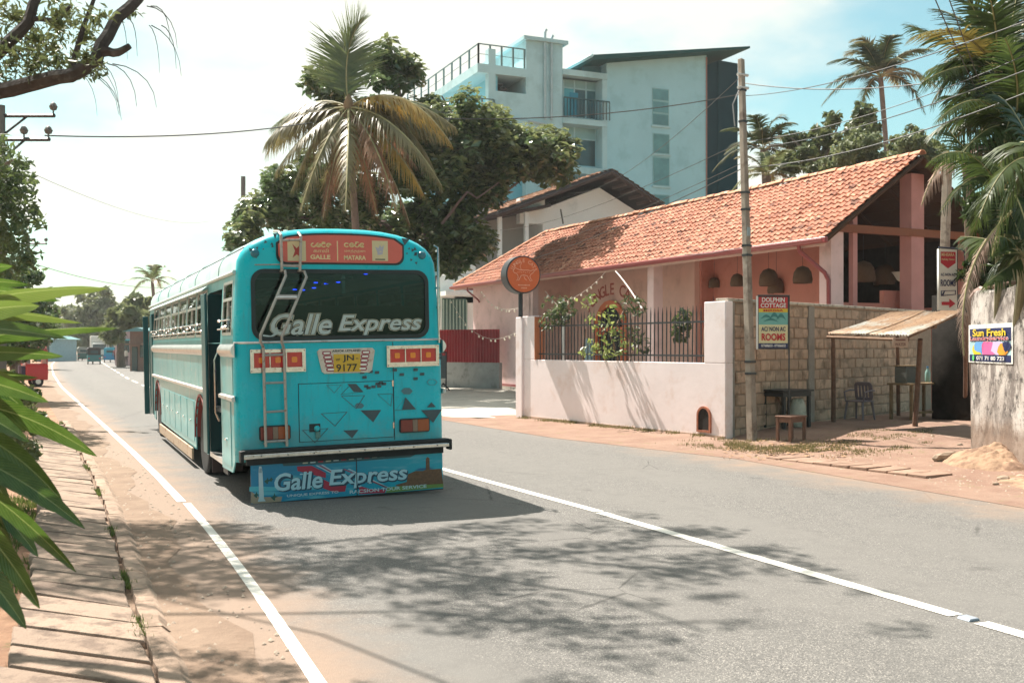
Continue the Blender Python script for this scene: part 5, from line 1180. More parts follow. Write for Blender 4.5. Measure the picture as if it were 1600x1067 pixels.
def curly(px, py, w_, n_, seed):     # rounded Sinhala-like strokes of the place name
    x, z = rear(px, py); r_ = random.Random(seed); mb = MB(); u = w_ / n_
    for i in range(n_):
        cx_ = x - w_ / 2 + u * (i + .5); rr = u * .42; a0 = r_.choice((0, 90, 200, 40)); sw_ = r_.choice((300, 330, 280))
        mb.tube([(cx_ + rr * math.cos(R(a0 + sw_ * q / 10)), z + rr * .8 * math.sin(R(a0 + sw_ * q / 10)), .002) for q in range(11)], .008, 4)
        if i % 2: mb.tube([(cx_ - rr * .5, z + rr * .2, .002), (cx_ + rr * .1, z - rr * .3, .002), (cx_ + rr * .6, z + rr * .5, .002)], .006, 4)
        if i in (2,): mb.tube([(cx_ + rr * .8 * math.cos(R(q * 30)), z + rr * 1.05 + rr * .3 * math.sin(R(q * 30)), .002) for q in range(7)], .006, 4)
    return mb
for (px, w_, sd_) in ((501, .24, 3), (553, .25, 11)): curly(px, 383.5, w_, 4, sd_).build('sinhala_lettering', M_BY, db, loc=(0, 0, .019))
x0, z0 = rear(527, 408); x1, z1 = rear(527, 377); sub('divider', plate_mesh(rect(x0 - .006, x0 + .006, z0, z1), [], .001), M_BY, db, .0195)
for (pxa, pxb) in ((581, 605), (449, 477)):
    (x0, z0), (x1, z1) = rear(pxa, 408), rear(pxb, 377); sub('emblem_panel', plate_mesh(rect(x0, x1, z0, z1), [], .001), flat('emblem_cream', (.62, .52, .30), .4), db, .0195)
    cxm, czm = (x0 + x1) / 2, (z0 + z1) / 2
    if pxa > 500:
        sub('emblem', plate_mesh([(cxm - .03, czm - .05), (cxm + .03, czm - .04), (cxm + .035, czm + .0), (cxm + .05, czm + .07), (cxm + .02, czm + .04), (cxm + .0, czm + .07), (cxm - .02, czm + .03), (cxm - .06, czm + .05), (cxm - .035, czm - .01)], [disc(cxm + .005, czm - .01, .014, .008, 8)], .001), flat('emblem_grey', (.42, .40, .46), .5), db, .021)
        mb = MB(); mb.bb(cxm - .06, cxm + .06, z0 + .012, z0 + .024, 0, .001); mb.build('small_print', M_RUB, db, loc=(0, 0, .021))
    else:
        sub('emblem', plate_mesh([(cxm - .05, czm - .08), (cxm - .02, czm), (cxm - .05, czm + .08), (cxm, czm + .03), (cxm + .05, czm + .08), (cxm + .025, czm), (cxm + .05, czm - .08), (cxm, czm - .04)], [], .001), flat('board_deep_red', (.42, .05, .04), .4), db, .021)
# painted geometric shapes (flat print) on the rear
def rz_(x, y): return rear(360 + x / 3.953, 530 + y / 3.953)
M_G1 = flat('dark_grey_paint', (.035, .07, .085), .3); M_G2 = flat('mid_grey_paint', (.06, .18, .21), .3)
tri_f = [[(720, 275), (775, 275), (820, 325), (760, 325)], [(800, 438), (930, 436), (880, 512)], [(695, 562), (790, 558), (750, 610)], [(1080, 358), (1145, 432), (1060, 436)], [(1240, 388), (1268, 418), (1212, 420)], [(1175, 437), (1305, 433), (1250, 515)]]
tri_h = [[(590, 283), (685, 280), (640, 333)], [(678, 342), (745, 275), (820, 325)], [(905, 338), (1000, 335), (990, 415)], [(555, 458), (722, 447), (645, 538)], [(1015, 440), (1080, 358), (1060, 436)], [(440, 560), (605, 548), (520, 640)], [(1018, 355), (1035, 355), (1020, 382)], [(680, 350), (830, 345), (775, 430)]]
def dec(name, polys, m_, y=.0025, hole=None):
    mb = MB()
    for pl in polys:
        me = plate_mesh(pl, hole(pl) if hole else [], .0012); mb.mesh(me)
    o = mb.build(name, m_, bus); o.matrix_local = RM @ frame((0, -y, 0), (1, 0, 0), (0, -1, 0)); return o
def shrink(pl, k_=.80):
    c_ = (sum(p_[0] for p_ in pl) / len(pl), sum(p_[1] for p_ in pl) / len(pl)); return [[(c_[0] + (x - c_[0]) * k_, c_[1] + (y - c_[1]) * k_) for x, y in pl]]
for t in tri_f: dec('painted_triangle', [[rz_(*p_) for p_ in t]], M_G1, .0115)
for t in tri_h: dec('painted_triangle_outline', [[rz_(*p_) for p_ in t]], M_G1, .013, lambda p_: shrink(p_, .90))
sq = [(810, 205), (862, 200), (902, 205), (1012, 190), (1140, 188), (825, 235), (1055, 218), (1180, 215), (1140, 243), (835, 290), (850, 300), (880, 293), (905, 275), (925, 270), (945, 275), (915, 290), (1290, 95), (1290, 115)]
for x, y in sq: dec('painted_square', [[rz_(x + dx, y + dy) for dx, dy in ((-11, -8), (16, -9), (15, 8), (-12, 9))]], M_G1, .0115)
for x, y, r_ in ((795, 410, 30), (1088, 320, 36)): dec('painted_hexagon', [[rz_(x + r_ * math.cos(R(60 * i)), y + r_ * .62 * math.sin(R(60 * i))) for i in range(6)]], M_G2, .0118)
dec('painted_hexagon_outline', [[rz_(x + r_ * math.cos(R(60 * i)), y + r_ * .62 * math.sin(R(60 * i))) for i in range(6)] for x, y, r_ in ((1243, 265, 34),)], M_G2, .0125, lambda p_: shrink(p_, .85))
rsq = random.Random(2); tri_s = []
for _ in range(22):
    cxs, czs = rsq.choice(((398, 388), (402, 380), (640, 392), (652, 385), (645, 402), (388, 398), (420, 385))); cxs += rsq.uniform(-14, 14); czs += rsq.uniform(-9, 9); x, z = rear(cxs, czs)
    if abs(x) > 1.05 or z > topcurve(x) - .07 or (-.76 < x < .76): continue
    s_ = rsq.uniform(.012, .028); a_ = rsq.random() * 6; tri_s.append([(x + s_ * math.cos(a_ + q * 2.1), z + s_ * math.sin(a_ + q * 2.1)) for q in range(3)])
for t in tri_s: dec('painted_small_triangle', [t], M_G1)
for t in ([rear(627, 372), rear(640, 374), rear(632, 384)], [rear(426, 365), rear(433, 365), rear(430, 374)]): dec('painted_corner_triangle', [t], M_G1)
for s_ in (-1, 1):
    x, z = rear(398, 396) if s_ < 0 else rear(659, 399)
    if abs(x) > 1.03: x = s_ * 1.02
    o = bp('clearance_lamp', MB().lathe([(.05, 0), (.05, .01), (.035, .03), (.001, .04)], 14, M=Matrix.Translation((x, -.0, z)) @ Matrix.Rotation(R(90), 4, 'X')), flat('blue_grey_lens', (.03, .17, .22), .2))
# hatch
(hx0, hz0), (hx1, hz1) = (-.535, .70), (.59, 1.362)
rp('engine_hatch', plate_mesh(rect(hx0, hx1, hz0, hz1), [], .008), M_TEAL, .002)
dec('seam', [rect(hx0 - .008, hx1 + .008, hz0 - .008, hz1 + .008)], M_RUB, .0005)
bp('hatch_seam', MB().bb(hx1 + .01, hx1 + .018, -.003, 0, .66, 1.83), M_RUB)
for z in (.8, 1.3): bp('hinge', MB().tube([(hx1, -.016, z), (hx1, -.016, z + .07)], .011, 6), M_CHROME)
fx, fz = rz_(520, 545); bp('fuel_recess', MB().bb(fx - .065, fx + .065, -.012, 0, fz - .05, fz + .045), M_RUB); bp('fuel_cap', MB().lathe([(.03, 0), (.035, .03), (.02, .05), (.001, .05)], 12, M=Matrix.Translation((fx + .02, -.01, fz - .01)) @ Matrix.Rotation(R(90), 4, 'X')), M_TEAL)
bp('fuel_flap', MB().tube([(fx + .03, -.03, fz - .05), (fx + .03, -.04, fz - .12)], .03, 6), flat('greenish_rag', (.12, .25, .22), .8))
# chrome tail-lamp clusters
M_REDL = flat('red_lens', (.60, .02, .025), .12, coat=.6); M_AMB = flat('amber_lens', (.85, .24, .02), .12, coat=.6)
def cluster(x0, x1, z0, z1):
    me = plate_mesh(rect(x0, x1, z0, z1), [rect(x0 + .035 + i * (x1 - x0 - .07) / 3 + .006, x0 + .035 + (i + 1) * (x1 - x0 - .07) / 3 - .006, z0 + .055, z1 - .04) for i in range(3)], .045)
    c_ = rp('lamp_cluster', me, M_CHROME, .0)
    for i in range(3):
        a_, b_ = x0 + .035 + i * (x1 - x0 - .07) / 3 + .006, x0 + .035 + (i + 1) * (x1 - x0 - .07) / 3 - .006; mxx, mz = (a_ + b_) / 2, (z0 + z1) / 2 + .008
        sub('lens', plate_mesh(rect(a_, b_, z0 + .055, z1 - .04), [], .02), M_REDL, c_, .004)
        sub('amber_centre', plate_mesh(rrect(mxx - .032, mxx + .032, mz - .032, mz + .032, .012, 2), [], .012), M_AMB, c_, .022)
    for x, z in ((x0 + .015, z0 + .02), (x1 - .015, z0 + .02), (x0 + .015, z1 - .02), (x1 - .015, z1 - .02)): sub('screw', plate_mesh(disc(x, z, .007, n=6), [], .004), M_DARK, c_, .045)
cluster(-1.085, -.455, 1.51, 1.775); cluster(.515, 1.175, 1.53, 1.785)
# number plate housing
pz = -.05 + .0
me = plate_mesh([(-.315 + .03, 1.765), (.375 - .03, 1.765), (.375, 1.735), (.335, 1.50), (.30, 1.475), (-.23, 1.475), (-.265, 1.50), (-.315, 1.735)], [], .02)
npb = rp('number_plate_housing', me, mat('rusty_chrome', (.66, .56, .46), .35, .15, 14, (.36, .20, .12), .2, 10), .0)
cxp = .03
sub('number_plate', plate_mesh(rect(cxp - .155, cxp + .165, 1.49, 1.70), [], .004), flat('plate_yellow', (.68, .40, .03), .5), npb, .022)
sub('lettering', tm('JN', .085, .135, .018, cxp + .02, 1.645), M_RUB, npb, .0265); sub('lettering', tm('9177', .085, .25, .012, cxp + .0, 1.540), M_RUB, npb, .0265)
sub('lettering', tm('WP', .03, .05, .01, cxp - .105, 1.635), M_RUB, npb, .0265); sub('dash', plate_mesh(rect(cxp + .11, cxp + .14, 1.64, 1.648), [], .001), M_RUB, npb, .0265)
sub('lettering', tm('ASHOK LEYLAND', .026, .34, .02, cxp, 1.738), M_RUB, npb, .021)
for s_ in (-1, 1):
    for i in range(5):
        z = 1.715 - i * .048; x = cxp + s_ * (.235 - i * .011 * 1); sub('slot_surround', plate_mesh(rrect(x - .052, x + .052, z - .022, z + .022, .018, 3), [], .004), flat('maroon_slot', (.33, .03, .06), .4), npb, .021); sub('slot', plate_mesh(rrect(x - .038, x + .038, z - .010, z + .010, .008, 2), [], .003), M_ALU, npb, .0255)
# low lamps
for (x0, x1) in ((-.985, -.655), (.675, 1.03)):
    c_ = rp('tail_lamp', plate_mesh(rrect(x0 - .012, x1 + .012, .735, .905, .03, 3), [], .03), M_RUB, .0)
    t3 = (x1 - x0) / 3; a_ = x0; 
    for (f0, f1, mm) in ((0, .42, flat('dark_red_lens', (.22, .03, .02), .2)), (.42, .6, flat('smoky_lens', (.25, .16, .11), .2)), (.6, 1, flat('dull_amber_lens', (.36, .08, .02), .2))):
        sub('lens', plate_mesh(rect(x0 + (x1 - x0) * f0, x0 + (x1 - x0) * f1 - .004, .75, .89), [], .012), mm, c_, .03)
# bumper, splash panel
bp('bumper', MB().bb(-1.20, 1.26, -.13, -.02, .545, .60), M_CHROME, bevel=.012)
bp('bumper_top', MB().bb(-1.20, 1.26, -.125, .02, .605, .645), M_BLACK, bevel=.01)
for s_, x in ((-1, -1.21), (1, 1.27)): bp('bumper_end', MB().bb(x - .02, x + .02, -.135, .0, .51, .64), M_BLACK, bevel=.012)
bp('bumper_under', MB().bb(-1.15, 1.2, -.06, .02, .47, .545), M_BLACK)
for i in range(8): bp('bolt', MB().lathe([(.008, 0), (.008, .006), (.001, .008)], 6, M=Matrix.Translation((-1.0 + i * .3, -.13, .575)) @ Matrix.Rotation(R(90), 4, 'X')), M_DARK)
SPx0, SPx1 = -1.105, 1.195
m, n, k, p = nodes('splash_print'); g = G(n, k)
tcn = n.new('ShaderNodeTexCoord'); sep = n.new('ShaderNodeSeparateXYZ'); k.new(tcn.outputs['Object'], sep.inputs[0])
a = g.mix(g.ss(sep.outputs[0], -1.1, 1.2), (.008, .20, .36), (.0, .36, .46)); nn_ = n.new('ShaderNodeTexNoise'); nn_.inputs['Scale'].default_value = 5; mpn = n.new('ShaderNodeMapping'); mpn.inputs['Scale'].default_value = (.5, 2.5, 1); k.new(tcn.outputs['Object'], mpn.inputs[0]); k.new(mpn.outputs[0], nn_.inputs['Vector'])
a = g.mix(g.ss(nn_.outputs['Fac'], .52, .7), a, (.10, .42, .50)); a = g.mix(g.ss(nn_.outputs['Fac'], .4, .25), a, (.01, .10, .22)); k.new(a, p.inputs['Base Color']); p.inputs['Roughness'].default_value = .3
spl = rp('splash_panel', plate_mesh(rect(SPx0, SPx1, .035, .54), [], .012), m, .02)
def zs(x, y): return rear(380 + x / 5.0, 690 + y / 5.0)
def pr(name, poly, m_, z_): return sub(name, plate_mesh([zs(*p_) for p_ in poly], [], .0008), m_, spl, .0125 + z_)
M_LH = flat('lighthouse_white', (.50, .60, .62), .4); M_FT = mat('fort_brown', (.17, .075, .035), .5, .35, 30); M_GR = flat('print_grass', (.16, .25, .05), .5); M_SD = flat('print_sand', (.38, .27, .18), .5); M_CR = flat('print_crimson', (.42, .02, .05), .4); M_CY = flat('print_cyan', (.08, .42, .50), .4)
pr('sand_print', [(55, 475), (60, 385), (120, 430), (300, 425), (290, 470), (130, 487)], M_SD, 0.0002)
pr('cyan_stripe', [(45, 350), (110, 345), (230, 350), (600, 345), (600, 370), (45, 385)], M_CY, .0001)
pr('lighthouse_print', [(120, 190), (138, 190), (146, 230), (158, 440), (172, 460), (110, 465), (120, 430), (116, 240)], M_LH, .0012)
pr('lighthouse_top', [(124, 205), (142, 205), (142, 240), (118, 240)], flat('lighthouse_shade', (.28, .36, .40), .4), .0020)
for (x, y, s_) in ((185, 300, 26), (100, 410, 24), (215, 290, 18), (240, 425, 30)): pr('palm_print', [(x - s_, y + 6), (x - 6, y - 8), (x, y - s_), (x + 8, y - 6), (x + s_, y), (x + 6, y + 8), (x + 4, y + s_), (x - 4, y + s_)], flat('print_dark_green', (.02, .09, .07), .5), .0014)
pr('ribbon', [(415, 190), (530, 185), (640, 240), (640, 280), (420, 225)], M_CR, .0006); pr('ribbon', [(620, 290), (700, 330), (800, 340), (790, 385), (700, 390), (620, 360)], M_CR, .0006); pr('ribbon', [(900, 340), (980, 365), (1110, 370), (1100, 395), (900, 405)], M_CR, .0006)
for i in range(3): pr('ribbon_line', [(560 + i * 22, 182 - i * 2), (572 + i * 22, 181 - i * 2), (690 + i * 16, 240), (676 + i * 16, 242)], M_LH if i % 2 == 0 else M_CR, .0010)
for i in range(2): pr('ribbon_line', [(770 + i * 40, 210), (785 + i * 40, 209), (1130 + i * 6, 355), (1112 + i * 6, 358)], M_LH if i % 2 else M_CR, .0004)
pr('grass_print', [(1110, 395), (1120, 352), (1555, 318), (1557, 352)], M_GR, .0006)
pr('fort_print', [(1280, 250), (1340, 225), (1395, 225), (1420, 215), (1540, 208), (1555, 325), (1200, 345), (1180, 335), (1270, 310)], M_FT, .0009)
pr('tower_print', [(1420, 130), (1432, 115), (1448, 128), (1450, 215), (1420, 218)], M_FT, .0012)
pr('top_strip', [(300, 165), (1380, 62), (1385, 75), (1300, 118), (560, 175), (310, 188)], flat('dark_slate_print', (.03, .09, .10), .4), .0005)
for i in range(14):
    x = 460 + i * 60; pr('strip_lettering', [(x, 170 - i * 5.2), (x + 40, 167 - i * 5.2), (x + 40, 157 - i * 5.2), (x, 160 - i * 5.2)], (M_GOLD, M_LH, M_CR)[i % 3], .0012)
M_SHD = flat('letter_shadow', (.01, .05, .09), .4); M_LT = flat('letter_pale_blue', (.42, .62, .68), .35)
ang_s = -.0
def slab(s_, xa, xb, ya, yb, h_):
    (x0, z0) = zs(xa, ya); (x1, z1) = zs(xb, yb); w_ = x1 - x0
    for (dx, dz, off, m_, zz_) in ((.014, -.014, .055, M_SHD, .0016), (0, 0, .045, M_SHD, .0022), (0, 0, .022, M_LT, .0030)):
        me = text_mesh(s_, h_, w_, off, .14, .0008); me.transform(Matrix.Translation(((x0 + x1) / 2 + dx, (z0 + z1) / 2 + dz, 0)))
        sub('lettering', me, m_, spl, .0125 + zz_)
slab('Galle', 238, 615, 315, 290, .205); slab('Express', 665, 1275, 285, 262, .235)
# slab serifs
sf = MB()
for (x, y, w_) in ((505, 245, 26), (450, 250, 26), (468, 350, 34), (520, 347, 34), (905, 345, 40), (985, 318, 40)):
    a_, z_ = zs(x, y); sf.bb(a_ - .018, a_ + .018, z_ - .007, z_ + .007, 0, .0008)
sf.build('letter_serif', M_LT, spl, loc=(0, 0, .0157))
x, z = zs(1000, 368); sub('lettering', tm('RACSION TOUR SERVICE', .04, .95, .02, *zs(1130, 365)), M_LH, spl, .0145); sub('lettering', tm('UNIQUE EXPRESS TO', .034, .60, .02, *zs(540, 405)), M_LH, spl, .0145)
bp('panel_seam', MB().bb(.115, .125, -.0375, -.03, .035, .54), M_RUB)
bp('panel_edge', MB().bb(SPx0, SPx1, -.034, -.020, .022, .035), M_BLACK)
# rear ladder
M_LAD = mat('grey_ladder_paint', (.42, .38, .34), .4, .12, 12, (.26, .15, .10), .2, 20, metal=.4)
lad = bus
def LP(px, py, y): x, z = rear(px, py); return Vector((x, y, z))
for (a_, b_, c_, d_, e_, f_) in (((437, 364), (438, 424), (443, 432), (402, 524), (409, 543), (413, 697)), ((468, 366), (466, 424), (475, 434), (435, 526), (441, 545), (446, 696))):
    pts = [LP(a_[0] - 1, a_[1] + 1, .16) + Vector((0, .12, .05)), LP(a_[0] - 1, a_[1] - 2, .02), LP(*a_, -.07) - Vector((0, 0, .03)), LP(*b_, -.09), LP((b_[0] + c_[0]) / 2 + 2, (b_[1] + c_[1]) / 2 - 4, -.10), LP(*c_, -.13), LP(*d_, -.20), LP(d_[0] + 1, d_[1] + 10, -.17), LP(*e_, -.10), LP(*f_, -.09)]
    bp('ladder_rail', MB().tube(pts, .017, 8), M_LAD)
def rung(p1, p2, y, r_=.014): bp('ladder_rung', MB().tube([LP(*p1, y), LP(*p2, y)], r_, 7), M_LAD)
for (p1, p2, y) in (((437, 377), (467, 376), -.075), ((438, 416), (466, 417), -.09), ((427, 463), (459, 463), -.155), ((410, 555), (442, 554), -.10), ((411, 598), (443, 597), -.095), ((412, 643), (444, 641), -.09), ((413, 689), (446, 687), -.09)): rung(p1, p2, y)
bp('ladder_step', MB().tube([LP(427, 466, -.155), LP(459, 466, -.155)], .022, 6), M_ALU)
for px, py in ((438, 424), (466, 424), (409, 545), (441, 545), (413, 693), (446, 691)): bp('ladder_bracket', MB().tube([LP(px, py, -.09), LP(px, py, 0)], .013, 6), M_LAD)
bp('antenna_pipe', MB().tube([LP(677, 384, -.02), LP(682, 388, -.05), LP(682, 470, -.05), LP(684, 536, -.05)], .012, 6), M_CHROME)
bp('antenna_pipe', MB().tube([LP(687, 386, .06), LP(690, 480, .06), LP(688, 520, .06)], .010, 6), M_CHROME)
for (px, py) in ((682, 392), (682, 450), (683, 480), (684, 534)): bp('pipe_clamp', MB().tube([LP(px, py, -.05), LP(px + 2, py, .06)], .014, 6), M_CHROME)
bp('rear_trim', MB().tube([LP(398, 414, -.004), LP(475, 413, -.004)], .007, 5), M_LAD)
# ============================================================ WHITE MODERN BUILDING
YB = 60.0
def bpt(px, py, Y=YB): return onY(px, py, Y)
mbl = empty('modern_building', (38, YB, 0), 0, 'tall pale blue white modern block with roof terrace and dark stair shaft', 'building')
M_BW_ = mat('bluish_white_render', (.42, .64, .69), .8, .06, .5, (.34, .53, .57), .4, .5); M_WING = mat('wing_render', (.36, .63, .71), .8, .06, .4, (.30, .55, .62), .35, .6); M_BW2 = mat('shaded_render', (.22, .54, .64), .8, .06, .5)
M_NAVYM = mat('dark_teal_cladding', (.003, .035, .05), .8, .15, .4, spec=.1); M_BGL = mat('blue_window_glass', (.05, .17, .20), .12, .35, .5); M_GLD = mat('dark_window', (.04, .085, .09), .15, .3, .6)
M_GRIL = mat('grey_louvre', (.24, .44, .46), .5, .1, 1)
def mb_part(name, mb, m_, par=None, **kw): 
    mb.v = [(x - 38, y - YB, z) for x, y, z in mb.v] if par is None else mb.v
    return mb.build(name, m_, mbl if par is None else par, smooth=False, **kw)
X0, Xt0, Xt1, Xc1, Xd1, Xe1 = bpt(748, 200).x, bpt(822, 100).x, bpt(879, 100).x, bpt(948, 100).x, bpt(1104, 150).x, bpt(1158, 150).x
ztw = bpt(845, 66).z; zD0 = bpt(948, 97).z; zD1 = bpt(1104, 90, YB).z
mb_part('tower', MB().bb(Xt0, Xt1, YB, YB + 12, 0, ztw), M_BW_); mb_part('tower_cap', MB().bb(Xt0 - .25, Xt1 + .3, YB - .25, YB + 12.2, ztw, ztw + .22), M_BW_)
# right wing with sloping top
mb_part('right_wing', MB().prism([(Xc1, 0), (Xd1, 0), (Xd1, zD1 + .2), (Xc1, zD0)], YB + .01, YB + 13), M_WING)
mb_part('wing_line', MB().bb(Xd1 - .06, Xd1 + .02, YB - .05, YB + .02, 0, zD1), mat('rust_line', (.35, .18, .14), .7))
# sloping roof sheet
rA, rB = bpt(925, 86, YB - 1.2), bpt(1172, 73, YB - 1.2); rC = bpt(890, 108, YB + 9)
mb = MB(); mb.prism([(rA.x, rA.z - .35), (rB.x, rB.z - .12), (rB.x, rB.z + .02), (rA.x, rA.z)], YB - 1.2, YB + 14); mb_part('roof', mb, flat('green_grey_roof', (.012, .07, .07), .8, spec=.1))
mb_part('roof_edge', MB().tube([(rA.x, YB - 1.25, rA.z - .05), (rA.x, YB + 14, rA.z - .05)], .12, 4), M_BW_)
# dark shaft
mb_part('stair_shaft', MB().prism([(Xd1 + .02, 0), (Xe1, 0), (Xe1, bpt(1155, 97).z), ((Xd1 + Xe1) / 2 - .2, bpt(1128, 92).z), (Xd1 + .02, bpt(1104, 102).z)], YB + .4, YB + 9), M_NAVYM)
mb_part('shaft_fold', MB().bb((Xd1 + Xe1) / 2 - .25, (Xd1 + Xe1) / 2 - .2, YB + .30, YB + .4, 0, bpt(1128, 95).z), flat('navy_fold', (.005, .05, .065), .8, spec=.1))
# recessed glazed bay between tower and right wing
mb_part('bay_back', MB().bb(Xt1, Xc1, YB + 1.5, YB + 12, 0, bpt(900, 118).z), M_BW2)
def zy(py, Y=YB): return bpt(913, py, Y).z
for (pa, pb_) in ((187, 196), (112, 121), (262, 272)): mb_part('floor_slab', MB().bb(Xt1, Xc1, YB - .1, YB + 2, zy(pb_), zy(pa)), M_BW_)
mb_part('side_fin', MB().bb(Xc1 - .35, Xc1 + .004, YB - .05, YB + 2, 0, zy(112)), M_BW_)
def glazing(px0, px1, py0, py1, cols, trans, mset, Y):
    x0, x1 = bpt(px0, 150, Y).x, bpt(px1, 150, Y).x; z0, z1 = bpt((px0 + px1) / 2, py1, Y).z, bpt((px0 + px1) / 2, py0, Y).z
    w_ = mb_part('window', MB().bb(x0, x1, Y, Y + .05, z0, z1), M_GLD)
    fr_ = MB(); n_ = len(cols) - 1; zt_ = z0 + (z1 - z0) * trans
    for i, c in enumerate(cols): xx = x0 + (x1 - x0) * c; fr_.bb(xx - .05, xx + .05, Y - .05, Y, z0, z1)
    for z in (z0 + .05, zt_, z1 - .05): fr_.bb(x0, x1, Y - .06, Y - .004, z - .05, z + .05)
    fr_.v = [(x - 38, y - YB, z) for x, y, z in fr_.v]; fr_.build('frame', M_BW_, w_, smooth=False)
    for i in range(n_):
        a_, b_ = x0 + (x1 - x0) * cols[i], x0 + (x1 - x0) * cols[i + 1]
        for (zz0, zz1, mm) in ((z0, zt_, mset[i]), (zt_, z1, M_GRIL)):
            q = MB().bb(a_ + .05, b_ - .05, Y - .03, Y - .002, zz0 + .05, zz1 - .05); q.v = [(x - 38, y - YB, z) for x, y, z in q.v]; q.build('pane', mm, w_, smooth=False)
M_BGL2 = mat('bright_blue_glass', (.08, .42, .50), .4, .2, .5)
glazing(880, 947, 121, 187, (0, .25, .52, .77, 1), .70, (M_BGL2, M_GLD, M_BGL, M_BGL), YB + 1.0)
glazing(880, 947, 196, 262, (0, .25, .75, 1), .66, (M_BGL2, M_GLD, M_BGL2), YB + .9)
# balcony rail
x0, x1 = Xt1, Xc1 + .1; rlb = mb_part('balcony_rail', MB().bb(x0, x1, YB - .25, YB - .18, zy(158), zy(156)), flat('dark_teal_rail', (.02, .07, .08), .5))
bpst = None
for i in range(15):
    x = x0 + (x1 - x0) * i / 14; q = MB().bb(x - .025, x + .025, YB - .24, YB - .19, zy(186), zy(157)); q.v = [(a - 38, b - YB, c) for a, b, c in q.v]; q.build('baluster', MATS['dark_teal_rail'], rlb, smooth=False)
mb_part('towel', MB().bb(bpt(896, 150).x - .35, bpt(896, 150).x + .25, YB - .17, YB - .12, zy(184), zy(148)), flat('blue_towel', (.02, .22, .33), .9))
# small windows of the right wing
def wwin(px0, px1, py0, py1, n_):
    x0, x1 = bpt(px0, 200).x, bpt(px1, 200).x; z0, z1 = bpt(1032, py1).z, bpt(1032, py0).z
    w_ = mb_part('window', MB().bb(x0, x1, YB - .02, YB + .05, z0, z1), M_GRIL)
    for i in range(n_):
        a_ = z0 + (z1 - z0) * i / n_; q = MB().bb(x0 + .06, x1 - .06, YB - .035, YB - .021, a_ + .07, a_ + (z1 - z0) / n_ - .07); q.v = [(a - 38, b - YB, c) for a, b, c in q.v]; q.build('pane', mat('frosted_pane', (.12, .28, .30), .2, .3, .8), w_, smooth=False)
    q = MB().bb(x0 - .08, x1 + .08, YB - .10, YB - .0, z0 - .12, z0); q.v = [(a - 38, b - YB, c) for a, b, c in q.v]; q.build('sill', M_BW_, w_, smooth=False)
wwin(1019, 1045, 139, 197, 3); wwin(1020, 1046, 209, 241, 1); wwin(1020, 1046, 246, 291, 1); wwin(1021, 1046, 304, 340, 1)
wq = mb_part('window', MB().bb(bpt(918, 100).x, Xc1 - .1, YB + .6, YB + .7, zy(115), zy(97)), M_BGL)
mb_part('parapet', MB().bb(Xt1, Xc1, YB + .55, YB + .9, zy(121), zy(108)), M_BW_)
# terrace block left of the tower
Yt = YB
ztop = lambda py: bpt(785, py).z
zr1 = bpt(770, 102).z; zf1 = bpt(785, 186).z
mb_part('terrace_roof', MB().bb(X0 - .1, Xt0, YB - .05, YB + 14.5, zr1 - .55, zr1), M_BW_)
mb_part('terrace_floor', MB().bb(X0 - 1.6, Xt0, YB - .3, YB + 14, zf1 - .45, zf1 - .05), M_BW_)
mb_part('terrace_wall', MB().bb(bpt(774, 150).x, Xt0, YB - .02, YB + .35, zf1, bpt(800, 145).z), M_BW_)
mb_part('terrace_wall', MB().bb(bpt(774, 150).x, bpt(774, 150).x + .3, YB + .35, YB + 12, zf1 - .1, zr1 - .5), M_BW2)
for px_a in (768,): mb_part('column', MB().bb(bpt(px_a - 5, 150).x, bpt(px_a + 6, 150).x, YB - .04, YB + .5, zf1 - .1, zr1 + 1.0), M_BW_)
for yy in (4.5, 9.5): mb_part('column', MB().bb(X0 + .5, X0 + 1.1, YB + yy, YB + yy + .5, zf1 - .1, zr1 - .5), M_BW_)
mb_part('terrace_recess', MB().bb(bpt(775, 150).x, Xt0 - .02, YB + 3.0, YB + 3.1, zf1, zr1), mat('dim_interior', (.13, .10, .09), .9, .4, 1))
stp = MB()
for i in range(9): stp.bb(bpt(790, 130).x + i * .16, bpt(790, 130).x + i * .16 + .28, YB + 1.0, YB + 1.9, zr1 - .9 - i * .20, zr1 - .84 - i * .20)
mb_part('spiral_stair', stp, flat('dark_stair', (.03, .05, .05), .6))
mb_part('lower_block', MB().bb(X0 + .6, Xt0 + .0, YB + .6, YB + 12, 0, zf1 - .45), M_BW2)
mb_part('lower_window', MB().bb(bpt(782, 210).x, bpt(815, 210).x, YB + .55, YB + .62, bpt(800, 225).z, bpt(800, 190).z), M_GRIL)
M_RL = flat('terrace_rail_grey', (.10, .17, .17), .5)
def railing(xa, ya, xb, yb, z, h_, n_):
    mb_part('terrace_rail', MB().tube([(xa, ya, z + h_), (xb, yb, z + h_)], .045, 5).tube([(xa, ya, z + h_ * .5), (xb, yb, z + h_ * .5)], .02, 4), M_RL)
    for i in range(n_ + 1): f = i / n_; x, y = xa + (xb - xa) * f, ya + (yb - ya) * f; mb_part('rail_post', MB().bb(x - .05, x + .05, y - .05, y + .05, z, z + h_), M_RL)
railing(X0, YB + .05, X0, YB + 14.3, zr1, 1.25, 9); railing(X0, YB + .05, Xt0 - .1, YB + .05, zr1, 1.25, 4)
railing(X0 - 1.5, YB - .2, X0 - 1.5, YB + 13, zf1 - .05, 1.15, 8); railing(X0 - 1.5, YB - .2, bpt(770, 150).x, YB - .2, zf1 - .05, 1.15, 3)
for dx, top_ in ((-.35, 48), (.12, 56)): mb_part('vent_pipe', MB().tube([(bpt(858, 100).x + dx, YB - .12, zf1 + .2), (bpt(858, 100).x + dx, YB - .12, bpt(858, top_ + 5).z), (bpt(858, 100).x + dx + .1, YB - .12, bpt(858, top_).z)], .085, 6), mat('pipe_blue', (.36, .48, .52), .5))
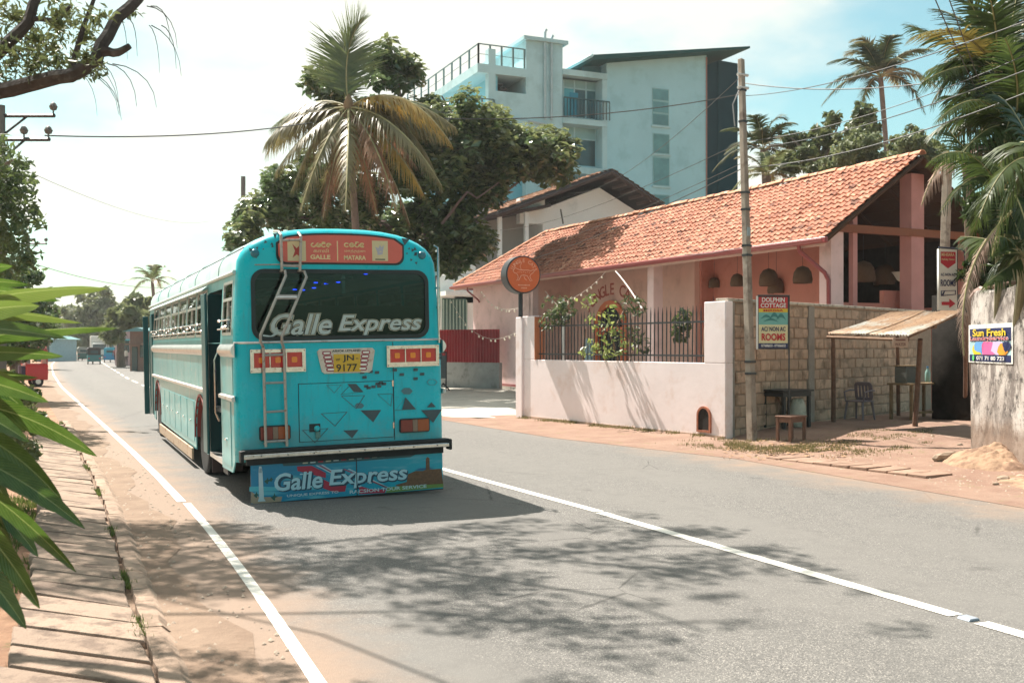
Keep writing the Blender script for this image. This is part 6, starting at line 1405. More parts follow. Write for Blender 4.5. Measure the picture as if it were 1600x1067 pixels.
mb_part('waste_pipe', MB().tube([(bpt(858, 100).x - .2, YB - .12, zf1 - .1), (X0 + 1, YB - .15, zf1 + .15)], .08, 6), MATS['pipe_blue'])

# ============================================================ SECOND HOUSE (white, tiled gable)
Y2 = 48.0
wh = empty('white_house', (24, Y2, 0), 0, 'white two storey house with brown tiled gable roof behind the long pink house', 'house')
def w2(name, mb, m_, par=None, **kw): mb.v = [(x - 24, y - Y2, z) for x, y, z in mb.v]; return mb.build(name, m_, par or wh, smooth=kw.pop('smooth', False), **kw)
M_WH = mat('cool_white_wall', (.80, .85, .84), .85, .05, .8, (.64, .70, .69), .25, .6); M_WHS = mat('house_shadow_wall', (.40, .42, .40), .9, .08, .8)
ap = onY(955, 266, Y2); le = onY(777, 332, Y2); re_ = onY(1036, 320, Y2)
gx0, gx1 = onY(865, 350, Y2).x, re_.x - .4
w2('gable_wall', MB().prism([(gx0, 0), (gx1, 0), (gx1, re_.z - .5), (ap.x, ap.z - .75), (gx0, ap.z - .75 - (ap.x - gx0) * (ap.z - le.z) / (ap.x - le.x))], Y2 + 1.3, Y2 + 12), M_WH)
w2('beam', MB().bb(onY(828, 350, Y2).x, gx0 + .1, Y2 + 1.25, Y2 + 1.7, le.z - .3, le.z + 1.0), M_WH)
for s_, e_ in ((0, le), (1, re_)):
    d_ = (ap - e_); mb = MB(); a_ = e_ + Vector((0, 0, 0)); nrmv = Vector((-d_.z, 0, d_.x)).normalized(); nrmv = nrmv if nrmv.z > 0 else -nrmv
    mb.prism([(e_.x, e_.z - .12), (ap.x, ap.z - .12), (ap.x, ap.z), (e_.x, e_.z)], Y2, Y2 + 13); w2('roof_slope', mb, flat('eaves_dark', (.055, .04, .04), .8))
    cn = 22; V = []; nr = 10
    for r_ in range(nr):
        f0, f1 = r_ / nr, (r_ + 1) / nr + .01
        p0 = e_.lerp(ap, f0) + nrmv * .13; p1 = e_.lerp(ap, f1) + nrmv * .06; c_ = MB()
        for c in range(48):
            y = Y2 - .1 + c * .27; b0 = .03 if c % 2 else 0
            c_.add([(p0.x, y, p0.z + b0), (p0.x, y + .26, p0.z + b0), (p1.x, y + .26, p1.z + b0), (p1.x, y, p1.z + b0), (p0.x, y, p0.z - .06), (p0.x, y + .26, p0.z - .06)], [(0, 1, 2, 3), (4, 5, 1, 0)])
        w2('tile_course', c_, mat('old_brown_tile', (.36, .20, .13), .9, .35, 2.5, (.62, .50, .40), .25, 2.5))
    w2('bargeboard', MB().tube([tuple(e_ + Vector((0, -.06, -.12))), tuple(ap + Vector((0, -.06, -.10)))], .13, 4), MATS['eaves_dark'])
for i in range(6):
    f = .12 + i * .16; q = ap.lerp(re_, f); w2('purlin', MB().bb(q.x - .06, q.x + .06, Y2 + .0, Y2 + 1.4, q.z - .3, q.z - .14), flat('purlin_brown', (.13, .09, .08), .8))
# veranda on the left side
vz0 = onY(790, 440, Y2).z
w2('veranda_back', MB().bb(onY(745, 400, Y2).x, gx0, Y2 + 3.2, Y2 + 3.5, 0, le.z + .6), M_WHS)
w2('veranda_floor', MB().bb(onY(715, 450, Y2).x, gx0, Y2 + .4, Y2 + 4, onY(790, 455, Y2).z - .6, onY(790, 455, Y2).z - .25), M_WH)
w2('veranda_wall', MB().bb(onY(718, 420, Y2).x, onY(749, 420, Y2).x, Y2 + .5, Y2 + 3.3, 0, onY(735, 362, Y2).z), M_WH)
w2('lean_roof', MB().prism([(onY(712, 380, Y2).x, onY(712, 352, Y2).z), (gx0, le.z + .5), (gx0, le.z + .65), (onY(712, 380, Y2).x, onY(712, 346, Y2).z)], Y2 + .3, Y2 + 4), MATS['eaves_dark'])
for px in (789, 831): x = onY(px, 350, Y2).x; w2('veranda_post', MB().bb(x - .1, x + .1, Y2 + .6, Y2 + .8, onY(px, 455, Y2).z - .3, le.z + .2), M_WH)
# ground floor behind the red fence
w2('ground_wall', MB().bb(onY(690, 500, Y2).x, onY(765, 500, Y2).x, Y2 + .4, Y2 + .9, 0, onY(720, 430, Y2).z), M_WH)
gw2 = w2('window', MB().bb(onY(695, 500, Y2).x, onY(733, 500, Y2).x, Y2 + .33, Y2 + .39, .2, onY(715, 466, Y2).z), flat('green_glass', (.06, .14, .13), .2))
for i in range(8): x = onY(696 + i * 5.2, 500, Y2).x; w2('bar', MB().bb(x - .03, x + .03, Y2 + .27, Y2 + .32, .2, onY(715, 468, Y2).z), flat('pale_green_bar', (.28, .4, .36), .5), gw2)
w2('canopy', MB().bb(onY(690, 460, Y2).x, onY(765, 460, Y2).x, Y2 - .6, Y2 + .5, onY(720, 463, Y2).z, onY(720, 456, Y2).z), M_WH)
w2('antenna_mast', MB().tube([tuple(onY(880, 350, Y2 - .3)), tuple(onY(876, 327, Y2 - .3))], .04, 5), M_DARK)

# red corrugated fence on grey block base, left of the pink house
fa = at(690, 605, 44.6); fb = at(750, 605, 43.4); fd = (fb - fa); fd.z = 0; fr_ = math.atan2(fd.y, fd.x)
fo_ = empty('red_fence', (fa.x, fa.y, 0), fr_, 'dark red corrugated sheet fence on a grey block base by the white house', 'fence')
zt_, zm_ = at(720, 515, 44).z, at(720, 566, 44).z; L = fd.length + 1.0
MB().bb(-1.5, L, 0, .2, -.05, zm_).build('base', mat('grey_base', (.30, .30, .29), .9, .15, 3, (.18, .18, .17), .3, 1.5, .4, 10), fo_)
ns = 5
for s_ in range(ns):
    x0, x1 = -1.5 + (L + 1.5) * s_ / ns, -1.5 + (L + 1.5) * (s_ + 1) / ns; pl = [(x0 + (x1 - x0 + .02) * i / 24, -.02 + .022 * math.sin(i * math.pi / 2) + .004 * s_) for i in range(25)]
    mb = MB(); mb.add([(x, y, zm_) for x, y in pl] + [(x, y, zt_) for x, y in pl], [(i, i + 1, 26 + i, 25 + i) for i in range(24)]); mb.build('sheet', mat('oxide_red_sheet', (.26, .015, .02), .45, .12, 2), fo_)
gp_ = at(697, 606, 41); q = empty('gate_stand', (gp_.x, gp_.y, .02), 0, 'black iron stand at the edge of the drive, right beside the bus', 'stand')
for dx in (-.25, .0): MB().tube([(dx, 0, 0), (dx, 0, 1.55)], .03, 6).build('post', M_DARK, q)
MB().tube([(-.25, 0, 1.53), (0, 0, 1.53)], .03, 6).build('top_bar', M_DARK, q); MB().tube([(-.5, -.3, .02), (-.12, 0, .3), (.25, .3, .02)], .03, 6).build('foot', M_DARK, q)
MB().bb(-.24, -.01, -.02, .02, .5, 1.4).build('panel', flat('slate_panel', (.12, .14, .14), .6), q)

# ============================================================ TREES AND PALMS
def tree(name, base, limbs, blobs, n_leaf, size, m_, label, cat='tree', group=None, seed=1, trunk_m=None, **kw):
    o = empty(name, base, 0, label, cat, group); b = Vector(base); mb = MB()
    for pts, r0, r1 in limbs:
        P = [Vector(q) - b for q in pts]; n_ = len(P); PP = []; rr = random.Random(seed * 7 + len(PP))
        for a_, c_ in zip(P, P[1:]):
            for i in range(3): PP.append(a_.lerp(c_, i / 3) + Vector((rr.gauss(0, r0 * .18), rr.gauss(0, r0 * .18), rr.gauss(0, r0 * .14))) * (1 if i else .3))
        PP.append(P[-1]); mb.tube(PP, [r0 + (r1 - r0) * i / (len(PP) - 1) for i in range(len(PP))], 7)
    mb.build('trunk', trunk_m or M_TRUNK, o)
    leaf_cloud('crown', [(Vector(c_) - b, r_) for c_, r_ in blobs], n_leaf, size, m_, o, seed, **kw); return o
def P_(px, py, D): return at(px, py, D)
M_LF1 = leafmat('glossy_dark_leaf', (.028, .064, .030), (.125, .19, .07), .20, .32, 1.3, (.22, .26, .11), spec=1.0)
M_LF2 = leafmat('olive_leaf', (.05, .075, .028), (.14, .17, .065), .45, .3, 1.0, (.16, .17, .07)); M_LF3 = leafmat('pale_olive_leaf', (.08, .11, .045), (.17, .20, .09), .5, .35, 1.0, (.24, .25, .13))
M_LF4 = leafmat('dark_left_leaf', (.025, .05, .018), (.10, .145, .045), .35, .38, 1.4, (.13, .15, .06))
# big broad-leaved tree behind the bus: branches in whorled clumps
Dt = 42.0; bb_ = gp(668, 610); base = P_(668, 541, Dt); base.z = 0
rt2 = random.Random(31); blobs = []
# outline given as (px, py, r_px) lumps
lump = [(400, 350, 28), (430, 330, 34), (470, 345, 40), (395, 385, 26), (520, 340, 45), (580, 300, 55), (560, 360, 45), (640, 260, 60), (620, 340, 60), (612, 105, 22), (620, 130, 26), (500, 140, 16), (525, 150, 20), (545, 175, 28), (600, 178, 30), (650, 195, 26), (700, 200, 50), (735, 230, 44), (690, 280, 50), (735, 285, 40), (760, 215, 30), (790, 260, 40), (825, 245, 30), (850, 240, 20), (862, 246, 24), (815, 265, 36), (880, 264, 22), (775, 302, 30), (855, 278, 26), (800, 255, 30), (690, 350, 45), (720, 390, 34), (660, 400, 45), (712, 330, 34), (600, 390, 45), (710, 420, 22), (560, 230, 45), (500, 300, 30), (440, 290, 16), (480, 275, 22), (670, 215, 45)]
for px, py, r_ in lump:
    for q in range(2): D = Dt + rt2.uniform(-2.5, 2.5) * (r_ / 40); rr = r_ / F * D; blobs.append((P_(px + rt2.uniform(-.25, .25) * r_, py + rt2.uniform(-.2, .2) * r_, D), (rr * .66, rr * .76, rr * .56)))
for q in range(240):
    px, py, r_ = rt2.choice(lump); a_ = rt2.uniform(0, 6.28); D = Dt + rt2.uniform(-2.5, 1.5); rr = rt2.uniform(.3, .62); blobs.append((P_(px + r_ * 1.0 * math.cos(a_), py - abs(r_ * 1.0 * math.sin(a_)) * .9, D), (rr, rr, rr * .8)))
T_ = lambda px, py, d=0: P_(px, py, Dt + d)
limbs = [([base, T_(672, 430), T_(660, 330), T_(640, 220), T_(618, 110)], .32, .05), ([T_(665, 380), T_(720, 330), T_(790, 300, -1), T_(840, 260, -1)], .10, .03), ([T_(665, 400), T_(600, 350), T_(520, 340), T_(430, 340)], .2, .04), ([T_(655, 300), T_(560, 230), T_(520, 160)], .12, .03), ([T_(690, 350, -2.5), T_(730, 300, -2.6), T_(745, 310, -2.7), T_(780, 285, -2.6)], .06, .02), ([T_(655, 280), T_(720, 210), T_(690, 150)], .12, .03)]
tree('broadleaf_tree', base, limbs, blobs, 24000, .40, M_LF1, 'large dark glossy leaved tree filling the middle behind the bus roof', seed=11, up=1.5, asp=.5, surf=.25, trunk_m=mat('grey_bark', (.15, .105, .09), .9, .2, 6))
leaf_cloud('crown', [(c_ + Vector((0, -.3, .25)) - base, r_) for c_, r_ in blobs if (c_.x > 14.5 or random.random() < .35)], 9500, .34, leafmat('sunlit_leaf', (.07, .10, .035), (.20, .24, .10), .22, .35, 1.2, (.38, .40, .24), spec=1.0), bpy.data.objects['broadleaf_tree'], 12, up=2.2, asp=.55, surf=.6)  # second layer of paler leaves, sun highlights put into their colour

def frond(mb_or, pts, n_, ll, droop, rg, mi_r=0, mi_l=1, wl=.05, twist=.0, V=None, Fc=None, MI=None, bend=2):
    """one pinnate leaf: rachis along pts (Bezier-like), leaflets on both sides"""
    P = [Vector(p_) for p_ in pts]
    def bez(t): 
        if len(P) == 3: a_ = P[0].lerp(P[1], t); b_ = P[1].lerp(P[2], t); return a_.lerp(b_, t)
        a_, b_, c_ = P[0].lerp(P[1], t), P[1].lerp(P[2], t), P[2].lerp(P[3], t); return a_.lerp(b_, t).lerp(b_.lerp(c_, t), t)
    m_ = 12; rach = [bez(i / m_) for i in range(m_ + 1)]; Lr = sum((rach[i + 1] - rach[i]).length for i in range(m_)); b0 = len(V)
    # rachis as a thin 3-sided tube
    t3 = MB().tube(rach, [.035 * Lr / 4 * (1 - .8 * i / m_) + .006 for i in range(m_ + 1)], 3, cap=False)
    V += t3.v
    for f in t3.f: Fc.append((b0 + f[0], b0 + f[1], b0 + f[2], b0 + f[3])); MI.append(0)
    for i in range(n_):
        t = .12 + .88 * (i + .5) / n_; p_ = bez(t); d = (bez(min(1, t + .02)) - bez(t - .02)).normalized(); side = d.cross(Vector((0, 0, 1)))
        if side.length < .15: side = d.cross(Vector((.3, 1, .2)))
        side.normalize(); upv = side.cross(d); env = math.sin(math.pi * min(1, t * .82 + .16)) ** .6 * ll
        for s_ in (-1, 1):
            if rg.random() < .05: continue
            l_ = env * rg.uniform(.82, 1.1); dirv = (side * s_ * (1 - .35 * t) + d * (.45 + .6 * t) + upv * rg.uniform(.05, .25)).normalized(); w_ = d * wl * .5 * (l_ / ll + .3)
            q = p_.copy(); pv = [(q - w_, q + w_)]; dv = dirv.copy()
            for k_ in range(1, bend + 1):
                dv = (dv + Vector((rg.gauss(0, .06), rg.gauss(0, .06), -droop * (.8 + .5 * rg.random())))).normalized(); q = q + dv * l_ / bend; ws_ = w_ * (1 - k_ / bend) * .9 + w_ * .08; pv.append((q - ws_, q + ws_))
            b_ = len(V)
            for a_, c_ in pv: V.append(tuple(a_)); V.append(tuple(c_))
            for k_ in range(bend): Fc.append((b_ + 2 * k_, b_ + 2 * k_ + 1, b_ + 2 * k_ + 3, b_ + 2 * k_ + 2)); MI.append(1)
M_RACH = mat('frond_stalk', (.30, .27, .12), .6, .2, 4)
M_PG = leafmat('palm_green', (.045, .075, .022), (.12, .15, .05), .36, .35, .8, (.20, .19, .07), spec=.7)
M_PO = leafmat('palm_olive', (.10, .10, .04), (.20, .17, .065), .4, .3, .7, (.34, .24, .07), spec=.6)
M_PB = leafmat('palm_brown', (.16, .09, .05), (.34, .19, .10), .6, .3, .9, (.45, .25, .12), spec=.3)
M_PY = leafmat('palm_yellow', (.22, .16, .035), (.40, .27, .05), .45, .3, .7, (.42, .32, .08))
def frond_obj(o, base, spec_, name='frond'):
    """spec_: list of (pts, n, ll, droop, mat, seed, wl)"""
    for pts, n_, ll, dr, m_, sd_, wl in spec_:
        V, Fc, MI = [], [], []; frond(None, [Vector(q) - base for q in pts], n_, ll, dr, random.Random(sd_), V=V, Fc=Fc, MI=MI, wl=wl, bend=3)
        fastmesh(name, V, Fc, [M_RACH, m_], o, mi=MI)
# coconut palm above the bus
Dp = 36.0; pbse = P_(560, 541, Dp); pbse.z = 0; cr = P_(545, 168, Dp)
cp = empty('coconut_palm', pbse, 0, 'coconut palm with one tall upright frond and drooping browned fronds, rising above the bus roof', 'palm tree')
pts = [Vector((0, 0, 0)), P_(556, 360, Dp) - pbse, P_(550, 270, Dp) - pbse, cr - pbse]; MB().tube([pts[0].lerp(pts[1], .5) if i == 1 else (pts[0] if i == 0 else pts[i - 1]) for i in range(5)], [.19, .15, .13, .12, .14], 10).build('trunk', mat('palm_trunk', (.21, .15, .125), .9, .2, 6, (.12, .09, .07), .3, 3, .6, 20), cp)
MB().lathe([(.11, -.5), (.17, -.2), (.20, .1), (.10, .35), (.03, .45)], 10).build('crownshaft', mat('fibre_brown', (.20, .13, .07), .95, .3, 6), cp, loc=cr - pbse)
def pf(mid, tip, m_, sd_, dd=0, n_=42, ll=.95, dr=.22): return ([cr, P_(mid[0], mid[1], Dp + dd), P_(tip[0], tip[1], Dp + dd * 1.3)], int(n_ * 1.7), ll * 1.2, dr * 1.25, m_, sd_, .09)
frond_obj(cp, pbse, [pf((530, 70), (568, 28), M_PG, 1, 0, 56, 1.35, .05), pf((520, 100), (548, 45), M_PG, 30, 1, 44, 1.1, .08),
    pf((470, 130), (415, 245), M_PO, 3, 1, 48, 1.1, .35), pf((480, 190), (430, 270), M_PO, 4, -1, 44, 1.0, .4), pf((630, 110), (705, 225), M_PY, 5, -1, 50, 1.1, .38), pf((600, 140), (690, 215), M_PO, 6, .5, 50, 1.2, .4), pf((620, 170), (690, 290), M_PO, 7, -2, 46, 1.1, .42),
    pf((500, 220), (470, 330), M_PO, 8, -2, 42, .95, .45), pf((545, 230), (540, 330), M_PO, 9, -3, 44, .95, .45), pf((590, 210), (620, 330), M_PB, 10, -2, 44, 1.0, .45), pf((570, 250), (590, 340), M_PB, 11, -1, 36, .9, .5), pf((520, 250), (505, 340), M_PB, 12, -1, 36, .9, .5), pf((620, 220), (660, 300), M_PY, 13, -1.5, 40, 1.0, .45), pf((470, 160), (445, 215), M_PO, 14, 3, 40, 1.0, .35), pf((610, 250), (640, 350), M_PB, 15, -.5, 36, .8, .5), pf((460, 160), (420, 230), M_PG, 16, 2.5, 40, 1.0, .35), pf((640, 140), (695, 180), M_PG, 17, 2.5, 40, 1.0, .35), pf((540, 210), (500, 300), M_PO, 18, 2.5, 40, 1.0, .4), pf((600, 190), (650, 260), M_PB, 19, 2.5, 40, 1.0, .4), pf((450, 170), (415, 225), M_PO, 20, 0, 44, 1.1, .42), pf((500, 180), (455, 300), M_PO, 21, .5, 42, 1.0, .45), pf((530, 200), (520, 300), M_PB, 22, 1.5, 42, 1.0, .45), pf((570, 190), (575, 300), M_PO, 23, 1.5, 42, 1.0, .45), pf((640, 170), (680, 270), M_PO, 24, .5, 44, 1.1, .42), pf((625, 130), (712, 200), M_PO, 25, .8, 46, 1.1, .42), pf((480, 150), (425, 200), M_PG, 26, 1.6, 42, 1.0, .35)])
# far palm on the right
M_PD = leafmat('palm_dark', (.018, .035, .012), (.06, .08, .028), .5, .25, .8, (.10, .11, .04), spec=.3)
def coco(base, crn, R_, label, seed, nf=16, mset=None, group=None, trunk_r=.16, zup=True):
    o = empty('coconut_palm', base, 0, label, 'palm tree', group); rg = random.Random(seed); b = Vector(base); c_ = Vector(crn)
    MB().tube([Vector((0, 0, 0)), (c_ - b) * .5 + Vector((.3, 0, 0)), c_ - b], [trunk_r * 1.4, trunk_r, trunk_r * .9], 8).build('trunk', MATS['palm_trunk'], o)
    for i in range(nf):
        a_ = i * 2.4 + rg.uniform(-.3, .3); el = (i / nf) * 1.9 - .55 + rg.uniform(-.1, .1); hx_, hy_ = math.cos(a_), math.sin(a_)   # from drooping to upright
        m1 = c_ + Vector((hx_, hy_, 0)) * R_ * .5 * math.cos(max(el, 0)) + Vector((0, 0, R_ * (.25 + .45 * max(0, el)))); tip = c_ + Vector((hx_, hy_, 0)) * R_ * math.cos(el * .85) + Vector((0, 0, R_ * (math.sin(el) * .75 - .12)))
        V, Fc, MI = [], [], []; frond(None, [c_ - b, m1 - b, tip - b], 46, R_ * .27, .25, rg, V=V, Fc=Fc, MI=MI, wl=R_ * .034)
        fastmesh('frond', V, Fc, [M_RACH, (mset or [M_PD, M_PD, M_PO])[i % 3]], o, mi=MI)
    return o
Dq = 62.0; q = P_(1402, 541, Dq); q.z = 0; coco(q, P_(1376, 122, Dq), 3.6, 'slender coconut palm standing alone against the sky right of the dark stair shaft', 4, 18)
q = P_(1200, 541, 52); q.z = 0; coco(q, P_(1192, 235, 52), 2.6, 'low green palm just right of the dark stair shaft, behind the red roof', 6, 14)
q = P_(1180, 541, 48); q.z = 0; coco(q, P_(1200, 275, 48), 2.0, 'short yellowish palm touching the roof ridge right of the concrete pole', 8, 12, [M_PO, M_LF3, M_PG])
q = P_(238, 541, 95); q.z = 0; coco(q, P_(238, 440, 95), 2.6, 'far palm showing over the front of the bus roof', 9, 12, [M_PO, M_PG, M_PO])
# trees behind the red roof
def lumps(L, D, sp_, seed, sq_=.75, small=0):
    r_ = random.Random(seed); out = []
    for px, py, rp_ in L:
        for q_ in range(2): d = D + r_.uniform(-sp_, sp_); rr = rp_ / F * d; out.append((P_(px + r_.uniform(-.3, .3) * rp_, py + r_.uniform(-.3, .3) * rp_, d), (rr * .85, rr * .85, rr * sq_)))
    for q_ in range(small): px, py, rp_ = r_.choice(L); a_ = r_.uniform(0, 6.28); d = D + r_.uniform(-sp_, sp_); rr = rp_ * r_.uniform(.2, .35) / F * d; out.append((P_(px + rp_ * 1.05 * math.cos(a_), py - rp_ * abs(math.sin(a_)), d), (rr, rr, rr * .8)))
    return out
q = P_(1290, 541, 50); q.z = 0
tree('dark_tree', q, [([q, P_(1290, 330, 50), P_(1275, 250, 50), P_(1235, 215, 50)], .25, .04), ([P_(1285, 300, 50), P_(1330, 230, 50), P_(1345, 185, 50)], .15, .03), ([P_(1280, 270, 50), P_(1300, 220, 50), P_(1310, 195, 50)], .1, .03)],
     lumps([(1235, 215, 18), (1260, 235, 22), (1290, 215, 20), (1345, 185, 22), (1340, 215, 24), (1310, 245, 24), (1270, 265, 24), (1235, 260, 20), (1360, 205, 14), (1300, 190, 14)], 50, 2, 5, small=50), 4600, .36, M_LF2, 'open dark tree with gaps of sky behind the red roof', seed=21, surf=-.3)
q = P_(1345, 541, 46); q.z = 0
tree('bushy_tree', q, [([q, P_(1345, 330, 46), P_(1335, 240, 46)], .2, .04)], lumps([(1330, 235, 30), (1360, 250, 26), (1310, 265, 24), (1385, 262, 20), (1350, 220, 22), (1340, 275, 30)], 46, 1.5, 6, small=40), 6000, .22, M_LF3, 'pale olive bushy tree rising over the middle of the red roof ridge', seed=22, surf=-.3, jitter=.6)
q = P_(1425, 541, 44); q.z = 0
tree('bushy_tree', q, [([q, P_(1425, 330, 44), P_(1420, 240, 44)], .2, .04)], lumps([(1420, 225, 24), (1440, 235, 22), (1400, 245, 18), (1455, 250, 24)], 44, 1.5, 7, small=30), 3500, .22, M_LF3, 'pale bushy tree at the right end of the red roof ridge', seed=23, surf=-.3, jitter=.6)
# areca palms crowding behind the stained wall
M_AG = leafmat('areca_green', (.018, .040, .010), (.065, .10, .026), .48, .35, 1.6, (.15, .18, .055), spec=.35); M_PYD = leafmat('areca_yellow', (.12, .11, .03), (.24, .20, .045), .5, .25, .9, (.28, .24, .07), spec=.2); M_AD = leafmat('areca_dark', (.012, .026, .010), (.045, .075, .02), .45, .3, 1.6, (.09, .12, .04), spec=.35)
def areca(base, crowns, label, seed, D):
    b = Vector(base); o = empty('areca_palm', b, 0, label, 'palm tree', 'areca palms behind the stained wall'); rg = random.Random(seed)
    for c_, specs in crowns:
        c_ = Vector(c_); MB().tube([Vector((rg.uniform(-.2, .2), rg.uniform(-.2, .2), 0)), (c_ - b) * .5 + Vector((rg.uniform(-.15, .15), .1, 0)), c_ - b], [.08, .065, .06], 8).build('stem', mat('ringed_green_stem', (.20, .19, .11), .7, .2, 5), o)
        frond_obj(o, b, [([c_, m1, t1], n_, ll, dr, m_, sd_, .055) for (m1, t1, n_, ll, dr, m_, sd_) in specs])
def A_(c_px, D, L, seed, ll=.55, n_=36, mm=(None,)):
    c_ = P_(*c_px, D); return (c_, [(P_(mx_, my, D + dd * .5), P_(tx, ty, D + dd), n_, ll, dr, m_, seed * 10 + i) for i, (mx_, my, tx, ty, dd, dr, m_) in enumerate(L)])
q = P_(1590, 541, 18.0); q.z = .15
areca(q, [A_((1560, 110), 16.5, [(1500, 20, 1425, 60, -1, .2, M_PYD), (1480, 60, 1420, 40, .5, .2, M_AG), (1500, 90, 1440, 130, -1, .35, M_AD), (1530, 10, 1490, -30, 0, .2, M_AG), (1560, 20, 1530, -60, -.8, .2, M_AD), (1600, 20, 1640, 0, .6, .2, M_AD), (1540, 60, 1480, 100, 1, .3, M_AD), (1500, 70, 1455, 165, .4, .35, M_AD), (1600, 60, 1660, 120, -1, .3, M_AG), (1560, 40, 1600, -40, 1, .2, M_AD), (1520, 100, 1470, 190, 1.2, .4, M_AD), (1550, 150, 1520, 250, 1.3, .45, M_AD), (1590, 130, 1580, 230, 0, .45, M_AG), (1530, 30, 1465, 15, 1.2, .2, M_AD), (1600, -10, 1590, -80, .2, .2, M_AD), (1510, 80, 1450, 110, .2, .3, M_AG)], 1, .62, 40),
           A_((1585, 200), 15.5, [(1530, 120, 1465, 190, -1, .3, M_AG), (1520, 150, 1450, 215, .8, .35, M_AG), (1560, 130, 1500, 120, .6, .25, M_AD), (1600, 120, 1570, 60, -1, .25, M_AG), (1540, 180, 1490, 260, -.8, .4, M_AG), (1620, 150, 1680, 220, -1, .3, M_AG), (1560, 190, 1520, 300, .5, .4, M_AD), (1600, 160, 1630, 100, 1, .3, M_AD), (1550, 160, 1500, 200, 1.2, .3, M_AD), (1530, 140, 1480, 240, 1.4, .4, M_AD), (1560, 230, 1540, 340, 1.2, .45, M_AD), (1620, 230, 1600, 350, .6, .45, M_AD), (1590, 100, 1550, 20, 1.2, .25, M_AD), (1545, 150, 1475, 150, .2, .3, M_AG), (1610, 180, 1590, 300, -.6, .4, M_AG)], 2, .6, 38)],
      'tall dark areca palm with a yellowing frond at the upper right corner', 41, 16.5)
q = P_(1580, 541, 16.6); q.z = .15
areca(q, [A_((1565, 300), 14.5, [(1520, 210, 1455, 250, -.8, .35, M_AG), (1530, 240, 1470, 330, -.5, .4, M_AD), (1560, 210, 1590, 160, 1, .3, M_AD), (1600, 230, 1660, 300, -.6, .35, M_AG), (1590, 280, 1610, 380, -1, .45, M_AG), (1540, 290, 1515, 380, .6, .4, M_AG), (1530, 260, 1480, 200, .8, .3, M_AD), (1580, 330, 1560, 420, .3, .4, M_AD)], 3, .5, 34),
           A_((1600, 400), 13.8, [(1560, 340, 1520, 400, -.4, .4, M_AG), (1570, 380, 1540, 450, .3, .4, M_AG), (1620, 330, 1650, 420, -.5, .4, M_AG), (1590, 340, 1560, 310, .5, .3, M_AD), (1570, 420, 1545, 440, -.2, .4, M_AG), (1560, 370, 1500, 370, .7, .4, M_AG)], 4, .42, 30)],
      'lower areca palm whose green fronds hang over the top of the stained wall', 42, 14.5)
q = P_(1665, 541, 15.2); q.z = .15
areca(q, [A_((1620, 250), 12, [(1570, 230, 1530, 340, -.5, .4, M_AG), (1580, 260, 1550, 400, .3, .45, M_AG), (1590, 170, 1560, 150, .3, .3, M_AD), (1640, 200, 1700, 300, 0, .3, M_AG), (1600, 190, 1560, 260, .8, .35, M_AG)], 5, .5, 34)], 'nearest areca palm, cut by the right picture edge', 43, 12)
# dark understorey behind the wall
q = P_(1560, 541, 17.5); q.z = .15
tree('understorey_shrub', q, [([q, P_(1560, 380, 17.5)], .06, .03)], lumps([(1545, 330, 34), (1590, 300, 40), (1560, 400, 40), (1600, 440, 40), (1530, 430, 24), (1585, 370, 45), (1540, 260, 30), (1590, 230, 45), (1550, 170, 36), (1595, 120, 45), (1560, 80, 34)], 18.3, 1, 12, small=40), 9500, .26, M_AD, 'mass of dark shrubbery filling in behind the areca palms', cat='shrub', seed=25, asp=.3)
# dead hanging fronds
q = P_(1445, 230, 15.6)
dfr = empty('dead_frond', q, 0, 'dry grey brown frond hanging over the right gable of the red roof', 'dead palm frond'); M_DEAD = leafmat('dead_leaf', (.24, .16, .12), (.46, .34, .27), .7, .2, 2, (.6, .48, .4), spec=.3)
frond_obj(dfr, q, [([P_(1560, 232, 16), P_(1475, 205, 15.6), P_(1440, 320, 15.4)], 60, .5, .6, M_DEAD, 91, .05)])
q = P_(1505, 420, 13.2)
dfr = empty('dead_frond', q, 0, 'dry brown frond hanging down the left end of the stained wall, beside the poster', 'dead palm frond')
frond_obj(dfr, q, [([P_(1580, 330, 13.4), P_(1510, 395, 13.2), P_(1498, 470, 13.0), P_(1506, 555, 12.9)], 90, .34, .7, M_DEAD, 92, .022)])

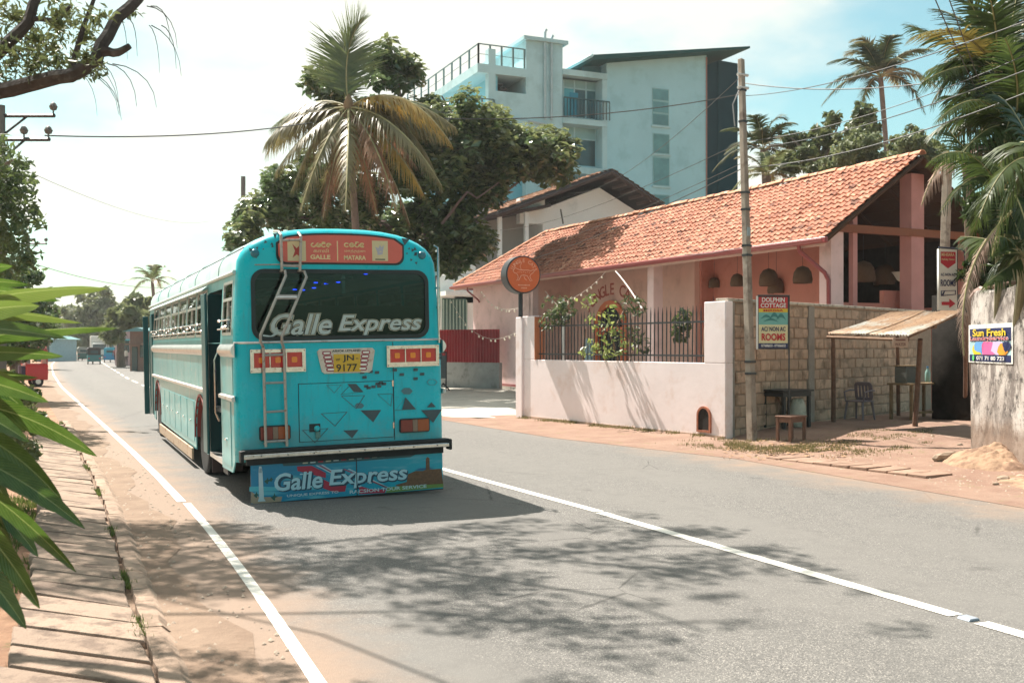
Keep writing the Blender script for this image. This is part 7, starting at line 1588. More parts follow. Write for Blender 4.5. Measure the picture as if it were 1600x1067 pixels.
# right-hand poles and the tall narrow sign
q = P_(1468, 541, 23.6); q.z = .12
pole('utility_pole', q, P_(1481, 238, 23.6), (.20, .14), (.20, .14), R(15), M_POLE, 'pale square concrete post rising behind the rusty tin roof')
q = P_(1530, 541, 18.5); q.z = .12
pole('utility_pole', q, P_(1511, 225, 18.0), (.19, .16), (.14, .13), R(10), mat('brown_pole', (.27, .19, .15), .9, .2, 6), 'brown pole half hidden by palm fronds above the dead frond')
ar = flat('arrow_red', (.50, .03, .05), .5); wS, hS = .36, 1.1; cS = P_(1481, 437, 18.6)
b, fr3 = board('guesthouse_sign', cS, wS, hS, (-.25, -.97, 0), [
    ('white_face', th0(rect(-wS / 2, wS / 2, -hS / 2, hS / 2)), M_SWHITE), ('red_flag', th0([(-.14, .50), (.15, .50), (.15, .30), (0, .20), (-.14, .30)]), ar), ('lettering', T(text_mesh('MIHISARA', .06, .25, .01), 0, .45), M_CREAM), ('lettering', T(text_mesh('Holiday Home', .045, .25, .01), 0, .36), M_CREAM),
    ('lettering', T(text_mesh('AC NON AC', .055, .28, .012), 0, .09), M_NAVY), ('lettering', T(text_mesh('ROOMS', .12, .29, .02), 0, -.06), M_NAVY), ('panel_outline', th0([(-.14, -.30), (.15, -.27), (.15, -.19), (-.14, -.20)], [[(-.125, -.285), (.135, -.26), (.135, -.20), (-.125, -.21)]]), M_NAVY), ('small_mark', th0([(-.13, -.28), (-.08, -.20), (-.06, -.20), (-.09, -.28)]), M_NAVY),
    ('arrow', th0([(-.13, -.40), (.02, -.40), (.02, -.345), (.14, -.43), (.02, -.51), (.02, -.46), (-.13, -.46)]), ar)], 'tall narrow white ROOMS sign with a red arrow, above the tin roof', frame_mat=M_SWHITE, th=.05)
MB().tube([fr3 @ Vector((-.18, .58, 0)), fr3 @ Vector((.28, .55, 0)), fr3 @ Vector((.33, .50, 0)), fr3 @ Vector((.38, .15, 0))], .018, 7).build('bracket', flat('dark_blue_steel', (.03, .04, .08), .5), b)
q = P_(1530, 541, 22); mbx = MB(); 
# plain building glimpsed through the palms
rb2 = empty('roadside_building', (P_(1540, 541, 34).x, P_(1540, 541, 34).y, 0), 0, 'pinkish building glimpsed between the palm fronds at the far right', 'building')
MB().bb(-2.5, 4, 0, 5, 0, 6.3).build('wall', mat('dull_pink', (.48, .30, .27), .9), rb2); MB().bb(-2.8, 4.3, -.4, 5.3, 6.3, 6.5).build('roof', M_RAFT, rb2)
w_ = MB().bb(-1.6, -.4, -.05, -.01, 3.6, 5.2).build('window', M_GLD, rb2); MB().bb(-1.7, -.3, -.1, -.04, 3.5, 3.6).build('sill', M_WHITE, w_)

# ============================================================ WIRES
MWR = flat('wire_grey', (.05, .055, .055), .6)
WG = 'power cables strung across the street'
wl = [(P_(1163, 115, 19.9), P_(880, 300, 60), .8, 'cable from the concrete pole down left to the white house gable'), (P_(1165, 150, 19.9), P_(1640, 20, 9), .15, 'upper cable from the concrete pole up to the right edge over the palms'),
      (P_(1166, 232, 19.9), P_(1640, 96, 9.5), .15, 'second cable from the concrete pole to the right, below the upper one'), (P_(1170, 250, 19.9), P_(720, 405, 52), .5, 'middle cable from the pole sloping left across the pale wing'), (P_(1171, 258, 19.9), P_(700, 430, 50), .5, 'lowest thick cable from the pole sloping left over the roof'),
      (P_(1168, 218, 19.9), P_(760, 360, 58), .5, 'thin cable sloping left in front of the small windows of the pale wing'), (P_(1166, 222, 19.9), P_(1640, 70, 14), .2, 'thin cable rising right past the lone palm'), (P_(1172, 262, 19.9), P_(1640, 130, 13), .2, 'lowest cable on the right of the pole'),
      (P_(1155, 148, 40), P_(560, 178, 38), .5, 'nearly level cable running in front of the terrace block towards the palm'), (P_(560, 178, 38), P_(70, 212, 26), .3, 'faint level cable from the palm to the left pole'), (P_(1160, 130, 40), P_(1640, 95, 30), .5, 'faint level cable right of the concrete pole'),
      (P_(30, 262, 25), P_(330, 345, 70), .6, 'faint cable sagging from the left pole into the white sky'), (P_(28, 404, 55), P_(300, 445, 100), .8, 'low far cable over the distant road'), (P_(1455, -15, 12), P_(1530, 150, 15.5), .02, 'black cable crossing the sky at the top right'), (P_(1478, -15, 12), P_(1545, 165, 15.5), .02, 'second black cable beside it at the top right corner'),
      (P_(1163, 385, 19.9), P_(1070, 398, 24), .05, 'short pale cable from the pole to the pink veranda')]
for i, (a_, b_, sg, lb) in enumerate(wl):
    thick = .010 if 'thick' in lb or 'lowest' in lb else .007
    wire(a_, b_, sg, thick if a_.y < 30 else .02, M_DARK if 'black' in lb else MWR, lb, 'power cable', WG, 'power_cable')

# ============================================================ LEFT SIDE: poles, trees
def crosspole(base, zt, arms, label, r_=.13):
    b = Vector(base); o = empty('crossarm_pole', b, 0, label, 'utility pole'); MB().tube([(0, 0, 0), (0, 0, zt)], [r_, r_ * .7], 10).build('shaft', mat('far_pole', (.14, .13, .12), .9), o)
    ins = None
    for (z, x0, x1, pins) in arms:
        d = Vector((.915, -.4035, 0)); MB().tube([d * x0 + Vector((0, 0, z)), d * x1 + Vector((0, 0, z))], .05, 4).build('crossarm', M_DARK, o); MB().tube([d * (x1 * .5) + Vector((0, 0, z)), Vector((0, 0, z - .5))], .03, 4).build('arm_brace', M_DARK, o)
        for px_i in pins:
            if ins is None: ins = MB().lathe([(.02, 0), (.02, .12), (.07, .14), (.10, .22), (.06, .30), (.03, .32)], 8).build('insulator', flat('dark_insulator', (.10, .09, .08), .4), o, loc=d * px_i + Vector((0, 0, z))).data
            else: link('insulator', ins, o, d * px_i + Vector((0, 0, z)))
q = P_(2, 541, 25); q.z = 0; zz_ = lambda py, D: P_(0, py, D).z
crosspole(q, zz_(165, 25), [(zz_(181, 25), -.3, 1.30, (1.26,)), (zz_(218, 25), -.3, 1.18, (.55, 1.14))], 'pole with two crossarms and insulators at the left picture edge')
q = P_(44, 541, 55); q.z = 0
crosspole(q, zz_(368, 55), [(zz_(381, 55), -.9, 1.0, (.95, -.5))], 'smaller far pole with one crossarm beyond the left trees', .12)
q = P_(380, 541, 60); q.z = 0; tag(MB().tube([(0, 0, 0), (0, 0, zz_(276, 60))], .13, 8).build('pole', MATS['far_pole'], loc=q), 'plain thin grey pole at the left end of the dark tree', 'pole')
# near tree whose branch crosses the top left corner and whose crown shades the foreground road
tb0 = Vector((-3.4, 8.6, 0)); B1 = [tb0, Vector((-3.2, 8.5, 2.2)), Vector((-2.6, 8.4, 3.4))]
br = [P_(-140, 175, 7.2), P_(0, 142, 7.2), P_(60, 128, 7.1), P_(110, 118, 7.0), P_(150, 92, 7.0), P_(175, 40, 7.1), P_(215, 0, 7.2), P_(290, -110, 7.6)]
limbs = [(B1 + [br[0]], .22, .10), (br, .060, .035), ([P_(160, 82, 7.0), P_(185, 82, 7.0), P_(203, 72, 7.0)], .035, .02), ([P_(-80, 150, 7.1), P_(0, 80, 7.0), P_(45, 35, 7.0), P_(75, -40, 7.1)], .055, .03), ([P_(50, 30, 7.0), P_(90, 32, 7), P_(110, 10, 7)], .02, .01), ([P_(112, 105, 7), P_(128, 50, 7), P_(150, -10, 7)], .022, .012)]
def shd(x, y, h_): return Vector((x - .23 * h_, y + .645 * h_, h_))
limbs += [([br[-1], shd(1.5, 6.3, 5.6), shd(.7, 7.6, 6.4), shd(.9, 8.6, 7.2), shd(2.2, 8.4, 7.6), shd(3.6, 7.9, 7.9), shd(4.6, 6.9, 8.2)], .014, .022), ([shd(2.2, 8.4, 7.6), shd(3.0, 7.4, 7.9), shd(3.6, 6.4, 8.2), shd(3.7, 5.4, 8.4)], .04, .02), ([Vector((-2.6, 8.4, 3.4)), shd(-.8, 8.4, 6.6), shd(.6, 7.2, 7.2), shd(2.2, 6.6, 7.6)], .035, .02), ([shd(.9, 8.6, 7.2), shd(1.8, 9.2, 7.6), shd(3.2, 9.4, 8.0), shd(4.4, 8.9, 8.2)], .035, .015), ([shd(3.6, 7.9, 7.9), shd(4.9, 7.9, 8.2), shd(6.0, 7.3, 8.5)], .03, .015), ([shd(2.2, 6.6, 7.6), shd(3.0, 5.8, 7.9), shd(4.2, 5.5, 8.2)], .03, .012)]
lim2 = []
rsd2 = random.Random(77)
sh_blobs = []
for i in range(430):
    x, y = rsd2.uniform(-.6, 5.8), rsd2.uniform(4.8, 9.6)
    if x > 3.4 and rsd2.random() < .55: continue
    if (y < 7.3 and x < 2.2) or (y < 7.7 and x < .8): continue
    dens = 1 - abs(y - 7.8) / 3.2
    if rsd2.random() > dens + .15: continue
    h_ = rsd2.uniform(7.0, 8.4); r_ = rsd2.uniform(.16, .40); sh_blobs.append((shd(x, y, h_), (r_ * 1.2, r_ * .8, r_ * .5)))
for i in range(44): sh_blobs.append((shd(rsd2.uniform(-1.4, 1.7), rsd2.uniform(8.3, 11.2), rsd2.uniform(6.8, 7.6)), (.55, .45, .3)))
lf_b = []
for px, py, r_ in ((20, 20, 30), (60, 60, 30), (95, 85, 32), (60, 100, 30), (30, 90, 30), (130, 60, 22), (150, 20, 22), (100, 15, 26), (120, 100, 26), (165, 108, 12), (10, 120, 20), (-20, 60, 40), (195, 25, 12), (80, 40, 22)):
    for q_ in range(2): D = 7.1 + rsd2.uniform(-.7, .9); rr = r_ / F * D; lf_b.append((P_(px + rsd2.uniform(-14, 14), py + rsd2.uniform(-14, 14), D), (rr * 1.3, rr * 1.3, rr)))
nt_ = tree('overhanging_tree', tb0, limbs, lf_b, 2300, .06, M_LF2, 'roadside tree whose dark branch crosses the top left corner', seed=51, asp=.3, surf=-.5, up=.1, jitter=.5, trunk_m=mat('dark_bark', (.045, .038, .034), .95, .3, 14, (.09, .085, .07), .2, 9, .6, 30))
leaf_cloud('crown', [(c_ - tb0, r_) for c_, r_ in sh_blobs], 15000, .105, M_LF4, nt_, 52, asp=.5, surf=.1)
# thin hanging twigs
tw_ = MB()
for i in range(16):
    px, py = rsd2.choice(((200, 30), (160, 100), (120, 110), (230, 10), (90, 110), (40, 60), (250, 40))); a_ = P_(px + rsd2.uniform(-20, 20), py, 7.1); dq = Vector((rsd2.uniform(.0, .30), rsd2.uniform(-.1, .2), rsd2.uniform(-.05, .08))); tw_.tube([a_ - tb0 + dq * math.sin(t_ * 1.5) + Vector((0, 0, -.28 * t_ * t_)) for t_ in (0, .2, .4, .6, .8, 1)], [.004, .0035, .003, .0025, .002, .0012], 4)
tw_.build('twig', MATS['dark_bark'], nt_)
# trees along the left verge
q = P_(-60, 541, 22); q.z = 0
tree('verge_tree', q, [([q, P_(-50, 350, 22), P_(-20, 280, 22), P_(20, 250, 22)], .16, .03)], lumps([(-10, 270, 40), (25, 300, 34), (40, 335, 26), (10, 340, 40), (60, 345, 14), (-20, 360, 50), (15, 380, 30), (0, 235, 24), (30, 265, 22), (-10, 310, 40), (30, 400, 30), (-5, 420, 44)], 22, 1.2, 31, small=50), 3100, .16, M_LF4, 'dark leafy tree at the left picture edge below the crossarms', seed=61, surf=.5)
q = P_(20, 541, 33); q.z = 0
tree('verge_tree', q, [([q, P_(20, 480, 33), P_(20, 410, 33)], .14, .03)], lumps([(20, 440, 34), (0, 420, 34), (50, 470, 34), (70, 510, 26), (20, 500, 44), (60, 430, 14), (75, 490, 18), (40, 412, 12), (0, 545, 40), (45, 545, 34)], 33, 1.2, 32, small=10), 5200, .2, M_LF1, 'dark round tree beyond the foreground leaves, left of the far road', seed=62, surf=.5)
q = P_(-10, 541, 9); q.z = 0
tree('verge_shrub', q, [([q, P_(0, 640, 9)], .03, .01)], lumps([(0, 600, 40), (30, 640, 34), (60, 660, 20), (15, 690, 34), (45, 700, 22), (-10, 720, 40), (50, 620, 18), (20, 740, 26)], 10.5, 1, 33), 3200, .075, M_LF2, 'small leaved shrub on the verge behind the lower foreground leaves', cat='shrub', seed=63)
# distant trees closing the street
for i, (L, D, m_, n_, s_, lb) in enumerate([([(150, 480, 28), (120, 490, 22), (170, 495, 22), (140, 520, 30)], 150, M_LF3, 2600, 1.0, 'rounded olive tree at the far end of the road, middle'), ([(90, 492, 14), (75, 500, 12), (95, 515, 16), (80, 530, 18)], 190, M_LF2, 1200, 1.1, 'small bluish tree at the far end of the road, left'), ([(190, 500, 18), (205, 490, 16), (180, 520, 18), (215, 480, 20), (222, 500, 18)], 88, M_LF3, 2000, .9, 'pale tree at the far end of the road, right'), ([(110, 505, 18), (135, 512, 18), (85, 512, 16), (165, 515, 16), (195, 518, 14)], 170, M_LF3, 2600, 1.0, 'hazy row of pale foliage low across the end of the road'), ([(60, 520, 16), (100, 530, 14), (45, 510, 16), (120, 535, 14), (165, 530, 12)], 210, M_LF2, 1500, 1.2, 'low dark bank of foliage closing the far road'), ([(30, 500, 26), (60, 480, 20), (45, 530, 26)], 80, M_LF1, 2000, .6, 'dark tree standing on the left of the far road beyond the red three wheeler')]):
    q = P_(L[0][0], 541, D); q.z = 0; tree('distant_tree', q, [([q, P_(L[0][0], L[0][1] + 10, D)], .4, .15)], lumps(L, D, D * .03, 40 + i, small=8), n_, s_, m_, lb, group='trees at the far end of the road', seed=70 + i)
wb = []; rwd = random.Random(91)
for i in range(70):
    x = -130 + i * 4.6 + rwd.uniform(-2, 2); yy_ = 205 + rwd.uniform(-8, 10) - (25 if x > 30 else 0); r_ = rwd.uniform(4, 7)
    if -6 < x < 14: continue
    wb.append((Vector((x, yy_, r_ * .8)), (r_, r_ * .8, r_ * rwd.uniform(.8, 1.15))))
tag(leaf_cloud('distant_woods', wb, 16000, 1.5, M_LF2, None, 92, surf=.8), kind='stuff')
# far roofs and shops
M_FR = flat('far_teal_roof', (.10, .25, .27), .5)
def shop(px0, px1, pyt, D, dep, wallm, roofm, label, aw=None):
    a_, b_ = P_(px0, 541, D), P_(px1, 541, D); w_ = (b_ - a_).length; o = empty('far_shop', (a_.x, a_.y, 0), math.atan2(b_.y - a_.y, b_.x - a_.x), label, 'shop', 'small buildings along the far road'); h_ = P_(px0, pyt, D).z
    MB().bb(0, w_, 0, dep, 0, h_).build('wall', wallm, o, smooth=False); MB().prism([(-.4, h_), (w_ + .4, h_), (w_ * .5, h_ + w_ * .22)], -.5, dep + .5).build('roof', roofm, o, smooth=False)
    MB().bb(w_ * .12, w_ * .42, -.06, -.01, 0, h_ * .62).build('door', M_GLD, o, smooth=False); f_ = MB().bb(w_ * .55, w_ * .88, -.06, -.01, h_ * .35, h_ * .7).build('window', M_GLD, o, smooth=False)
    if aw: MB().bb(.1, w_ - .1, -1.2, 0, h_ * .66, h_ * .70).build('awning', aw, o, smooth=False)
shop(203, 232, 518, 74, 6, mat('far_brown_wall', (.24, .15, .12), .9), M_FR, 'brown walled shop with a teal roof right of the far road', flat('rust_awning', (.2, .13, .1), .8))
shop(180, 205, 512, 95, 6, mat('far_pink_wall', (.62, .42, .42), .9), flat('far_red_roof', (.32, .09, .07), .8), 'pink fronted shop beyond the brown one', flat('cyan_awning', (.06, .45, .55), .6))
shop(160, 180, 525, 140, 7, mat('far_cream_wall', (.5, .47, .4), .9), MATS['far_red_roof'], 'cream shop furthest down the road on the right')
shop(55, 80, 530, 120, 7, mat('far_blue_wall', (.30, .45, .50), .9), M_FR, 'low pale blue shed on the left of the far road')
q = P_(205, 541, 85); o = empty('far_house', (q.x + 9, q.y + 34, 0), 0, 'blue green hipped roof showing above the far trees beside the bus', 'house'); MB().bb(-3, 5, 0, 8, 0, 6.0).build('wall', MATS['far_cream_wall'], o); MB().prism([(-4, 5.7), (6, 5.7), (1, 8.6)], -1, 9).build('roof', M_FR, o)

# ============================================================ THREE WHEELERS, LORRY, PEOPLE
def tuktuk(loc, rz, body, label, canopy=None):
    t = empty('three_wheeler', loc, rz, label, 'three wheeler', 'three wheelers on the far road')      # local +y = forward
    cm = canopy or M_BLACK
    MB().prism([(-.62, .28), (.62, .28), (.64, .85), (.58, .95), (-.58, .95), (-.64, .85)], -1.25, -.35).build('rear_body', body, t, bevel=.04)
    MB().bb(-.60, .60, -.35, .55, .28, .36).build('floor', body, t, bevel=.02)
    pr_ = [(-.35, .3), (.35, .3), (.30, 1.0), (.20, 1.08), (-.20, 1.08), (-.30, 1.0)]; MB().prism(pr_, .55, 1.15).build('front_cowl', body, t, bevel=.06)
    MB().prism([(-.62, 1.55), (-.66, 1.45), (.66, 1.45), (.62, 1.55), (.45, 1.68), (-.45, 1.68)], -1.2, .75).build('canopy', cm, t, bevel=.03)
    MB().bb(-.60, .60, -1.24, -1.18, .93, 1.5).build('rear_curtain', cm, t); MB().bb(-.35, .35, -1.262, -1.243, 1.08, 1.36).build('rear_pane', M_GLD, t)
    for s_ in (-1, 1): MB().tube([(s_ * .58, .6, .95), (s_ * .60, .5, 1.5)], .025, 6).build('windscreen_post', cm, t); MB().tube([(s_ * .62, -.35, .9), (s_ * .62, -.35, 1.5)], .025, 6).build('post', cm, t)
    MB().add([(-.55, .92, .98), (.55, .92, .98), (.56, .68, 1.5), (-.56, .68, 1.5)], [(0, 1, 2, 3)]).build('windscreen', M_GLASS, t)
    MB().bb(-.5, .5, -.35, -.2, .4, .85).bb(-.2, .2, .1, .3, .45, .6).build('seat', M_SEAT, t)
    for x, y in ((-.56, -.85), (.56, -.85), (0, .95)):
        w_ = MB().lathe([(.10, -.05), (.19, -.055), (.22, -.04), (.22, .04), (.19, .055), (.10, .05)], 18, M=Matrix.Rotation(R(90), 4, 'Y')).build('wheel', M_BLACK, t, loc=(x, y, .22)); MB().lathe([(.001, -.058), (.11, -.056), (.11, .056), (.001, .058)], 12, M=Matrix.Rotation(R(90), 4, 'Y')).build('rim', M_ALU, w_)
    for s_ in (-1, 1): MB().bb(s_ * .5 - .06, s_ * .5 + .06, -1.27, -1.255, .55, .64).build('tail_lamp', M_REDL, t)
    return t
q = gp(146, 569); tuktuk(q, R(2), flat('tuk_teal', (.01, .16, .17), .3), 'dark teal three wheeler driving away in the middle of the far road')
q = gp(129, 563.5); tuktuk(q, R(2), flat('tuk_green', (.03, .13, .11), .3), 'greenish three wheeler just left of and ahead of the teal one', flat('tuk_cream', (.3, .3, .26), .6))
q = gp(172, 566); tuktuk(q, R(-4), flat('tuk_blue', (.01, .22, .42), .3), 'bright blue three wheeler parked on the right of the far road', flat('tuk_canopy_blue', (.02, .30, .42), .5))
q = gp(60, 604); tuktuk(Vector((q.x - .95, q.y, 0)), R(100), flat('tuk_red', (.55, .03, .02), .25), 'red three wheeler parked side on at the left of the road', flat('tuk_red_canopy', (.35, .03, .03), .4)).scale = (1.1, 1.0, 1.08)
# white lorry facing us
q = gp(155, 561.5); lo = empty('lorry', q, R(180), 'white box lorry coming down the far road', 'lorry'); M_LW = flat('lorry_white', (.66, .66, .62), .4)
MB().bb(-1.1, 1.1, -4.2, .2, .8, 3.2).build('cargo_box', M_LW, lo, bevel=.04)
for i in range(4): MB().bb(-1.12, 1.12, .2, .23, 1.6 + i * .4, 1.64 + i * .4).build('box_rib', flat('rib_grey', (.42, .42, .4), .5), lo)
MB().prism([(-1.0, .5), (1.0, .5), (1.0, 1.5), (.92, 2.2), (-.92, 2.2), (-1.0, 1.5)], .3, 1.7).build('cab', M_LW, lo, bevel=.08); MB().bb(-.85, .85, 1.70, 1.72, 1.35, 2.05).build('windscreen', M_GLD, lo)
MB().bb(-1.0, 1.0, 1.7, 1.78, .45, .65).build('bumper', M_DARK, lo)
for s_ in (-1, 1):
    MB().lathe([(.12, 0), (.12, .02), (.001, .03)], 12, M=Matrix.Translation((s_ * .72, 1.71, .85)) @ Matrix.Rotation(R(-90), 4, 'X')).build('headlight', M_ALU, lo)
    for y in (1.0, -3.0): MB().lathe([(.2, -.13), (.42, -.14), (.45, -.1), (.45, .1), (.42, .14), (.2, .13)], 18, M=Matrix.Translation((s_ * .92, y, .45)) @ Matrix.Rotation(R(90), 4, 'Y')).build('wheel', M_BLACK, lo)

def person(loc, rz, shirt, trouser, label, hgt=1.66, stride=.12):
    o = empty('person', loc, rz, label, 'person'); me = bpy.data.meshes.new('body')
    J = [(0, 0, .95), (0, 0, 1.15), (0, .0, 1.38), (0, 0, 1.47), (0, .01, 1.58), (.10, 0, .90), (.11, stride, .50), (.11, stride * .6, .08), (.11, stride * .6 + .14, .03), (-.10, 0, .90), (-.11, -stride, .50), (-.11, -stride * 1.6, .08), (-.11, -stride * 1.6 + .14, .03), (.18, 0, 1.38), (.23, -.04, 1.12), (.22, .06, .88), (.22, .09, .80), (-.18, 0, 1.38), (-.23, .04, 1.12), (-.22, .14, .90), (-.22, .18, .82)]
    E_ = [(0, 1), (1, 2), (2, 3), (3, 4), (0, 5), (5, 6), (6, 7), (7, 8), (0, 9), (9, 10), (10, 11), (11, 12), (2, 13), (13, 14), (14, 15), (15, 16), (2, 17), (17, 18), (18, 19), (19, 20)]
    rr = [.135, .13, .15, .055, .095, .085, .06, .04, .035, .085, .06, .04, .035, .06, .045, .034, .03, .06, .045, .034, .03]
    me.from_pydata([(x, y, z) for x, y, z in J], E_, []); b_ = link('body', me, o); b_.modifiers.new('skin', 'SKIN'); sv = me.skin_vertices[0].data
    for i, r_ in enumerate(rr): sv[i].radius = (r_, r_ * (.72 if i in (1, 2) else 1))
    sv[0].use_root = True; ss_ = b_.modifiers.new('sub', 'SUBSURF'); ss_.levels = 1; ss_.render_levels = 1
    m, n, k, p = nodes('clothes_' + label[:8].replace(' ', '_')); g = G(n, k); t_ = n.new('ShaderNodeTexCoord'); s2 = n.new('ShaderNodeSeparateXYZ'); k.new(t_.outputs['Object'], s2.inputs[0])
    a = g.mix(g.ss(s2.outputs[2], .93, .95), trouser, shirt); a = g.mix(g.ss(s2.outputs[2], 1.43, 1.45), a, (.16, .08, .05)); k.new(a, p.inputs['Base Color']); me.materials.append(m)
    MB().lathe([(.02, -.02), (.09, .0), (.105, .05), (.08, .10), (.02, .125)], 12).build('hair', M_BLACK, o, loc=(0, -.01, 1.61)); o.scale = (hgt / 1.72,) * 3; return o
q = gp(186, 570); person(q, R(120), (.05, .20, .42), (.04, .05, .08), 'person in a blue shirt standing by the bright blue three wheeler')
q = gp(197, 572); person(q, R(-60), (.55, .5, .45), (.08, .06, .06), 'person in a pale shirt standing by the brown shop front', stride=.03)
q = gp(180, 568.5); person(q, R(30), (.25, .06, .06), (.05, .05, .07), 'person in dark red walking between the blue three wheeler and the lorry', stride=.15)

# ============================================================ FOREGROUND LEAVES
m, n, k, p = nodes('broad_leaf'); g = G(n, k)
tcn = n.new('ShaderNodeTexCoord'); s2 = n.new('ShaderNodeSeparateXYZ'); uvn = n.new('ShaderNodeUVMap'); uvn.uv_map = 'leaf'; k.new(uvn.outputs[0], s2.inputs[0])
ax = g.m('ABSOLUTE', s2.outputs[0]); vein = g.m('SINE', g.m('MULTIPLY', g.m('ADD', s2.outputs[1], g.m('MULTIPLY', ax, -.16)), 150))
a = g.mix(g.ss(g.noise(7, 5), .35, .65), (.035, .075, .014), (.07, .125, .028)); oi = n.new('ShaderNodeObjectInfo'); a = g.mix(g.ss(oi.outputs['Random'], .70, .95), a, (.12, .17, .045))
a = g.mix(g.m('MULTIPLY', g.ss(vein, .86, 1.0), .35), a, (.22, .28, .08)); a = g.mix(g.ss(ax, .07, .02), a, (.22, .27, .10)); a = g.mix(g.m('MULTIPLY', g.ss(g.noise(18, 6), .66, .74), .6), a, (.30, .19, .05))
k.new(a, p.inputs['Base Color']); p.inputs['Roughness'].default_value = .24; p.inputs['Specular IOR Level'].default_value = .9; g.bump(g.m('ADD', vein, 0), .25, .004, p)
tl = n.new('ShaderNodeBsdfTranslucent'); hs_ = n.new('ShaderNodeHueSaturation'); hs_.inputs['Value'].default_value = 1.15; hs_.inputs['Saturation'].default_value = 1.1; k.new(a, hs_.inputs['Color']); k.new(hs_.outputs[0], tl.inputs[0]); mxs = n.new('ShaderNodeMixShader'); mxs.inputs[0].default_value = .42
k.new(p.outputs[0], mxs.inputs[1]); k.new(tl.outputs[0], mxs.inputs[2]); k.new(mxs.outputs[0], n['Material Output'].inputs[0]); M_BL = m
plant = empty('broadleaf_plant', (-1.9, 5.0, 0), 0, 'big glossy leaved plant reaching into the picture from the left edge', 'plant')
PO = Vector((-1.9, 5.0, 0))
def leaf(b_, t_, w_, D0, D1, arch_=.12, roll=0., fold=.25, curl=.0):
    """strap shaped leaf from pixel b_ (depth D0) to tip pixel t_ (depth D1); w_ in px"""
    A, B = P_(*b_, D0), P_(*t_, D1); L = (B - A).length; d = (B - A).normalized(); W_ = w_ / F * (D0 + D1) / 2
    view = ((A + B) / 2 - Vector((0, 0, H))).normalized(); nrm_ = -view; nrm_ = (nrm_ - d * nrm_.dot(d)).normalized(); nrm_ = (Matrix.Rotation(roll, 3, d) @ nrm_); sd_ = d.cross(nrm_).normalized(); up_ = Vector((0, 0, 1)); up_ = (up_ - d * up_.dot(d)).normalized()
    nl, nw = 22, 8; V = []; U = []; rr_ = random.Random(int(t_[0] * 7 + t_[1])); ph = rr_.uniform(0, 6)
    for i in range(nl + 1):
        t = i / nl; wd_ = W_ * .5 * (math.sin(math.pi * (.06 + .94 * t) ** .85) ** .62) * (1 - .15 * t); c_ = A + d * L * t + up_ * L * arch_ * 4 * t * (1 - t) * (1 - .3 * t)
        if t > .985: wd_ = W_ * .01
        for j in range(nw + 1):
            s_ = j / nw * 2 - 1; wav = .02 * W_ * math.sin(t * 19 + ph + s_) * abs(s_)
            V.append(tuple(c_ + sd_ * s_ * wd_ * math.cos(fold * abs(s_)) + nrm_ * (abs(s_) * wd_ * math.sin(fold) * .8 + wav + curl * s_ * abs(s_) * wd_) - PO)); U.append((s_, t))
    Fq = [(i * (nw + 1) + j, i * (nw + 1) + j + 1, (i + 1) * (nw + 1) + j + 1, (i + 1) * (nw + 1) + j) for i in range(nl) for j in range(nw)]
    o = fastmesh('leaf', V, Fq, M_BL, plant, smooth=True); uv = o.data.uv_layers.new(name='leaf'); li = np.zeros(len(Fq) * 4, dtype=np.int32); o.data.loops.foreach_get('vertex_index', li); uv.data.foreach_set('uv', np.array(U, dtype=np.float32)[li].ravel())
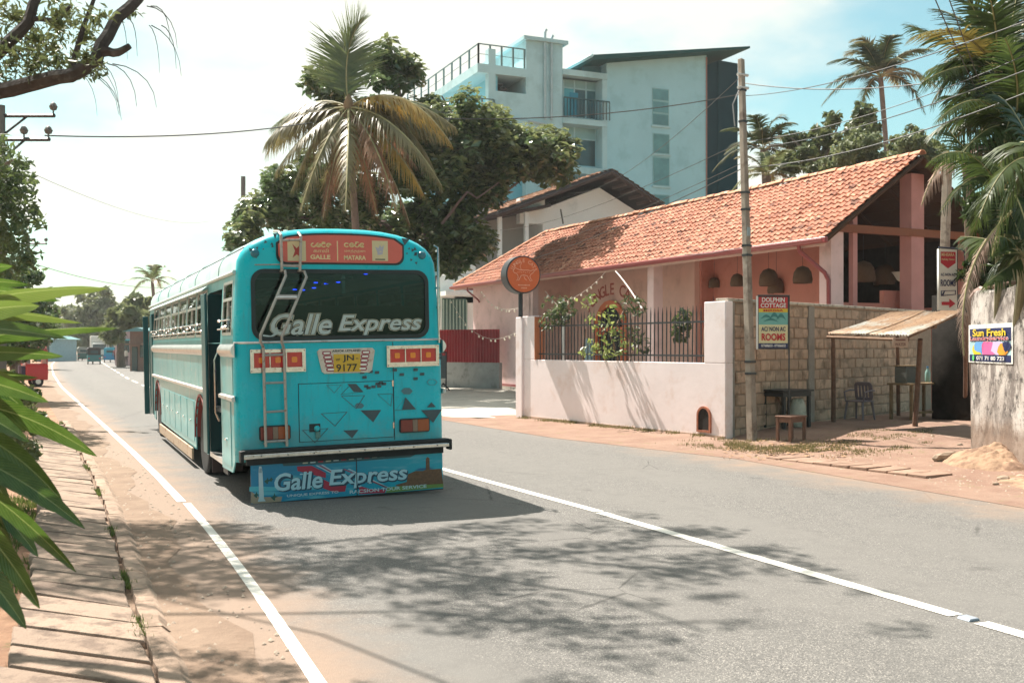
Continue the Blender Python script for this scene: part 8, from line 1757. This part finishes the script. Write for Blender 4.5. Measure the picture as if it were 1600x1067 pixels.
LV = [((-120, 500), (168, 450), 62, 2.2, 2.3, .07, .9, .5), ((-110, 520), (62, 478), 66, 2.0, 2.1, .10, .5, .5), ((-130, 440), (20, 416), 50, 2.2, 2.3, .05, .6, .3), ((-110, 548), (184, 512), 50, 2.2, 2.35, .05, 1.0, .6), ((-130, 515), (106, 530), 46, 2.0, 2.05, .05, -.5, .6),
      ((-120, 560), (100, 557), 44, 2.1, 2.25, .05, .6, .3), ((-130, 590), (60, 590), 46, 2.2, 2.3, .05, .9, .4), ((-120, 585), (76, 628), 50, 2.0, 2.1, .07, .4, .3), ((-120, 620), (45, 690), 50, 1.95, 2.0, .08, -.3, .3), ((-110, 625), (152, 713), 58, 2.3, 2.4, .10, .5, .25),
      ((-110, 650), (98, 784), 56, 2.1, 2.2, .10, .2, .3), ((-110, 690), (133, 826), 50, 2.0, 2.1, .07, -.2, .35), ((-100, 720), (119, 893), 46, 1.9, 2.0, .05, .5, .4), ((-100, 730), (60, 870), 56, 2.05, 2.1, .08, -.4, .3), ((-90, 770), (62, 950), 56, 1.85, 1.9, .06, .3, .35), ((-100, 830), (41, 982), 56, 1.8, 1.85, .06, -.2, .3),
      ((-130, 660), (35, 730), 60, 2.2, 2.3, .08, .2, .3), ((-120, 540), (40, 640), 60, 2.3, 2.4, .05, .3, .3), ((-130, 600), (20, 800), 60, 2.2, 2.2, .05, .4, .3), ((-100, 480), (35, 500), 40, 2.4, 2.4, .05, .4, .3), ((-150, 880), (-5, 1010), 50, 1.8, 1.85, .05, .3, .3),
      ((-120, 470), (95, 470), 48, 2.3, 2.4, .10, .7, .5), ((-130, 505), (128, 505), 44, 2.35, 2.4, .08, .9, .5), ((-120, 570), (50, 612), 46, 2.2, 2.25, .08, .2, .4), ((-120, 640), (70, 745), 46, 2.25, 2.3, .08, .6, .3), ((-120, 700), (85, 800), 44, 2.15, 2.2, .08, -.3, .3), ((-120, 760), (80, 850), 44, 2.1, 2.15, .06, .8, .3), ((-100, 690), (30, 900), 50, 2.0, 2.1, .05, .5, .3), ((-120, 455), (45, 445), 40, 2.4, 2.45, .08, .6, .4)]
for l_ in LV: leaf(l_[0], l_[1], l_[2] * .78, l_[3] * 2.1, l_[4] * 2.1, l_[5], l_[6], l_[7])
MB().tube([(0, 0, 0), (.02, .05, 1.0), (-.02, .0, 1.9)], [.035, .03, .02], 8).tube([(.0, .03, .7), (.2, .25, 1.2), (.3, .3, 1.75)], [.02, .018, .012], 7).build('stem', mat('green_brown_stem', (.17, .14, .07), .7), plant)

# ============================================================ HAZE
hz = MB().bb(-220, 260, -12, 420, -1.03, 40).build('haze', [], None, smooth=False); hz['kind'] = 'stuff'
hm = bpy.data.materials.new('haze'); hm.use_nodes = True; hn = hm.node_tree.nodes; hn.remove(hn['Principled BSDF']); pv = hn.new('ShaderNodeVolumePrincipled'); pv.inputs['Density'].default_value = .0004; pv.inputs['Color'].default_value = (.93, .95, .95, 1); pv.inputs['Anisotropy'].default_value = .35
hm.node_tree.links.new(pv.outputs[0], hn['Material Output'].inputs['Volume']); hz.data.materials.append(hm)
